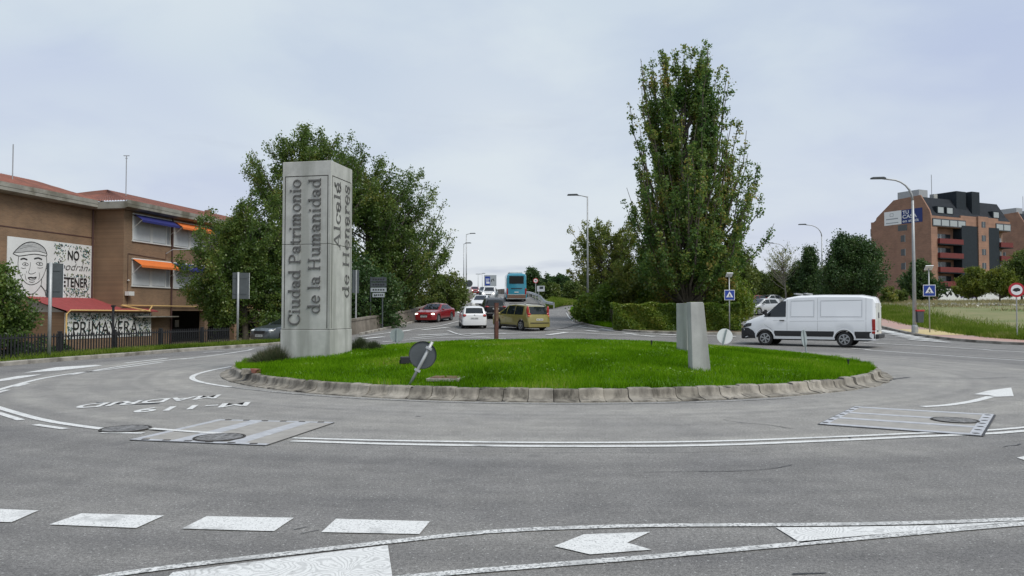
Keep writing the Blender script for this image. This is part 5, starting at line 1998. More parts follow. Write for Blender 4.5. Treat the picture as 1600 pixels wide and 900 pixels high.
# feathery locust and the bushes behind the hedge
b = ground_at(938, 62, .1)
branching_tree('locust_tree', 'airy yellow-green tree beside the street lamp, left of the poplar', b, 9.6, lobes(31, [(.05, 0, .68, .38, .33, .26, 2), (-.18, 0, .60, .24, .25, .20, 1), (.28, 0, .74, .26, .25, .22, 1), (.1, 0, .46, .30, .3, .2, 1)], 66), 14, 32, L_LOC, .15, .08, twig=(.4, 1.0), up=.5, out=.5, droop=.25, seed=31, spread=.13, wild=.5, trunk_h=.5)
for i, (px, Yd, h, lf, lb, sd_) in enumerate(((985, 55, 5.0, L_LOC, 'tall olive bush between the locust and the poplar', 32), (1035, 54, 4.4, L_HDG, 'bushy growth at the left foot of the poplar', 33), (1128, 54, 5.0, L_HDG, 'leafy bush at the right foot of the poplar', 34),
                                         (921, 56, 2.3, L_HDG, 'low scrub at the base of the street lamp', 35), (950, 54.5, 2.8, L_HDG, 'rounded shrub at the left end of the hedge', 36), (960, 64, 4.4, L_LOC, 'tangled bush behind the street lamp', 37))):
    b = ground_at(px, Yd, .1)
    tree('bush', lb, b, h, crown_ball([(0, 0, .52, .40, .38, .46, 2), (-.25, 0, .36, .25, .25, .3, 1), (.25, 0, .36, .25, .25, .3, 1)]), int(50 + 26 * h), 150, lf, .18, .07, spread=.42, seed=sd_, cat='shrub')
# hedge
hg = empty('hedge', ground_at(1050, 48.3, .1), 0, 'long clipped yellow-green hedge along the verge', 'hedge')
ho = hg.location
n = 42000
u = rng.uniform(0, 1, n)
x0, x1 = at(958, 500, 48.6).x, at(1150, 500, 47.8).x
X = x0 + (x1 - x0) * u
Yc = 49.3 - 1.7 * u
w = rng.uniform(-1, 1, n)
v = rng.uniform(0, 1, n)
topz = 1.62 + .05 * np.sin(X * 2.3) + .05 * np.sin(X * 5.1 + 1)
face = rng.integers(0, 3, n)
Yo = np.where(face < 2, -0.85 + np.abs(rng.normal(0, .16, n)) + .12 * np.sin(X * 3.1 + v * 5), w * .85)
Zo = np.where(face < 2, v * topz, topz - np.abs(rng.normal(0, .12, n)))
P = np.stack([X - ho.x, Yc + Yo - ho.y, Zo + .02], 1)
inst('foliage', leaves_mesh('foliage', P, .15, L_HDG), hg)
mb = MB()
for k in range(40):
    uu = (k + .5) / 40
    xx, yy = x0 + (x1 - x0) * uu - ho.x, 49.3 - 1.7 * uu - ho.y
    for q in range(3):
        mb.tube([(xx, yy, 0), (xx + random.uniform(-.3, .3), yy + random.uniform(-.6, .3), 1.3)], .02, 4, False)
mb.build('stems', mat('bark'), hg)
# trees beyond the right-hand street
for px, Yd, h, lf, lobes, nl, per, ls, nm, lb, sd_ in (
        (1334, 76, 8.2, L_DRK, [(0, 0, .50, .40, .38, .42, 3), (-.12, 0, .78, .18, .2, .20, 1), (.18, 0, .66, .22, .2, .22, 1.2), (-.25, 0, .38, .22, .22, .30, 1)], 330, 210, .20, 'conifer_tree', 'dense dark green tree right of the tall lamp behind the van', 41),
        (1267, 84, 7.2, L_DRK, [(0, 0, .50, .12, .12, .48, 1)], 120, 170, .2, 'cypress_tree', 'narrow dark cypress left of the dense tree', 42),
        (1252, 88, 5.6, L_DRK, [(0, 0, .55, .32, .3, .4, 1)], 90, 120, .24, 'small_tree', 'small dark tree left of the cypress', 43),
        (1175, 88, 4.8, L_OLV, [(0, 0, .58, .48, .4, .38, 1)], 110, 130, .26, 'street_tree', 'leftmost olive-green street tree behind the parked cars', 44),
        (1205, 92, 4.6, L_OLV, [(0, 0, .58, .48, .4, .38, 1)], 110, 130, .26, 'street_tree', 'olive-green street tree left of the bare tree', 45),
        (1241, 94, 4.9, L_LOC, [(0, 0, .55, .50, .4, .40, 1)], 110, 130, .26, 'street_tree', 'yellowish street tree right of the bare tree', 46),
        (1292, 96, 5.2, L_OLV, [(0, 0, .55, .50, .4, .40, 1)], 110, 130, .26, 'street_tree', 'olive tree at the left foot of the dense dark tree', 47),
        (1150, 70, 6.6, L_OLV, [(0, 0, .55, .34, .34, .42, 1)], 160, 150, .22, 'street_tree', 'olive-green tree just right of the poplar', 48),
        (1437, 118, 7.4, L_DRK, [(0, 0, .48, .30, .3, .45, 2), (-.2, 0, .35, .3, .3, .3, 1), (.25, 0, .33, .3, .3, .28, 1)], 160, 130, .30, 'pine_tree', 'dark tree in front of the gable of the flats', 51),
        (1524, 125, 6.2, L_YEL, [(0, 0, .55, .44, .4, .42, 2), (-.3, 0, .4, .3, .3, .3, 1)], 130, 130, .30, 'young_tree', 'bright yellow-green tree left of the trunked one before the flats', 52),
        (1561, 112, 5.4, L_YEL, [(0, 0, .64, .46, .4, .34, 2), (.3, 0, .5, .3, .3, .25, 1)], 120, 130, .28, 'young_tree', 'yellow-green tree with a visible trunk before the flats', 53),
        (1597, 128, 9.2, L_OLV, [(0, 0, .55, .34, .34, .42, 1)], 150, 150, .32, 'street_tree', 'taller olive tree at the right edge before the farther flats', 54),
        (1405, 108, 2.2, L_OLV, [(0, 0, .5, .6, .5, .45, 1)], 40, 90, .24, 'bush', 'scrubby bush on the waste ground right of the van', 55),
        (1388, 100, 2.6, L_LOC, [(0, 0, .5, .5, .5, .45, 1)], 40, 90, .24, 'bush', 'taller dry bush just above the van\'s rear', 56),
        (851, 130, 5.2, L_DRK, [(0, 0, .5, .40, .4, .42, 1), (.3, 0, .45, .4, .3, .35, 1)], 120, 150, .32, 'roadside_tree', 'dark tree at the right shoulder of the bus', 61),
        (832, 128, 5.6, L_DRK, [(0, 0, .5, .25, .3, .48, 1)], 80, 140, .30, 'roadside_tree', 'narrow dark tree touching the bus roof', 62),
        (874, 112, 4.4, L_DRK, [(0, 0, .5, .55, .4, .42, 1)], 110, 140, .30, 'roadside_tree', 'round dark tree above the grassy bank', 63),
        (896, 108, 3.6, L_OLV, [(0, 0, .5, .55, .4, .42, 1)], 90, 130, .28, 'roadside_tree', 'low olive tree right of the bank beside the slip road', 64),
        (860, 100, 2.6, L_OLV, [(0, 0, .5, .6, .4, .45, 1)], 70, 110, .26, 'bush', 'bush halfway up the bank right of the guard rail', 65),
        (915, 122, 5.0, L_OLV, [(0, 0, .5, .5, .4, .42, 1)], 100, 120, .32, 'roadside_tree', 'far olive tree behind the locust and lamp', 66)):
    b = ground_at(px, Yd, 0)
    tree(nm, lb, b, h, crown_ball(lobes), nl, per, lf, ls, .03 * h ** .8, spread=.10 * h ** .75 + .08, leafy=.6, seed=sd_, cat='shrub' if nm == 'bush' else 'tree')
# bare tree
b = ground_at(1226, 86, 0)
tree('bare_tree', 'nearly leafless tree between the street trees, twigs against the sky', b, 7.6, crown_ball([(0, 0, .74, .30, .28, .26, 1), (-.15, 0, .66, .22, .2, .2, .5)], .3), 120, 10, L_LOC, .16, .11, m_bark='bark_pale', spread=.3, leafy=.4, seed=71)
# distant wood that closes the horizon
n = 60000
X = rng.uniform(-260, 330, n)
Y = 255 + rng.normal(0, 12, n)
cb = 5.5 + 1.6 * np.sin(X * .11) + 1.2 * np.sin(X * .31 + 1) + .8 * np.sin(X * .83)
Z = 2.5 + rng.uniform(0, 1, n) * np.maximum(1.5, cb)
tag(inst('distant_wood', leaves_mesh('distant_wood', np.stack([X, Y, Z], 1), 1.15, L_OLV)), 'far belt of trees along the horizon', 'wood', None, 'stuff')
# dry stones and litter strip in the field
n = 900
X = rng.uniform(27, 62, n)
Y = 92 + rng.normal(0, 2.5, n) + (X - 40) * .1
P = np.stack([X, Y, [H(a_, b_) + .2 for a_, b_ in zip(X, Y)]], 1)
mat('rubble', (.42, .40, .34), .9, .3, 3)
tag(inst('rubble', leaves_mesh('rubble', P, .5, mat('rubble'), .7)), 'pale rubble scattered across the waste ground', 'rubble', None, 'stuff')
# rosemary tufts round the pillar's foot
for px, Yd, h, w, lb, sd_ in ((432, 20.6, .50, .60, 'grey-green rosemary tuft at the left foot of the pillar', 81), (412, 20.9, .34, .42, 'smaller rosemary tuft farther left of the pillar', 82), (563, 22.3, .42, .38, 'rosemary tuft just right of the pillar', 83), (583, 21.8, .30, .30, 'low sprawling tuft farther right of the pillar', 84)):
    p = at(px, 550, Yd)
    e = empty('rosemary_shrub', (p.x, p.y, mound(p.x, p.y)), 0, lb, 'shrub', 'shrubs round the pillar')
    r = np.random.default_rng(sd_)
    n = 2600
    B = r.normal(0, w * .30, (n, 2))
    V = np.empty((n, 3, 3))
    t = r.uniform(0, 6.28, n)
    d = np.stack([np.cos(t), np.sin(t), 0 * t], 1) * .008
    hh = h * r.uniform(.35, 1.15, n) * np.exp(-(B ** 2).sum(1) / (w * .75) ** 2)
    V[:, 0] = np.column_stack([B, np.zeros(n)]) - d
    V[:, 1] = np.column_stack([B, np.zeros(n)]) + d
    V[:, 2] = np.column_stack([B + B * .5 + r.normal(0, .05, (n, 2)), hh])
    inst('foliage', np_mesh('foliage', V.reshape(-1, 3), np.arange(n * 3).reshape(n, 3), L_ROS), e)

# ------------------------------------------------------------------ vehicles
mat('tyre', (.018, .018, .018), .85, .2, 20)
mat('rim', (.42, .43, .44), .35, metal=.7)
mat('rim_dark', (.02, .02, .02), .6)
mat('car_glass', (.012, .016, .018), .04, spec=.55)
mat('black_plastic', (.016, .016, .018), .55)
mat('seam', (.10, .10, .10), .7)
mat('tail_red', (.32, .012, .010), .2, coat=.5)
mat('tail_amber', (.55, .16, .05), .25, coat=.5)
mat('lamp_clear', (.62, .63, .62), .12, coat=.5)
mat('headlight_lit', (1.0, .93, .78), .2, emit=2.2)
mat('plate', (.62, .62, .60), .5)
mat('plate_ink', (.05, .05, .06), .6)
mat('underbody_light_block', (.010, .010, .010), .9)  # for the black boxes added under vehicle bodies to block light
mat('chrome', (.55, .56, .57), .2, metal=.9)
mat('cabin_dark', (.02, .021, .023), .8)


def paint(name, c, rough=.32, flake=0.0):
    return mat('paint_' + name, c, rough, metal=flake, coat=.7)


def see_glass():
    if 'see_glass' in MATS:
        return MATS['see_glass']
    m = bpy.data.materials.new('see_glass')
    m.use_nodes = True
    nt = m.node_tree
    nt.nodes.clear()
    o = nt.nodes.new('ShaderNodeOutputMaterial')
    t = nt.nodes.new('ShaderNodeBsdfTransparent')
    t.inputs[0].default_value = (.62, .74, .72, 1)
    g = nt.nodes.new('ShaderNodeBsdfGlossy')
    g.inputs['Roughness'].default_value = .03
    x = nt.nodes.new('ShaderNodeMixShader')
    fr = nt.nodes.new('ShaderNodeFresnel')
    fr.inputs[0].default_value = 1.5
    nt.links.new(fr.outputs[0], x.inputs[0])
    nt.links.new(t.outputs[0], x.inputs[1])
    nt.links.new(g.outputs[0], x.inputs[2])
    nt.links.new(x.outputs[0], o.inputs['Surface'])
    MATS['see_glass'] = m
    return m


class Car:
    """stations: (x, top, belt, half width); x forward"""

    def __init__(s, st, roof_w=.76, sill=.24, axles=(1.3, -1.3), wr=.31, crown=.03):
        s.st, s.roof_w, s.sill, s.axles, s.wr, s.crown = sorted(st), roof_w, sill, axles, wr, crown
        s.x = [q[0] for q in s.st]

    def par(s, x):
        return [float(np.interp(x, s.x, [q[k] for q in s.st])) for k in (1, 2, 3)]

    def section(s, x, arches=True):
        t, b, w = s.par(x)
        z = s.sill
        if arches:
            for a in s.axles:
                d = abs(x - a)
                ra = s.wr + .06
                if d < ra:
                    z = max(z, s.wr + math.sqrt(ra * ra - d * d) * .98)
        b = min(b, t - .001)
        z = min(z, b - .06)
        f = min(1, max(0, (t - b) / .45))
        rw = w * (.93 - (.93 - s.roof_w) * f)
        hb = b - z
        return [(w * .965, z), (w * .995, z + .22 * hb), (w, z + .55 * hb), (w * .99, z + .85 * hb), (w * .965, b), (w * .965 + (rw - w * .965) * .55, b + (t - b) * .50), (rw, b + (t - b) * .88), (rw * .90, b + (t - b) * .96), (rw * .6, t - s.crown * .3 * f), (0, t)]

    def ysurf(s, x, z):
        q = s.section(x, False)
        zs = [p[1] for p in q[:7]]
        return float(np.interp(z, zs, [p[0] for p in q[:7]]))

    def body(s, n=14):
        xs_ = set(np.linspace(s.x[0], s.x[-1], n * 4)) | set(s.x)
        for a in s.axles:
            xs_ |= set(a + (s.wr + .0605) * np.cos(np.linspace(0, math.pi, 17)))
            xs_ |= {a - s.wr - .062, a + s.wr + .062}
        xs_ = sorted(x for x in xs_ if s.x[0] <= x <= s.x[-1])
        rows_ = []
        for x in xs_:
            q = s.section(x)
            rows_.append([(x, y, z) for y, z in q] + [(x, -y, z) for y, z in q[-2::-1]])
        mb = MB().grid(rows_)
        m = len(rows_[0])
        mb.f.append(tuple(range(m)))
        mb.f.append(tuple((len(rows_) - 1) * m + k for k in range(m)))
        return mb

    def side(s, poly, off, side):
        """polygon (x,z) laid on the flank"""
        mb = MB()
        pts = []
        for i, (x, z) in enumerate(poly):
            x2, z2 = poly[(i + 1) % len(poly)]
            for k in range(4):
                f = k / 4
                pts.append((x + (x2 - x) * f, z + (z2 - z) * f))
        cx_, cz_ = sum(p[0] for p in pts) / len(pts), sum(p[1] for p in pts) / len(pts)
        V = [(cx_, side * (s.ysurf(cx_, cz_) + off), cz_)] + [(x, side * (s.ysurf(x, z) + off), z) for x, z in pts]
        n = len(pts)
        return mb.add(V, [(0, 1 + i, 1 + (i + 1) % n) for i in range(n)])

    def seam(s, pts, w, off, side):
        pl = []
        for (x0, z0), (x1, z1) in zip(pts[:-1], pts[1:]):
            k = max(2, int(math.hypot(x1 - x0, z1 - z0) / .15))
            pl += [(x0 + (x1 - x0) * i / k, z0 + (z1 - z0) * i / k) for i in range(k)]
        pl.append(pts[-1])
        return ribbon([(x, side * (s.ysurf(x, z) + off), z) for x, z in pl], w, (0, side, 0))

    def glass_top(s, x0, x1, frac=.80, off=.012, n=8):
        """windscreen or rear window: lies on the sloping roof line between x0 and x1"""
        rows_ = []
        for i in range(n + 1):
            x = x0 + (x1 - x0) * i / n
            t, b, w = s.par(x)
            t2 = s.par(x + .02)[0]
            sl = (t2 - t) / .02
            nx_, nz_ = -sl / math.hypot(1, sl), 1 / math.hypot(1, sl)
            f = min(1, max(0, (t - b) / .45))
            rw = w * (.93 - (.93 - s.roof_w) * f)
            rows_.append([(x + nx_ * off, rw * frac * v, t - s.crown * .3 * f * v * v + nz_ * off) for v in np.linspace(-1, 1, 7)])
        return MB().grid(rows_)


def wheel_meshes(r, w, spokes=5):
    key = 'wheel%.3f_%.3f_%d' % (r, w, spokes)
    if key in MATS:
        return MATS[key]
    ty = MB().lathe([(r * .64, w / 2), (r * .92, w / 2), (r, w * .36), (r, -w * .36), (r * .92, -w / 2), (r * .64, -w / 2)], 28, 'Y', cap=False).mesh('tyre', mat('tyre'), 40)
    rd = MB().lathe([(r * .66, w * .44), (r * .60, w * .30), (0, w * .28)], 24, 'Y').mesh('rim_back', mat('rim_dark'))
    mb = MB().lathe([(r * .68, w * .50), (r * .68, w * .53), (r * .60, w * .54), (r * .60, w * .34)], 28, 'Y', cap=False)
    mb.lathe([(r * .16, w * .38), (r * .16, w * .56), (0, w * .57)], 12, 'Y')
    for k in range(spokes):
        a = 2 * math.pi * k / spokes + .3
        for da in (-.12, .12):
            c, s_ = math.cos(a + da), math.sin(a + da)
            rot = Matrix(((c, 0, -s_), (0, 1, 0), (s_, 0, c)))
            mb.box(rot @ Vector((r * .37, w * .50, 0)), (r * .50, w * .08, r * .085), rot)
    MATS[key] = (ty, rd, mb.mesh('rim', mat('rim')))
    return MATS[key]


def add_wheels(e, c, track, w=.2, spokes=5):
    ty, rd, ri = wheel_meshes(c.wr, w, spokes)
    for a in c.axles:
        for s_ in (1, -1):
            wh = inst('wheel', rd, e, (a, s_ * track, c.wr), (0, 0, 0 if s_ > 0 else math.pi))
            inst('tyre', ty, wh)
            inst('rim', ri, wh)


def lens(name, e, p, size, m, rot=None):
    mb = MB().lathe([(0, -1), (.5, -.87), (.87, -.5), (1, 0), (.87, .5), (.5, .87), (0, 1)], 14)
    mb.v = [tuple((rot @ Vector((v[0] * size[0], v[1] * size[1], v[2] * size[2])) if rot else Vector((v[0] * size[0], v[1] * size[1], v[2] * size[2]))) + Vector(p)) for v in mb.v]
    return mb.build(name, m, e, True)


def plate(e, x, z, front):
    s_ = 1 if front else -1
    p = MB().box((x, 0, z), (.02, .52, .115)).build('number_plate', mat('plate'), e)
    for k in range(7):
        MB().box((x + s_ * .0112, -.2 + .062 * k + (.03 if k > 3 else 0), z), (.003, .036, .07)).build('plate_character', mat('plate_ink'), p)


def car(label, pos, hd, st, m, axles, wr=.31, roof_w=.76, sill=.24, side_win=(), ws=None, rw_=None, tails=(), heads=(), lit=False, group=None, name='car', cat='car', track=.74, plate_r=None, plate_f=None, trim=True, handles=(), seams=(), rails=False, black_roof=False, grille=None, z=None, tilt=True):
    """pos on the land, hd = heading vector"""
    hd = Vector((hd[0], hd[1], 0)).normalized()
    e = empty(name, (pos[0], pos[1], H(pos[0], pos[1]) + .006 if z is None else z), math.atan2(hd.y, hd.x), label, cat, group)
    if tilt:
        q = Vector(pos[:2]).to_3d() + hd * 1.3
        q2 = Vector(pos[:2]).to_3d() - hd * 1.3
        e.rotation_euler = (0, -math.atan2(H(q.x, q.y) - H(q2.x, q2.y), 2.6), e.rotation_euler[2])
    c = Car(st, roof_w, sill, axles, wr)
    c.body().build('body', m, e, 38)
    L_ = st[-1][0] - st[0][0]
    MB().box(((c.x[0] + c.x[-1]) / 2, 0, .34), (L_ - .5, c.par(0)[2] * 1.55, .36)).build('underbody_light_block', mat('underbody_light_block'), e)  # plain black box added inside the open underside to block light
    add_wheels(e, c, track)
    for poly in side_win:
        for s_ in (1, -1):
            c.side(poly, .006, s_).build('side_window', mat('car_glass'), e)
    if ws:
        c.glass_top(*ws).build('windscreen', mat('car_glass'), e, True)
    if rw_:
        c.glass_top(*rw_).build('rear_window', mat('car_glass'), e, True)
    for p, sz, mm in tails:
        for s_ in (1, -1):
            lens('tail_light', e, (p[0], s_ * p[1], p[2]), sz, mat(mm))
    for p, sz in heads:
        for s_ in (1, -1):
            lens('headlight', e, (p[0], s_ * p[1], p[2]), sz, mat('headlight_lit' if lit else 'lamp_clear'))
    if plate_r:
        plate(e, plate_r[0], plate_r[1], False)
    if plate_f:
        plate(e, plate_f[0], plate_f[1], True)
    if grille:
        MB().box((grille[0], 0, grille[1]), (.06, grille[2], grille[3])).build('grille', mat('black_plastic'), e, bevel=.02)
    if trim:
        for s_ in (1, -1):
            c.side([(axles[1] + wr + .1, sill + .005), (axles[0] - wr - .1, sill + .005), (axles[0] - wr - .1, sill + .09), (axles[1] + wr + .1, sill + .09)], .004, s_).build('sill_trim', mat('black_plastic'), e)
    for pts in seams:
        for s_ in (1, -1):
            c.seam(pts, .012, .003, s_).build('door_seam', mat('seam'), e)
    for x, zz in handles:
        for s_ in (1, -1):
            MB().box((x, s_ * (c.ysurf(x, zz) + .012), zz), (.18, .03, .03)).build('door_handle', m, e, bevel=.008)
    if ws:
        xm = ws[1] + .0 if ws[1] > ws[0] else ws[0]
        t, b, w = c.par(min(ws[0], ws[1]) + .2)
        xm = max(ws[0], ws[1]) - .32
        t, b, w = c.par(xm)
        for s_ in (1, -1):
            lens('mirror', e, (xm, s_ * (w + .09), b + .07), (.07, .11, .075), m)
    return e, c


white = paint('white', (.70, .70, .69))
HATCH = [(-1.98, .62, .55, .70), (-1.95, .92, .62, .78), (-1.86, .98, .80, .82), (-1.55, 1.40, .92, .84), (-1.2, 1.455, .92, .845), (-.2, 1.47, .91, .85), (.25, 1.42, .90, .85), (1.05, .98, .90, .85), (1.75, .80, .78, .80), (1.95, .62, .60, .70), (1.99, .50, .48, .6)]
p = ground_at(738, 53.0)
e, c = car('white hatchback driving away beside the black four-by-four', p, (-.13, 1), HATCH, white, (1.22, -1.24), .30, side_win=([(-1.35, .95), (.85, .95), (.25, 1.35), (-1.2, 1.38)],), ws=(.27, 1.02), rw_=(-1.83, -1.57, .86),
           tails=(((-1.90, .66, .88), (.10, .13, .10), 'tail_red'),), plate_r=(-1.985, .70), heads=(((1.80, .6, .70), (.15, .16, .08)),), group='cars on the ramp road')
lens('badge', e, (-1.955, 0, .92), (.02, .05, .05), mat('chrome'))
MB().box((-1.90, 0, .34), (.14, 1.3, .14)).build('bumper', mat('black_plastic'), e, bevel=.03)
lens('fog_light', e, (-1.96, -.62, .86), (.04, .06, .05), mat('tail_amber'))
# people carrier
olive = paint('olive', (.235, .20, .055), .3, .15)
MPV = [(-2.22, .55, .50, .72), (-2.20, .85, .60, .82), (-2.12, 1.02, .80, .87), (-1.92, 1.55, .98, .885), (-1.6, 1.63, .98, .90), (-.4, 1.68, .97, .91), (.35, 1.62, .95, .91), (1.35, 1.06, .94, .91), (1.95, .90, .86, .86), (2.18, .72, .68, .72), (2.24, .55, .52, .62)]
p = ground_at(812, 50.6)
e, c = car('olive-gold people carrier turning onto the ramp behind the island', p, (-.56, .83), MPV, olive, (1.32, -1.38), .325, side_win=([(-1.55, 1.0), (-.62, 1.0), (-.62, 1.56), (-1.45, 1.53)], [(-.56, 1.0), (.30, 1.0), (.22, 1.54), (-.56, 1.56)], [(.36, 1.0), (1.15, .99), (.50, 1.44), (.36, 1.50)]),
           ws=(.42, 1.30), rw_=(-2.11, -1.93, .95), tails=(((-2.05, .72, 1.05), (.10, .13, .10), 'tail_red'), ((-1.99, .79, 1.30), (.09, .085, .28), 'tail_red'), ((-2.09, .76, .93), (.08, .10, .06), 'tail_amber')), plate_r=(-2.225, .72),
           heads=(((1.98, .66, .82), (.2, .16, .1)),), handles=((-.45, .93), (.45, .93)), seams=([(-.59, 1.0), (-.59, .35)], [(.33, 1.0), (.33, .35)], [(-1.55, 1.0), (-1.30, .75), (-1.05, .68)], [(-2.1, .60), (-1.75, .60)]), group='cars on the ramp road', track=.80)
MB().box((-2.16, 0, .50), (.16, 1.45, .06)).build('bumper_strip', mat('black_plastic'), e, bevel=.02)
for s_ in (1, -1):
    MB().tube([(-1.6, s_ * .64, 1.64), (-1.3, s_ * .65, 1.69), (.0, s_ * .66, 1.71), (.3, s_ * .66, 1.66)], .018, 6).build('roof_rail', mat('black_plastic'), e)
# black four-by-four
black = mat('paint_black', (.006, .006, .007), .35, spec=.25, coat=.12)
SUV = [(-2.24, .60, .52, .80), (-2.22, .98, .70, .88), (-2.12, 1.10, .90, .92), (-1.85, 1.58, 1.02, .93), (-1.4, 1.68, 1.02, .94), (0, 1.72, 1.01, .94), (.4, 1.66, 1.0, .94), (1.15, 1.12, 1.0, .94), (2.0, .98, .92, .90), (2.22, .75, .70, .78), (2.26, .55, .5, .7)]
p = ground_at(769.5, 66)
e, c = car('black four-by-four seen from behind on the ramp', p, (-.15, 1), SUV, black, (1.4, -1.4), .36, side_win=([(-1.7, 1.05), (.95, 1.05), (.42, 1.56), (-1.5, 1.58)],), ws=(.45, 1.10), rw_=(-2.11, -1.87, .9), tails=(((-2.14, .72, 1.02), (.10, .18, .07), 'tail_red'),), plate_r=(-2.245, .86), heads=(), group='cars on the ramp road', track=.80)
MB().box((-2.2, 0, .50), (.10, 1.5, .05)).build('bumper_strip', mat('chrome'), e)
lens('badge', e, (-2.20, 0, 1.06), (.02, .06, .06), mat('chrome'))
for s_ in (1, -1):
    MB().tube([(-1.5, s_ * .68, 1.66), (-1.2, s_ * .70, 1.75), (.0, s_ * .70, 1.77), (.3, s_ * .70, 1.70)], .022, 6).build('roof_rail', mat('chrome'), e)
# saloons coming down the ramp
SAL = [(-2.30, .62, .55, .72), (-2.27, .92, .70, .82), (-2.1, .98, .90, .87), (-1.6, 1.03, .95, .89), (-.95, 1.38, .94, .90), (-.4, 1.43, .93, .90), (.15, 1.40, .92, .90), (1.05, .97, .91, .90), (1.9, .82, .80, .86), (2.22, .66, .62, .74), (2.28, .50, .48, .64)]
red = paint('red', (.22, .008, .012), .3)
SIDE_SAL = ([(-1.45, .98), (-.30, .98), (-.30, 1.33), (-.95, 1.30)], [(-.24, .98), (.85, .98), (.15, 1.32), (-.24, 1.34)])
p = ground_at(680, 61)
e, c = car('red saloon with headlights on coming down the ramp by the parapet', p, (-.30, -1), SAL, red, (1.35, -1.40), .32, side_win=SIDE_SAL, ws=(.17, 1.02), rw_=(-1.58, -.97), heads=(((2.02, .66, .68), (.20, .15, .075)),), lit=True, plate_f=(2.285, .50), grille=(2.24, .60, .62, .15), tails=(((-2.2, .66, .82), (.12, .16, .1), 'tail_red'),), handles=((-.6, .86), (.3, .86)), group='cars on the ramp road', track=.77)
MB().box((2.20, 0, .34), (.14, 1.35, .12)).build('bumper', mat('black_plastic'), e, bevel=.03)
for s_ in (1, -1):
    ribbon([(2.275, 0, .62), (2.275, s_ * .28, .56)], .03, (1, 0, 0)).build('grille_bar', mat('chrome'), e)
silver = paint('silver', (.48, .49, .50), .3, .3)
grey = paint('grey', (.045, .055, .06), .35, .0)
for px, Yd, mm, lb, st, hd, lit in ((752, 79, white, 'white saloon coming down the ramp left of the black four-by-four', SAL, (-.08, -1), False), (765.5, 99, white, 'white car with dark grille second behind in the oncoming queue', SUV, (-.06, -1), True),
                          (757, 119, grey, 'grey car third in the oncoming queue', SAL, (.05, -1), False), (741.5, 148, red, 'small red car farthest up the ramp', HATCH, (.15, -1), True)):
    p = ground_at(px, Yd)
    sx = st is SUV
    sh = st is HATCH
    wsx = (.45, 1.10) if sx else (.27, 1.02) if sh else (.17, 1.02)
    car(lb, p, hd, st, mm, (1.35, -1.38) if not sh else (1.22, -1.24), .33, side_win=([(-1.35, 1.0), (.80, 1.0), (.25, 1.34), (-.95, 1.34)],), ws=wsx, heads=(((1.98 if not sh else 1.8, .64, .72 if not sx else .86), (.2, .16, .08)),), lit=lit,
        plate_f=((2.27 if sx else 2.285 if not sh else 2.0), .5), grille=((2.22 if not sh else 1.96), .62 if not sx else .72, .7, .16), group='cars on the ramp road', track=.77)
# dark car partly behind the pillar, seen head on
p = ground_at(458, 41.5)
car('dark grey car half hidden behind the pillar, left exit', p, (-.62, -1), SAL, grey, (1.35, -1.40), .32, side_win=SIDE_SAL, ws=(.17, 1.02), heads=(((2.02, .66, .68), (.20, .15, .075)),), lit=False, grille=(2.24, .58, .8, .2), group='cars on the ramp road', track=.77, plate_f=(2.285, .42))
# parked cars beyond the side street
for px, Yd, mm, lb, hd, st in ((1190, 70, silver, 'silver hatchback parked left of the van behind its nose', (-.85, -.5), HATCH), (1176, 82, red, 'dark red car parked behind the silver hatchback', (-.8, -.5), SAL), (1200, 86, white, 'white car parked behind the van\'s cab', (-.8, -.5), SAL), (1212, 94, silver, 'pale car farthest along the parked row', (-.8, -.5), SAL)):
    p = ground_at(px, Yd)
    sh = st is HATCH
    car(lb, p, hd, st, mm, (1.22, -1.24) if sh else (1.35, -1.40), .31, side_win=([(-1.35, .98), (-.30, .98), (-.30, 1.36), (-1.1, 1.34)], [(-.24, .98), (.85, .98), (.22, 1.34), (-.24, 1.36)]), ws=(.2, 1.02), rw_=(-1.83, -1.57) if sh else (-1.58, -.97),
        tails=(((-1.90 if sh else -2.2, .66, .86), (.12, .15, .10), 'tail_red'),), group='parked cars', track=.75)

# ---- white van
VAN = [(-3.00, 1.80, 1.30, .90), (-2.99, 2.10, 1.32, .95), (-2.90, 2.30, 1.34, .985), (-2.4, 2.40, 1.34, 1.0), (-.8, 2.43, 1.34, 1.01), (.35, 2.41, 1.34, 1.01), (.85, 2.31, 1.33, 1.0), (1.98, 1.48, 1.30, .99), (2.35, 1.34, 1.22, .97), (2.75, 1.16, 1.08, .92), (2.93, .98, .92, .84), (3.0, .70, .66, .78)]
rear = at(1368, 545, 34.4)
front = at(1163, 540, 37.6)
hd = Vector((front.x - rear.x, front.y - rear.y, 0)).normalized()
left = Vector((-hd.y, hd.x, 0))
pos = Vector((rear.x, rear.y, 0)) + hd * 3.0 - left * 1.0
VW = (1.86, -1.70)
e = empty('delivery_van', (pos.x, pos.y, H(pos.x, pos.y) + .006), math.atan2(hd.y, hd.x), 'white panel van crossing to the left behind the island', 'van')
c = Car(VAN, .86, .33, VW, .345, .10)
vp = paint('van_white', (.80, .81, .82), .35)
c.body(18).build('body', vp, e, 32)
MB().box((-.2, 0, .45), (4.9, 1.5, .36)).build('underbody_light_block', mat('underbody_light_block'), e)
add_wheels(e, c, .86, .22, 6)
WIN = [(1.93, 1.37), (1.80, 1.50), (1.20, 2.05), (1.02, 2.12), (.88, 2.12), (.88, 1.37)]
SL = -1
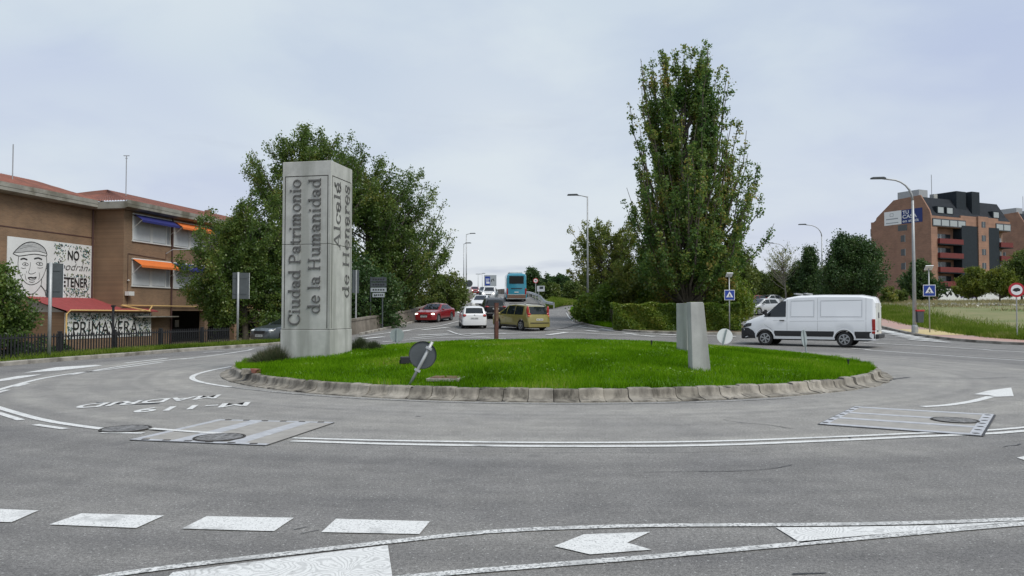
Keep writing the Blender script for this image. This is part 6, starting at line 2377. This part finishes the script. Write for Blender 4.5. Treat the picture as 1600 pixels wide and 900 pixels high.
for s_ in (1, -1):
    c.side(WIN, .010, s_).build('cab_window', mat('car_glass'), e)
    c.side([(VW[1] + .44, .46), (VW[0] - .44, .46), (VW[0] - .44, .71), (VW[1] + .44, .71)], .014, s_).build('side_trim', mat('black_plastic'), e)
    c.side([(-2.98, .40), (VW[1] - .44, .40), (VW[1] - .44, .71), (-2.98, .71)], .014, s_).build('side_trim', mat('black_plastic'), e)
    c.side([(2.99, .335), (2.32, .335), (2.33, .56), (2.42, .70)], .032, s_).build('bumper_wrap', mat('black_plastic'), e)
    c.side([(2.99, .335), (2.42, .70), (2.66, .84), (2.985, .84)], .033, s_).build('bumper_wrap', mat('black_plastic'), e)
    c.side([(2.52, .93), (2.94, .84), (2.92, .97), (2.72, 1.06), (2.50, 1.07)], .016, s_).build('headlight_glass', mat('car_glass'), e)
    # swage lines and recessed panel edges, door joints
    for pts, w in (([(.82, 2.20), (.82, .62)], .016), ([(-.55, 2.25), (-.55, .62)], .014), ([(.70, 1.16), (-2.55, 1.20)], .012), ([(2.0, 1.22), (.84, 1.18)], .012), ([(2.0, 1.34), (2.02, 1.1), (1.55, .78), (1.45, .62)], .014), ([(-2.62, 2.25), (-2.62, .65)], .014)):
        c.seam(pts, w, .004, s_).build('panel_seam', mat('mural_grey'), e)
    for x0, x1 in ((.68, -.42), (-.66, -2.48)):
        q = [(x0, 1.36), (x0, 2.14), (x1, 2.16), (x1, 1.36), (x0, 1.36)]
        c.seam(q, .035, .010, s_).build('panel_bead', vp, e)
        c.seam([(a + .03 * (1 if a == x1 else -1), b_ + .03 * (1 if b_ < 1.5 else -1)) for a, b_ in q], .014, .006, s_).build('panel_seam', mat('print_grey'), e)
    # wheel arch flares
    for a in VW:
        pts = [(a + .46 * math.cos(R(t)), .345 + .48 * math.sin(R(t))) for t in range(6, 175, 7)]
        c.seam(pts, .07, .022, s_).build('wheel_arch', vp, e)
        pts = [(a + .415 * math.cos(R(t)), .345 + .425 * math.sin(R(t))) for t in range(6, 175, 7)]
        c.seam(pts, .03, .006, s_).build('arch_lip', mat('black_plastic'), e)
    MB().box((1.05, s_ * 1.02, 1.20), (.22, .04, .045)).build('door_handle', mat('black_plastic'), e, bevel=.01)
    MB().tube([(1.72, s_ * .98, 1.45), (1.74, s_ * 1.12, 1.48)], .03, 6).build('mirror_arm', mat('black_plastic'), e)
    MB().box((1.76, s_ * 1.20, 1.58), (.11, .18, .28)).build('mirror', mat('black_plastic'), e, bevel=.03)
    MB().box((-2.93, s_ * .925, 1.02), (.14, .13, .52)).build('tail_light', mat('tail_red'), e, bevel=.02)
    MB().box((-2.925, s_ * .93, .68), (.14, .12, .12)).build('reflector', mat('tail_red'), e, bevel=.02)
    lens('headlight', e, (2.86, s_ * .70, .96), (.12, .13, .06), mat('lamp_clear'))
c.glass_top(.92, 1.95, .88, .015).build('windscreen', mat('car_glass'), e, True)
MB().box((2.90, 0, .57), (.30, 1.70, .54)).build('front_bumper', mat('black_plastic'), e, bevel=.07)
MB().box((2.90, 0, .88), (.16, 1.2, .16)).build('grille', mat('black_plastic'), e, bevel=.03)
MB().box((-3.03, 0, .50), (.22, 1.86, .20)).build('rear_bumper', mat('black_plastic'), e, bevel=.04)
for s_ in (1, -1):
    MB().box((-2.998, s_ * .42, 1.30), (.03, .80, 1.45)).build('rear_door', vp, e, bevel=.02)
MB().box((-3.016, 0, 1.30), (.006, .012, 1.45)).build('door_joint', mat('seam'), e)
MB().box((-3.03, .07, 1.45), (.04, .05, .26)).build('door_latch', mat('black_plastic'), e)
MB().box((-3.02, .5, .74), (.02, .54, .14)).build('number_plate', mat('plate'), e)
for k in range(6):
    MB().box((-3.032, .30 + .075 * k, .74), (.004, .045, .08)).build('plate_character', mat('plate_ink'), e)
for s_ in (.78, -.78):
    for z_ in (.85, 1.85):
        MB().box((-3.015, s_, z_), (.03, .10, .05)).build('hinge', vp, e)
rk = MB()
rk.box((.05, 0, 2.47), (.10, 1.5, .06)).box((.5, 0, 2.47), (.10, 1.5, .06))
rk.build('roof_bar', mat('metal_grey'), e)

# ---- bus
busb = paint('bus_teal', (.03, .23, .32), .35)
p = ground_at(807, 92)
bs = [(-6.0, 3.10, 1.1, 1.18), (-5.96, 3.35, 1.15, 1.23), (-5.7, 3.48, 1.2, 1.26), (0, 3.5, 1.2, 1.27), (5.6, 3.48, 1.2, 1.26), (5.9, 3.1, 1.1, 1.2), (6.0, 2.4, 1.0, 1.1)]
hd = Vector((-.03, 1, 0)).normalized()
pos = Vector((p.x, p.y, 0)) + hd * 6.0
e = empty('coach', (pos.x, pos.y, H(pos.x, pos.y - 4) + .10), math.atan2(hd.y, hd.x), 'teal coach seen from behind climbing the ramp', 'bus')
e.rotation_euler[1] = -.04
c = Car(bs, .93, .42, (3.0, -2.9), .5, .05)
c.body(16).build('body', busb, e, 35)
MB().box((0, 0, .5), (11, 1.9, .4)).build('underbody_light_block', mat('underbody_light_block'), e)
add_wheels(e, c, 1.12, .28, 6)
MB().box((-6.01, 0, 2.70), (.06, 1.74, .92)).build('rear_window', mat('car_glass'), e, bevel=.02)
MB().box((-6.01, 0, 1.66), (.05, 1.35, .09)).build('vent', mat('black_plastic'), e)
MB().box((-6.02, 0, .72), (.10, 2.25, .46)).build('engine_cover', mat('rust'), e, bevel=.03)
MB().box((-6.04, 0, .92), (.10, 2.1, .10)).build('cover_strip', mat('grey_render'), e)
MB().box((-6.0, 0, .44), (.10, 2.4, .10)).build('bumper', mat('grey_render'), e, bevel=.02)
for s_ in (1, -1):
    MB().box((-5.97, s_ * 1.10, 1.30), (.12, .17, .75)).build('tail_light', mat('tail_red'), e, bevel=.02)
    for k in range(6):
        c.side([(-5.2 + k * 1.75, 1.5), (-3.55 + k * 1.75, 1.5), (-3.55 + k * 1.75, 2.9), (-5.2 + k * 1.75, 2.9)], .012, s_).build('side_window', mat('car_glass'), e)
MB().box((-6.03, 0, 1.22), (.02, .5, .12)).build('badge', mat('lamp_clear'), e)
MB().box((0, 0, 3.58), (8, 1.6, .18)).build('roof_unit', mat('frame_white'), e, bevel=.04)

# ------------------------------------------------------------------ street furniture
mat('sign_back', (.055, .065, .07), .6, .15, 4)
mat('sign_back_pale', (.26, .30, .30), .6, .12, 4)
mat('post_grey', (.38, .39, .39), .5, .1, 5, metal=.4)
mat('sign_white', (.75, .76, .77), .5)
mat('sign_blue', (.012, .045, .28), .45)
mat('sign_red', (.42, .02, .03), .45)
mat('sign_black', (.015, .015, .016), .5)
mat('sign_green', (.02, .10, .04), .5)
mat('solar', (.03, .04, .08), .2, spec=.6)


def street_lamp(label, px, Yd, ztop_y, kind, arm=2.2, side=-1, r=.10, z=None):
    p = ground_at(px, Yd)
    z0 = p.z if z is None else z
    h = at(px, ztop_y, Yd).z - z0
    e = empty('street_lamp', (p.x, p.y, z0), 0, label, 'street lamp', 'street lamps')
    MB().tube([(0, 0, -.1), (0, 0, h * .5), (0, 0, h - (1.3 if kind == 'curve' else 0))], [r, r * .75, r * .55], 10).build('pole', mat('post_grey'), e, True)
    MB().lathe([(r * 1.5, 0), (r * 1.5, .5), (r * 1.05, .6)], 10).build('pole_base', mat('post_grey'), e)
    if kind == 'curve':
        pts = [(0, 0, h - 1.3)] + [(side * (arm * .75) * (1 - math.cos(R(t))), 0, h - 1.3 + 1.25 * math.sin(R(t))) for t in range(15, 91, 15)] + [(side * arm * .98, 0, h + .0)]
        MB().tube(pts, [r * .55] * 3 + [r * .42] * (len(pts) - 3), 8).build('arm', mat('post_grey'), e, True)
    else:
        MB().tube([(0, 0, h - .05), (side * arm * .5, 0, h + .06), (side * arm, 0, h + .1)], r * .4, 8).build('arm', mat('post_grey'), e, True)
    hx = side * (arm + .22)
    MB().prism([(-.42, 0), (-.36, .07), (.30, .09), (.42, .03), (.42, -.02), (-.36, -.03)], -.14, .14, lambda a, b, d: (hx + a, d, h + (.10 if kind != 'curve' else 0) + b)).build('lamp_head', mat('sign_back'), e)
    return e


street_lamp('tall curved street lamp in front of the flats, bin on its post', 1429, 45.0, 279, 'curve', 1.8, -1, .12)
street_lamp('curved street lamp left of the dense dark tree', 1285.5, 84, 351, 'curve', 1.9)
street_lamp('smaller curved street lamp by the bare tree', 1229, 104, 380, 'curve', 1.9)
street_lamp('straight-armed street lamp by the locust tree', 918.5, 58, 307, 'straight', .9, -1, .09)
street_lamp('taller of the twin lamps beside the parapet, right of the dark trees', 728.5, 112, 366, 'straight', .7, 1, .11, z=3.4)
street_lamp('shorter of the twin lamps beside the parapet, right of the dark trees', 724.5, 108, 381, 'straight', .4, 1, .10, z=3.2)
for px, Yd, ty in ((747, 175, 428), (753.5, 190, 429)):
    street_lamp('far lamp on the bridge, ' + ('nearer of a pair left of the blue panel' if px < 750 else 'farther of a pair left of the blue panel'), px, Yd, ty, 'straight', 1.0, 1 if px < 750 else -1, .10, z=5.6)
street_lamp('thin lamp standing among the parked cars', 1190, 98, 428, 'straight', .5, -1, .08)


def disc(name, e, c, r, t, m, tilt=None, n=36, front=None):
    """round plate facing -y"""
    mb = MB().lathe([(r, -t / 2), (r, t / 2)], n, 'Y')
    mb.v = [tuple((tilt @ Vector(v) if tilt else Vector(v)) + Vector(c)) for v in mb.v]
    return mb.build(name, m, e)


# round sign, pushed over, near the front kerb
b0, b1 = at(638, 597, 14.9), at(676, 534, 15.0)
zb = mound(b0.x, b0.y)
e = empty('round_sign', (b0.x, b0.y, zb - .05), 0, 'leaning round sign seen from behind at the front of the lawn', 'road sign', 'round signs on the island')
d = Vector((b1.x - b0.x, .05, b1.z - zb + .05))
MB().tube([(0, 0, 0), tuple(d)], .032, 10).build('post', mat('post_grey'), e, True)
dn_ = d.normalized()
cc = at(660, 555, 15.05) - Vector(e.location)
rot = Vector((.12, -.98, .12)).to_track_quat('-Y', 'Z').to_matrix()
disc('plate', e, cc + Vector((0, .05, 0)), .27, .012, mat('sign_back'), rot)
mb = MB().lathe([(.272, -.03), (.272, .012), (.262, .012), (.262, -.03)], 36, 'Y', cap=False)
mb.v = [tuple(rot @ Vector(v) + cc + Vector((0, .05, 0))) for v in mb.v]
mb.build('rim', mat('post_grey'), e)
for f in (.38, .86):
    q = d * f
    MB().box((q.x, .02, q.z), (.12, .08, .04), Matrix.Rotation(math.atan2(d.x, d.z), 3, 'Y')).build('clamp', mat('galvanised'), e)
for px, py, Yd, r, ax, lean, mm, lb in ((620, 524, 30.5, .28, .15, 0, 'sign_back_pale', 'small pale round sign seen from behind, right of the pillar'), (1133, 525.5, 29.0, .29, -.1, .22, 'sign_white', 'white-faced round sign leaning beside the steles'), (1257, 528.5, 28.0, .32, .92, -.1, 'sign_back_pale', 'round sign seen edge-on in front of the van')):
    c_ = at(px, py, Yd)
    gz = mound(c_.x, c_.y)
    e = empty('round_sign', (c_.x, c_.y, gz), 0, lb, 'road sign', 'round signs on the island')
    rot = Matrix.Rotation(lean, 3, 'Y') @ Matrix.Rotation(ax, 3, 'Z')
    hz_ = c_.z - gz
    disc('plate', e, (0, .04, hz_), r, .014, mat(mm), rot)
    MB().tube([(-math.sin(lean) * (hz_ + .2), 0, -.1), (math.sin(lean) * r * 1.0, 0, hz_ + r * .9)], .03, 8).build('post', mat('sign_back_pale'), e)
# blue-arrow faces look away from the camera; a dark flood lamp and a rusty cover lie in the lawn
p = at(634, 547, 17.3)
e = empty('lawn_floodlight', (p.x, p.y, mound(p.x, p.y)), R(12), 'small black floodlight on the lawn beside the leaning sign', 'floodlight')
MB().box((0, 0, .13), (.24, .14, .16)).build('housing', mat('black_plastic'), e, bevel=.015)
MB().tube([(-.13, 0, 0), (-.13, 0, .14)], .012, 6).tube([(.13, 0, 0), (.13, 0, .14)], .012, 6).build('bracket', mat('black_plastic'), e)
MB().box((0, .075, .13), (.20, .012, .12)).build('lens', mat('car_glass'), e)
p = at(697, 592, 15.3)
e = empty('access_cover', (p.x, p.y, mound(p.x, p.y) + .02), R(-8), 'rusty square access cover with concrete rim in the lawn', 'cover')
MB().box((0, 0, 0), (.66, .66, .06)).build('rim', mat('kerb_concrete'), e, bevel=.01)
MB().box((.0, .0, .035), (.52, .52, .02)).build('lid', mat('rust'), e)
for k, (px, Yd) in enumerate(((1018, 22), (1325, 19.5))):
    p = at(px, 540, Yd)
    e = empty('sprinkler', (p.x, p.y, mound(p.x, p.y)), 0, ('tiny black sprinkler peg in the lawn left of the steles', 'tiny black sprinkler peg near the right rim of the lawn')[k], 'sprinkler')
    MB().lathe([(.02, -.05), (.02, .12), (.03, .13), (.03, .17), (0, .18)], 8).build('riser', mat('black_plastic'), e)
# broken kerb fragments and brick on the left rim
rr = random.Random(9)
for k, (px, py, m, lb) in enumerate(((385, 577, 'kerb_stone_2', 'broken pale lump of kerb on the left rim of the island'), (400, 578, 'roof_tile', 'orange brick fragment on the left rim of the island'))):
    p = at(px, py, 17.6)
    mb = MB().box((0, 0, .05), (.22, .12, .10), Matrix.Rotation(.4 + k, 3, 'Z'))
    mb.v = [tuple(Vector(v) + Vector((rr.uniform(-.03, .03), rr.uniform(-.03, .03), rr.uniform(-.02, .03)))) for v in mb.v]
    o = mb.build('rubble_piece', mat(m))
    o.location = (p.x, p.y, .215)
    tag(o, lb, 'rubble')
# rusty square post at the back of the lawn
p = at(775.5, 528, 27.5)
e = empty('rusty_post', (p.x, p.y, mound(p.x, p.y)), R(20), 'rusty brown square post standing at the back of the lawn', 'post')
MB().box((0, 0, .64), (.13, .13, 1.5)).build('shaft', mat('rust_red', (.105, .042, .032), .85, .3, 8), e, bevel=.01)
MB().box((0, 0, 1.40), (.14, .14, .03)).build('cap', mat('rust_red'), e)
MB().box((.0, -.07, 1.0), (.09, .01, .5)).build('faded_label', mat('rust'), e)

# pedestrian-crossing signs with solar panels
def crossing_sign(px, Yd, ysign, ypanel, size, label, turn):
    p = ground_at(px, Yd, .12)
    e = empty('crossing_sign', p, turn, label, 'road sign', 'crossing signs')
    zs, zp = at(px, ysign, Yd).z - p.z, at(px, ypanel, Yd).z - p.z
    MB().tube([(0, 0.03, -.1), (0, 0.03, zp)], .035, 8).build('post', mat('post_grey'), e, True)
    s_ = size / 2
    MB().box((0, -.02, zs), (size, .03, size)).build('plate', mat('sign_white'), e, bevel=.008)
    bl = MB().box((0, -.038, zs), (size * .90, .006, size * .90)).build('blue_field', mat('sign_blue'), e)
    MB().add([(-s_ * .68, -.043, zs - s_ * .45), (s_ * .68, -.043, zs - s_ * .45), (0, -.043, zs + s_ * .72)], [(0, 1, 2)]).build('white_triangle', mat('sign_white'), bl)
    mb = MB()
    y = -.046
    q = s_
    for poly in ([(-.05, .10), (.08, .10), (.06, -.12), (-.06, -.12)], [(-.06, -.10), (.02, -.12), (-.10, -.38), (-.18, -.38)], [(.0, -.12), (.07, -.10), (.20, -.36), (.12, -.38)], [(.06, .10), (.20, -.06), (.16, -.10), (.04, .02)], [(-.05, .10), (-.18, -.04), (-.14, -.09), (-.03, .02)],
                 [(-.05 + .06 * math.cos(R(a)) + .06, .20 + .06 * math.sin(R(a))) for a in range(0, 360, 45)]):
        mb.add([(a * q * 1.2, y, zs + b * q * 1.05) for a, b in poly], [tuple(range(len(poly)))])
        y -= .0006
    for k in range(4):
        a = -.42 + .24 * k
        mb.add([(a * q, y, zs - .42 * q), ((a + .12) * q, y, zs - .42 * q), ((a + .16) * q, y, zs - .34 * q), ((a + .05) * q, y, zs - .34 * q)], [(0, 1, 2, 3)])
    mb.build('walking_figure', mat('sign_black'), bl)
    rot = Matrix.Rotation(R(-35), 3, 'X')
    MB().box((0, 0, zp + .06), (size * .62, size * .62, .04), rot).build('solar_panel', mat('sign_white'), e)
    for k in range(3):
        MB().box(Vector((0, 0, zp + .06)) + rot @ Vector(((k - 1) * size * .19, 0, .022)), (size * .17, size * .52, .006), rot).build('solar_cell', mat('solar'), e)


crossing_sign(1140, 46.2, 461, 431, .62, 'blue crossing sign with solar panel beside the hedge', 0)
crossing_sign(1452.5, 45.2, 454, 420, .68, 'blue crossing sign with solar panel right of the tall lamp', R(-12))
# litter bin hung on the lamp post
p = ground_at(1429, 45.0)
e = empty('litter_bin', (p.x + .22, p.y - .12, p.z + .72), 0, 'dark litter bin with red rim hung on the tall lamp post', 'bin')
MB().prism([(-.17, 0), (.17, 0), (.20, .66), (-.20, .66)], -.15, .15, lambda a, b, d: (a, d, b)).build('bucket', mat('sign_back'), e, bevel=.02)
MB().box((0, 0, .70), (.46, .34, .09)).build('rim', mat('sign_red'), e, bevel=.015)
MB().box((-.24, .08, .4), (.06, .08, .3)).build('bracket', mat('post_grey'), e)
# round prohibition sign at the right edge
p = ground_at(1589, 40.2, .12)
e = empty('round_sign', p, R(-15), 'red-ringed round sign with a dark blot at the right edge', 'road sign')
zs = at(1589, 453, 40.2).z - p.z
MB().tube([(0, .03, -.1), (0, .03, zs + .2)], .033, 8).build('post', mat('post_grey'), e)
disc('plate', e, (0, -.02, zs), .38, .02, mat('sign_red'))
disc('white_field', e, (0, -.032, zs), .27, .006, mat('sign_white'))
mb = MB()
rr = random.Random(4)
mb.add([(.19 * math.cos(R(a)) * rr.uniform(.8, 1.15), -.037, zs + .01 + .10 * math.sin(R(a)) * rr.uniform(.8, 1.2)) for a in range(0, 360, 24)], [tuple(range(15))])
mb.build('paint_blot', mat('sign_black'), e)
# backs of the tall direction signs on the left
for px, Yd, yb, y0, y1, w, turn, m, lb in ((76.5, 26.0, 562, 411, 465, .50, R(38), 'sign_back', 'tall sign seen from behind in front of the mural'), (371, 38.3, 538, 426, 467, .80, R(25), 'sign_back', 'tall sign seen from behind left of the pillar')):
    p = at(px, yb, Yd)
    e = empty('direction_sign', (p.x, p.y, .08), turn, lb, 'road sign', 'direction signs seen from behind')
    zt, zb_ = at(px, y0, Yd).z - .08, at(px, y1, Yd).z - .08
    MB().tube([(0, 0, -.1), (0, 0, zt + .02)], .055, 10).build('post', mat('post_grey'), e, True)
    MB().box((.14, .08, (zt + zb_) / 2), (w, .03, zt - zb_)).build('panel', mat(m), e, bevel=.006)
    for f in (.2, .8):
        MB().box((.1, .06, zb_ + (zt - zb_) * f), (w * .8, .03, .05)).build('bracket', mat(m), e)
    MB().box((.14 + w / 2, .08, (zt + zb_) / 2), (.015, .05, zt - zb_)).build('panel_edge', mat('sign_white'), e)
# direction boards, tree shade painted into their grey and dark colours, and the board just right of the pillar
p = at(590, 505, 50)
e = empty('direction_boards', (p.x, p.y, 0), R(-6), 'stack of direction boards with tree shade put into their colours', 'road sign')
zc_ = at(590, 461, 50).z
for k, (z_, w, lw, txt) in enumerate(((zc_, .80, .0, 'CENTRO'), (zc_ + .34, 1.05, 0, 'UNIVERSIDAD'), (zc_ + .68, 1.05, 0, 'ESTACIÓN'), (zc_ + 1.02, 1.05, 0, 'HOSPITAL'))):
    o = MB().box((.05, 0, z_), (w, .03, .28)).build('board', mat('window_pale') if k < 2 else mat('sign_back'), e)  # lower boards greyed, upper ones darkened, to stand for tree shade
    for q in range(5):
        MB().box((.05 - w * .32 + q * w * .16, -.018, z_), (w * .10, .006, .10)).build('board_print', mat('sign_black'), o)
for x in (-.5, .3):
    MB().tube([(x, .06, -.3), (x, .06, zc_ + 1.2)], .045, 8).build('post', mat('sign_back'), e)
p = at(556, 505, 46)
e = empty('direction_sign', (p.x, p.y, 0), R(50), 'dark sign back peeping out right of the pillar', 'road sign', 'direction signs seen from behind')
zt, zb_ = at(556, 422, 46).z, at(556, 458, 46).z
MB().box((0, .05, (zt + zb_) / 2), (.5, .03, zt - zb_)).build('panel', mat('sign_back'), e)
MB().tube([(0, 0, 0), (0, 0, zt)], .045, 8).build('post', mat('post_grey'), e)
# signs on the ramp
p = ground_at(766, 128)
e = empty('gantry_panel', (p.x, p.y, p.z - .2), 0, 'square blue and white direction panel on the bridge', 'road sign')
zc_ = at(766, 438.5, 128).z - p.z + .2
o = MB().box((0, 0, zc_), (2.05, .06, 1.85)).build('panel', mat('window_pale'), e)
MB().box((-.45, -.034, zc_ - .05), (.85, .008, 1.5)).build('blue_field', mat('sign_blue'), o)
for q, (x, z_, w, h) in enumerate(((-.45, .25, .6, .12), (-.5, -.05, .5, .12), (-.4, -.35, .55, .3))):
    MB().box((x, -.042, zc_ + z_), (w, .006, h)).build('panel_print', mat('sign_white'), o)
ribbon([(.15, -.036, zc_ - .2), (.25, -.036, zc_ + .15), (.5, -.036, zc_ + .3), (.62, -.036, zc_ - .1)], .14, (0, -1, 0)).build('panel_arrow', mat('sign_black'), o)
for x in (-.7, .7):
    MB().tube([(x, .06, 0), (x, .06, zc_ + .8)], .06, 8).build('post', mat('post_grey'), e)
for px, py, Yd, shape, lb in ((724.5, 441.5, 106, 'tri', 'dark triangular sign back on the twin lamps'), (733, 443, 104, 'disc', 'dark round sign back on the twin lamps')):
    p = at(px, py, Yd)
    e = empty('sign_back', (p.x, p.y, 3.2), 0, lb, 'road sign')
    hz_ = p.z - 3.2
    MB().tube([(0, .05, 0), (0, .05, hz_ + .4)], .04, 6).build('post', mat('post_grey'), e)
    if shape == 'disc':
        disc('plate', e, (0, 0, hz_), .48, .02, mat('sign_back'))
    else:
        MB().prism([(-.55, -.38), (.55, -.38), (0, .58)], -.01, .01, lambda a, b, d: (a, d, hz_ + b)).build('plate', mat('sign_back'), e)
p = ground_at(837, 90)
e = empty('speed_limit_sign', (p.x, p.y, p.z), 0, 'round forty speed limit sign right of the coach', 'road sign')
zs = at(837, 438.5, 90).z - p.z
MB().tube([(0, .04, 0), (0, .04, zs + .3)], .045, 8).build('post', mat('post_grey'), e)
disc('plate', e, (0, 0, zs), .30, .02, mat('sign_red'))
f = disc('white_field', e, (0, -.012, zs), .22, .006, mat('sign_white'))
place_text('number', '40', mat('sign_black'), f, (-.14, -.02, zs - .11), (1, 0, 0), (0, 0, 1), .28, .22, offset=.015)
p = ground_at(845, 88)
e = empty('small_board', (p.x, p.y, p.z), R(-30), 'small white board below the speed limit sign', 'road sign')
zs = at(845, 451, 88).z - p.z
MB().box((0, 0, zs), (.95, .04, .65)).build('panel', mat('sign_white'), e)
MB().box((.1, -.024, zs + .1), (.5, .008, .28)).build('panel_print', mat('sign_back'), e)
MB().tube([(-.3, .05, 0), (-.3, .05, zs + .3)], .05, 8).build('post', mat('post_grey'), e)
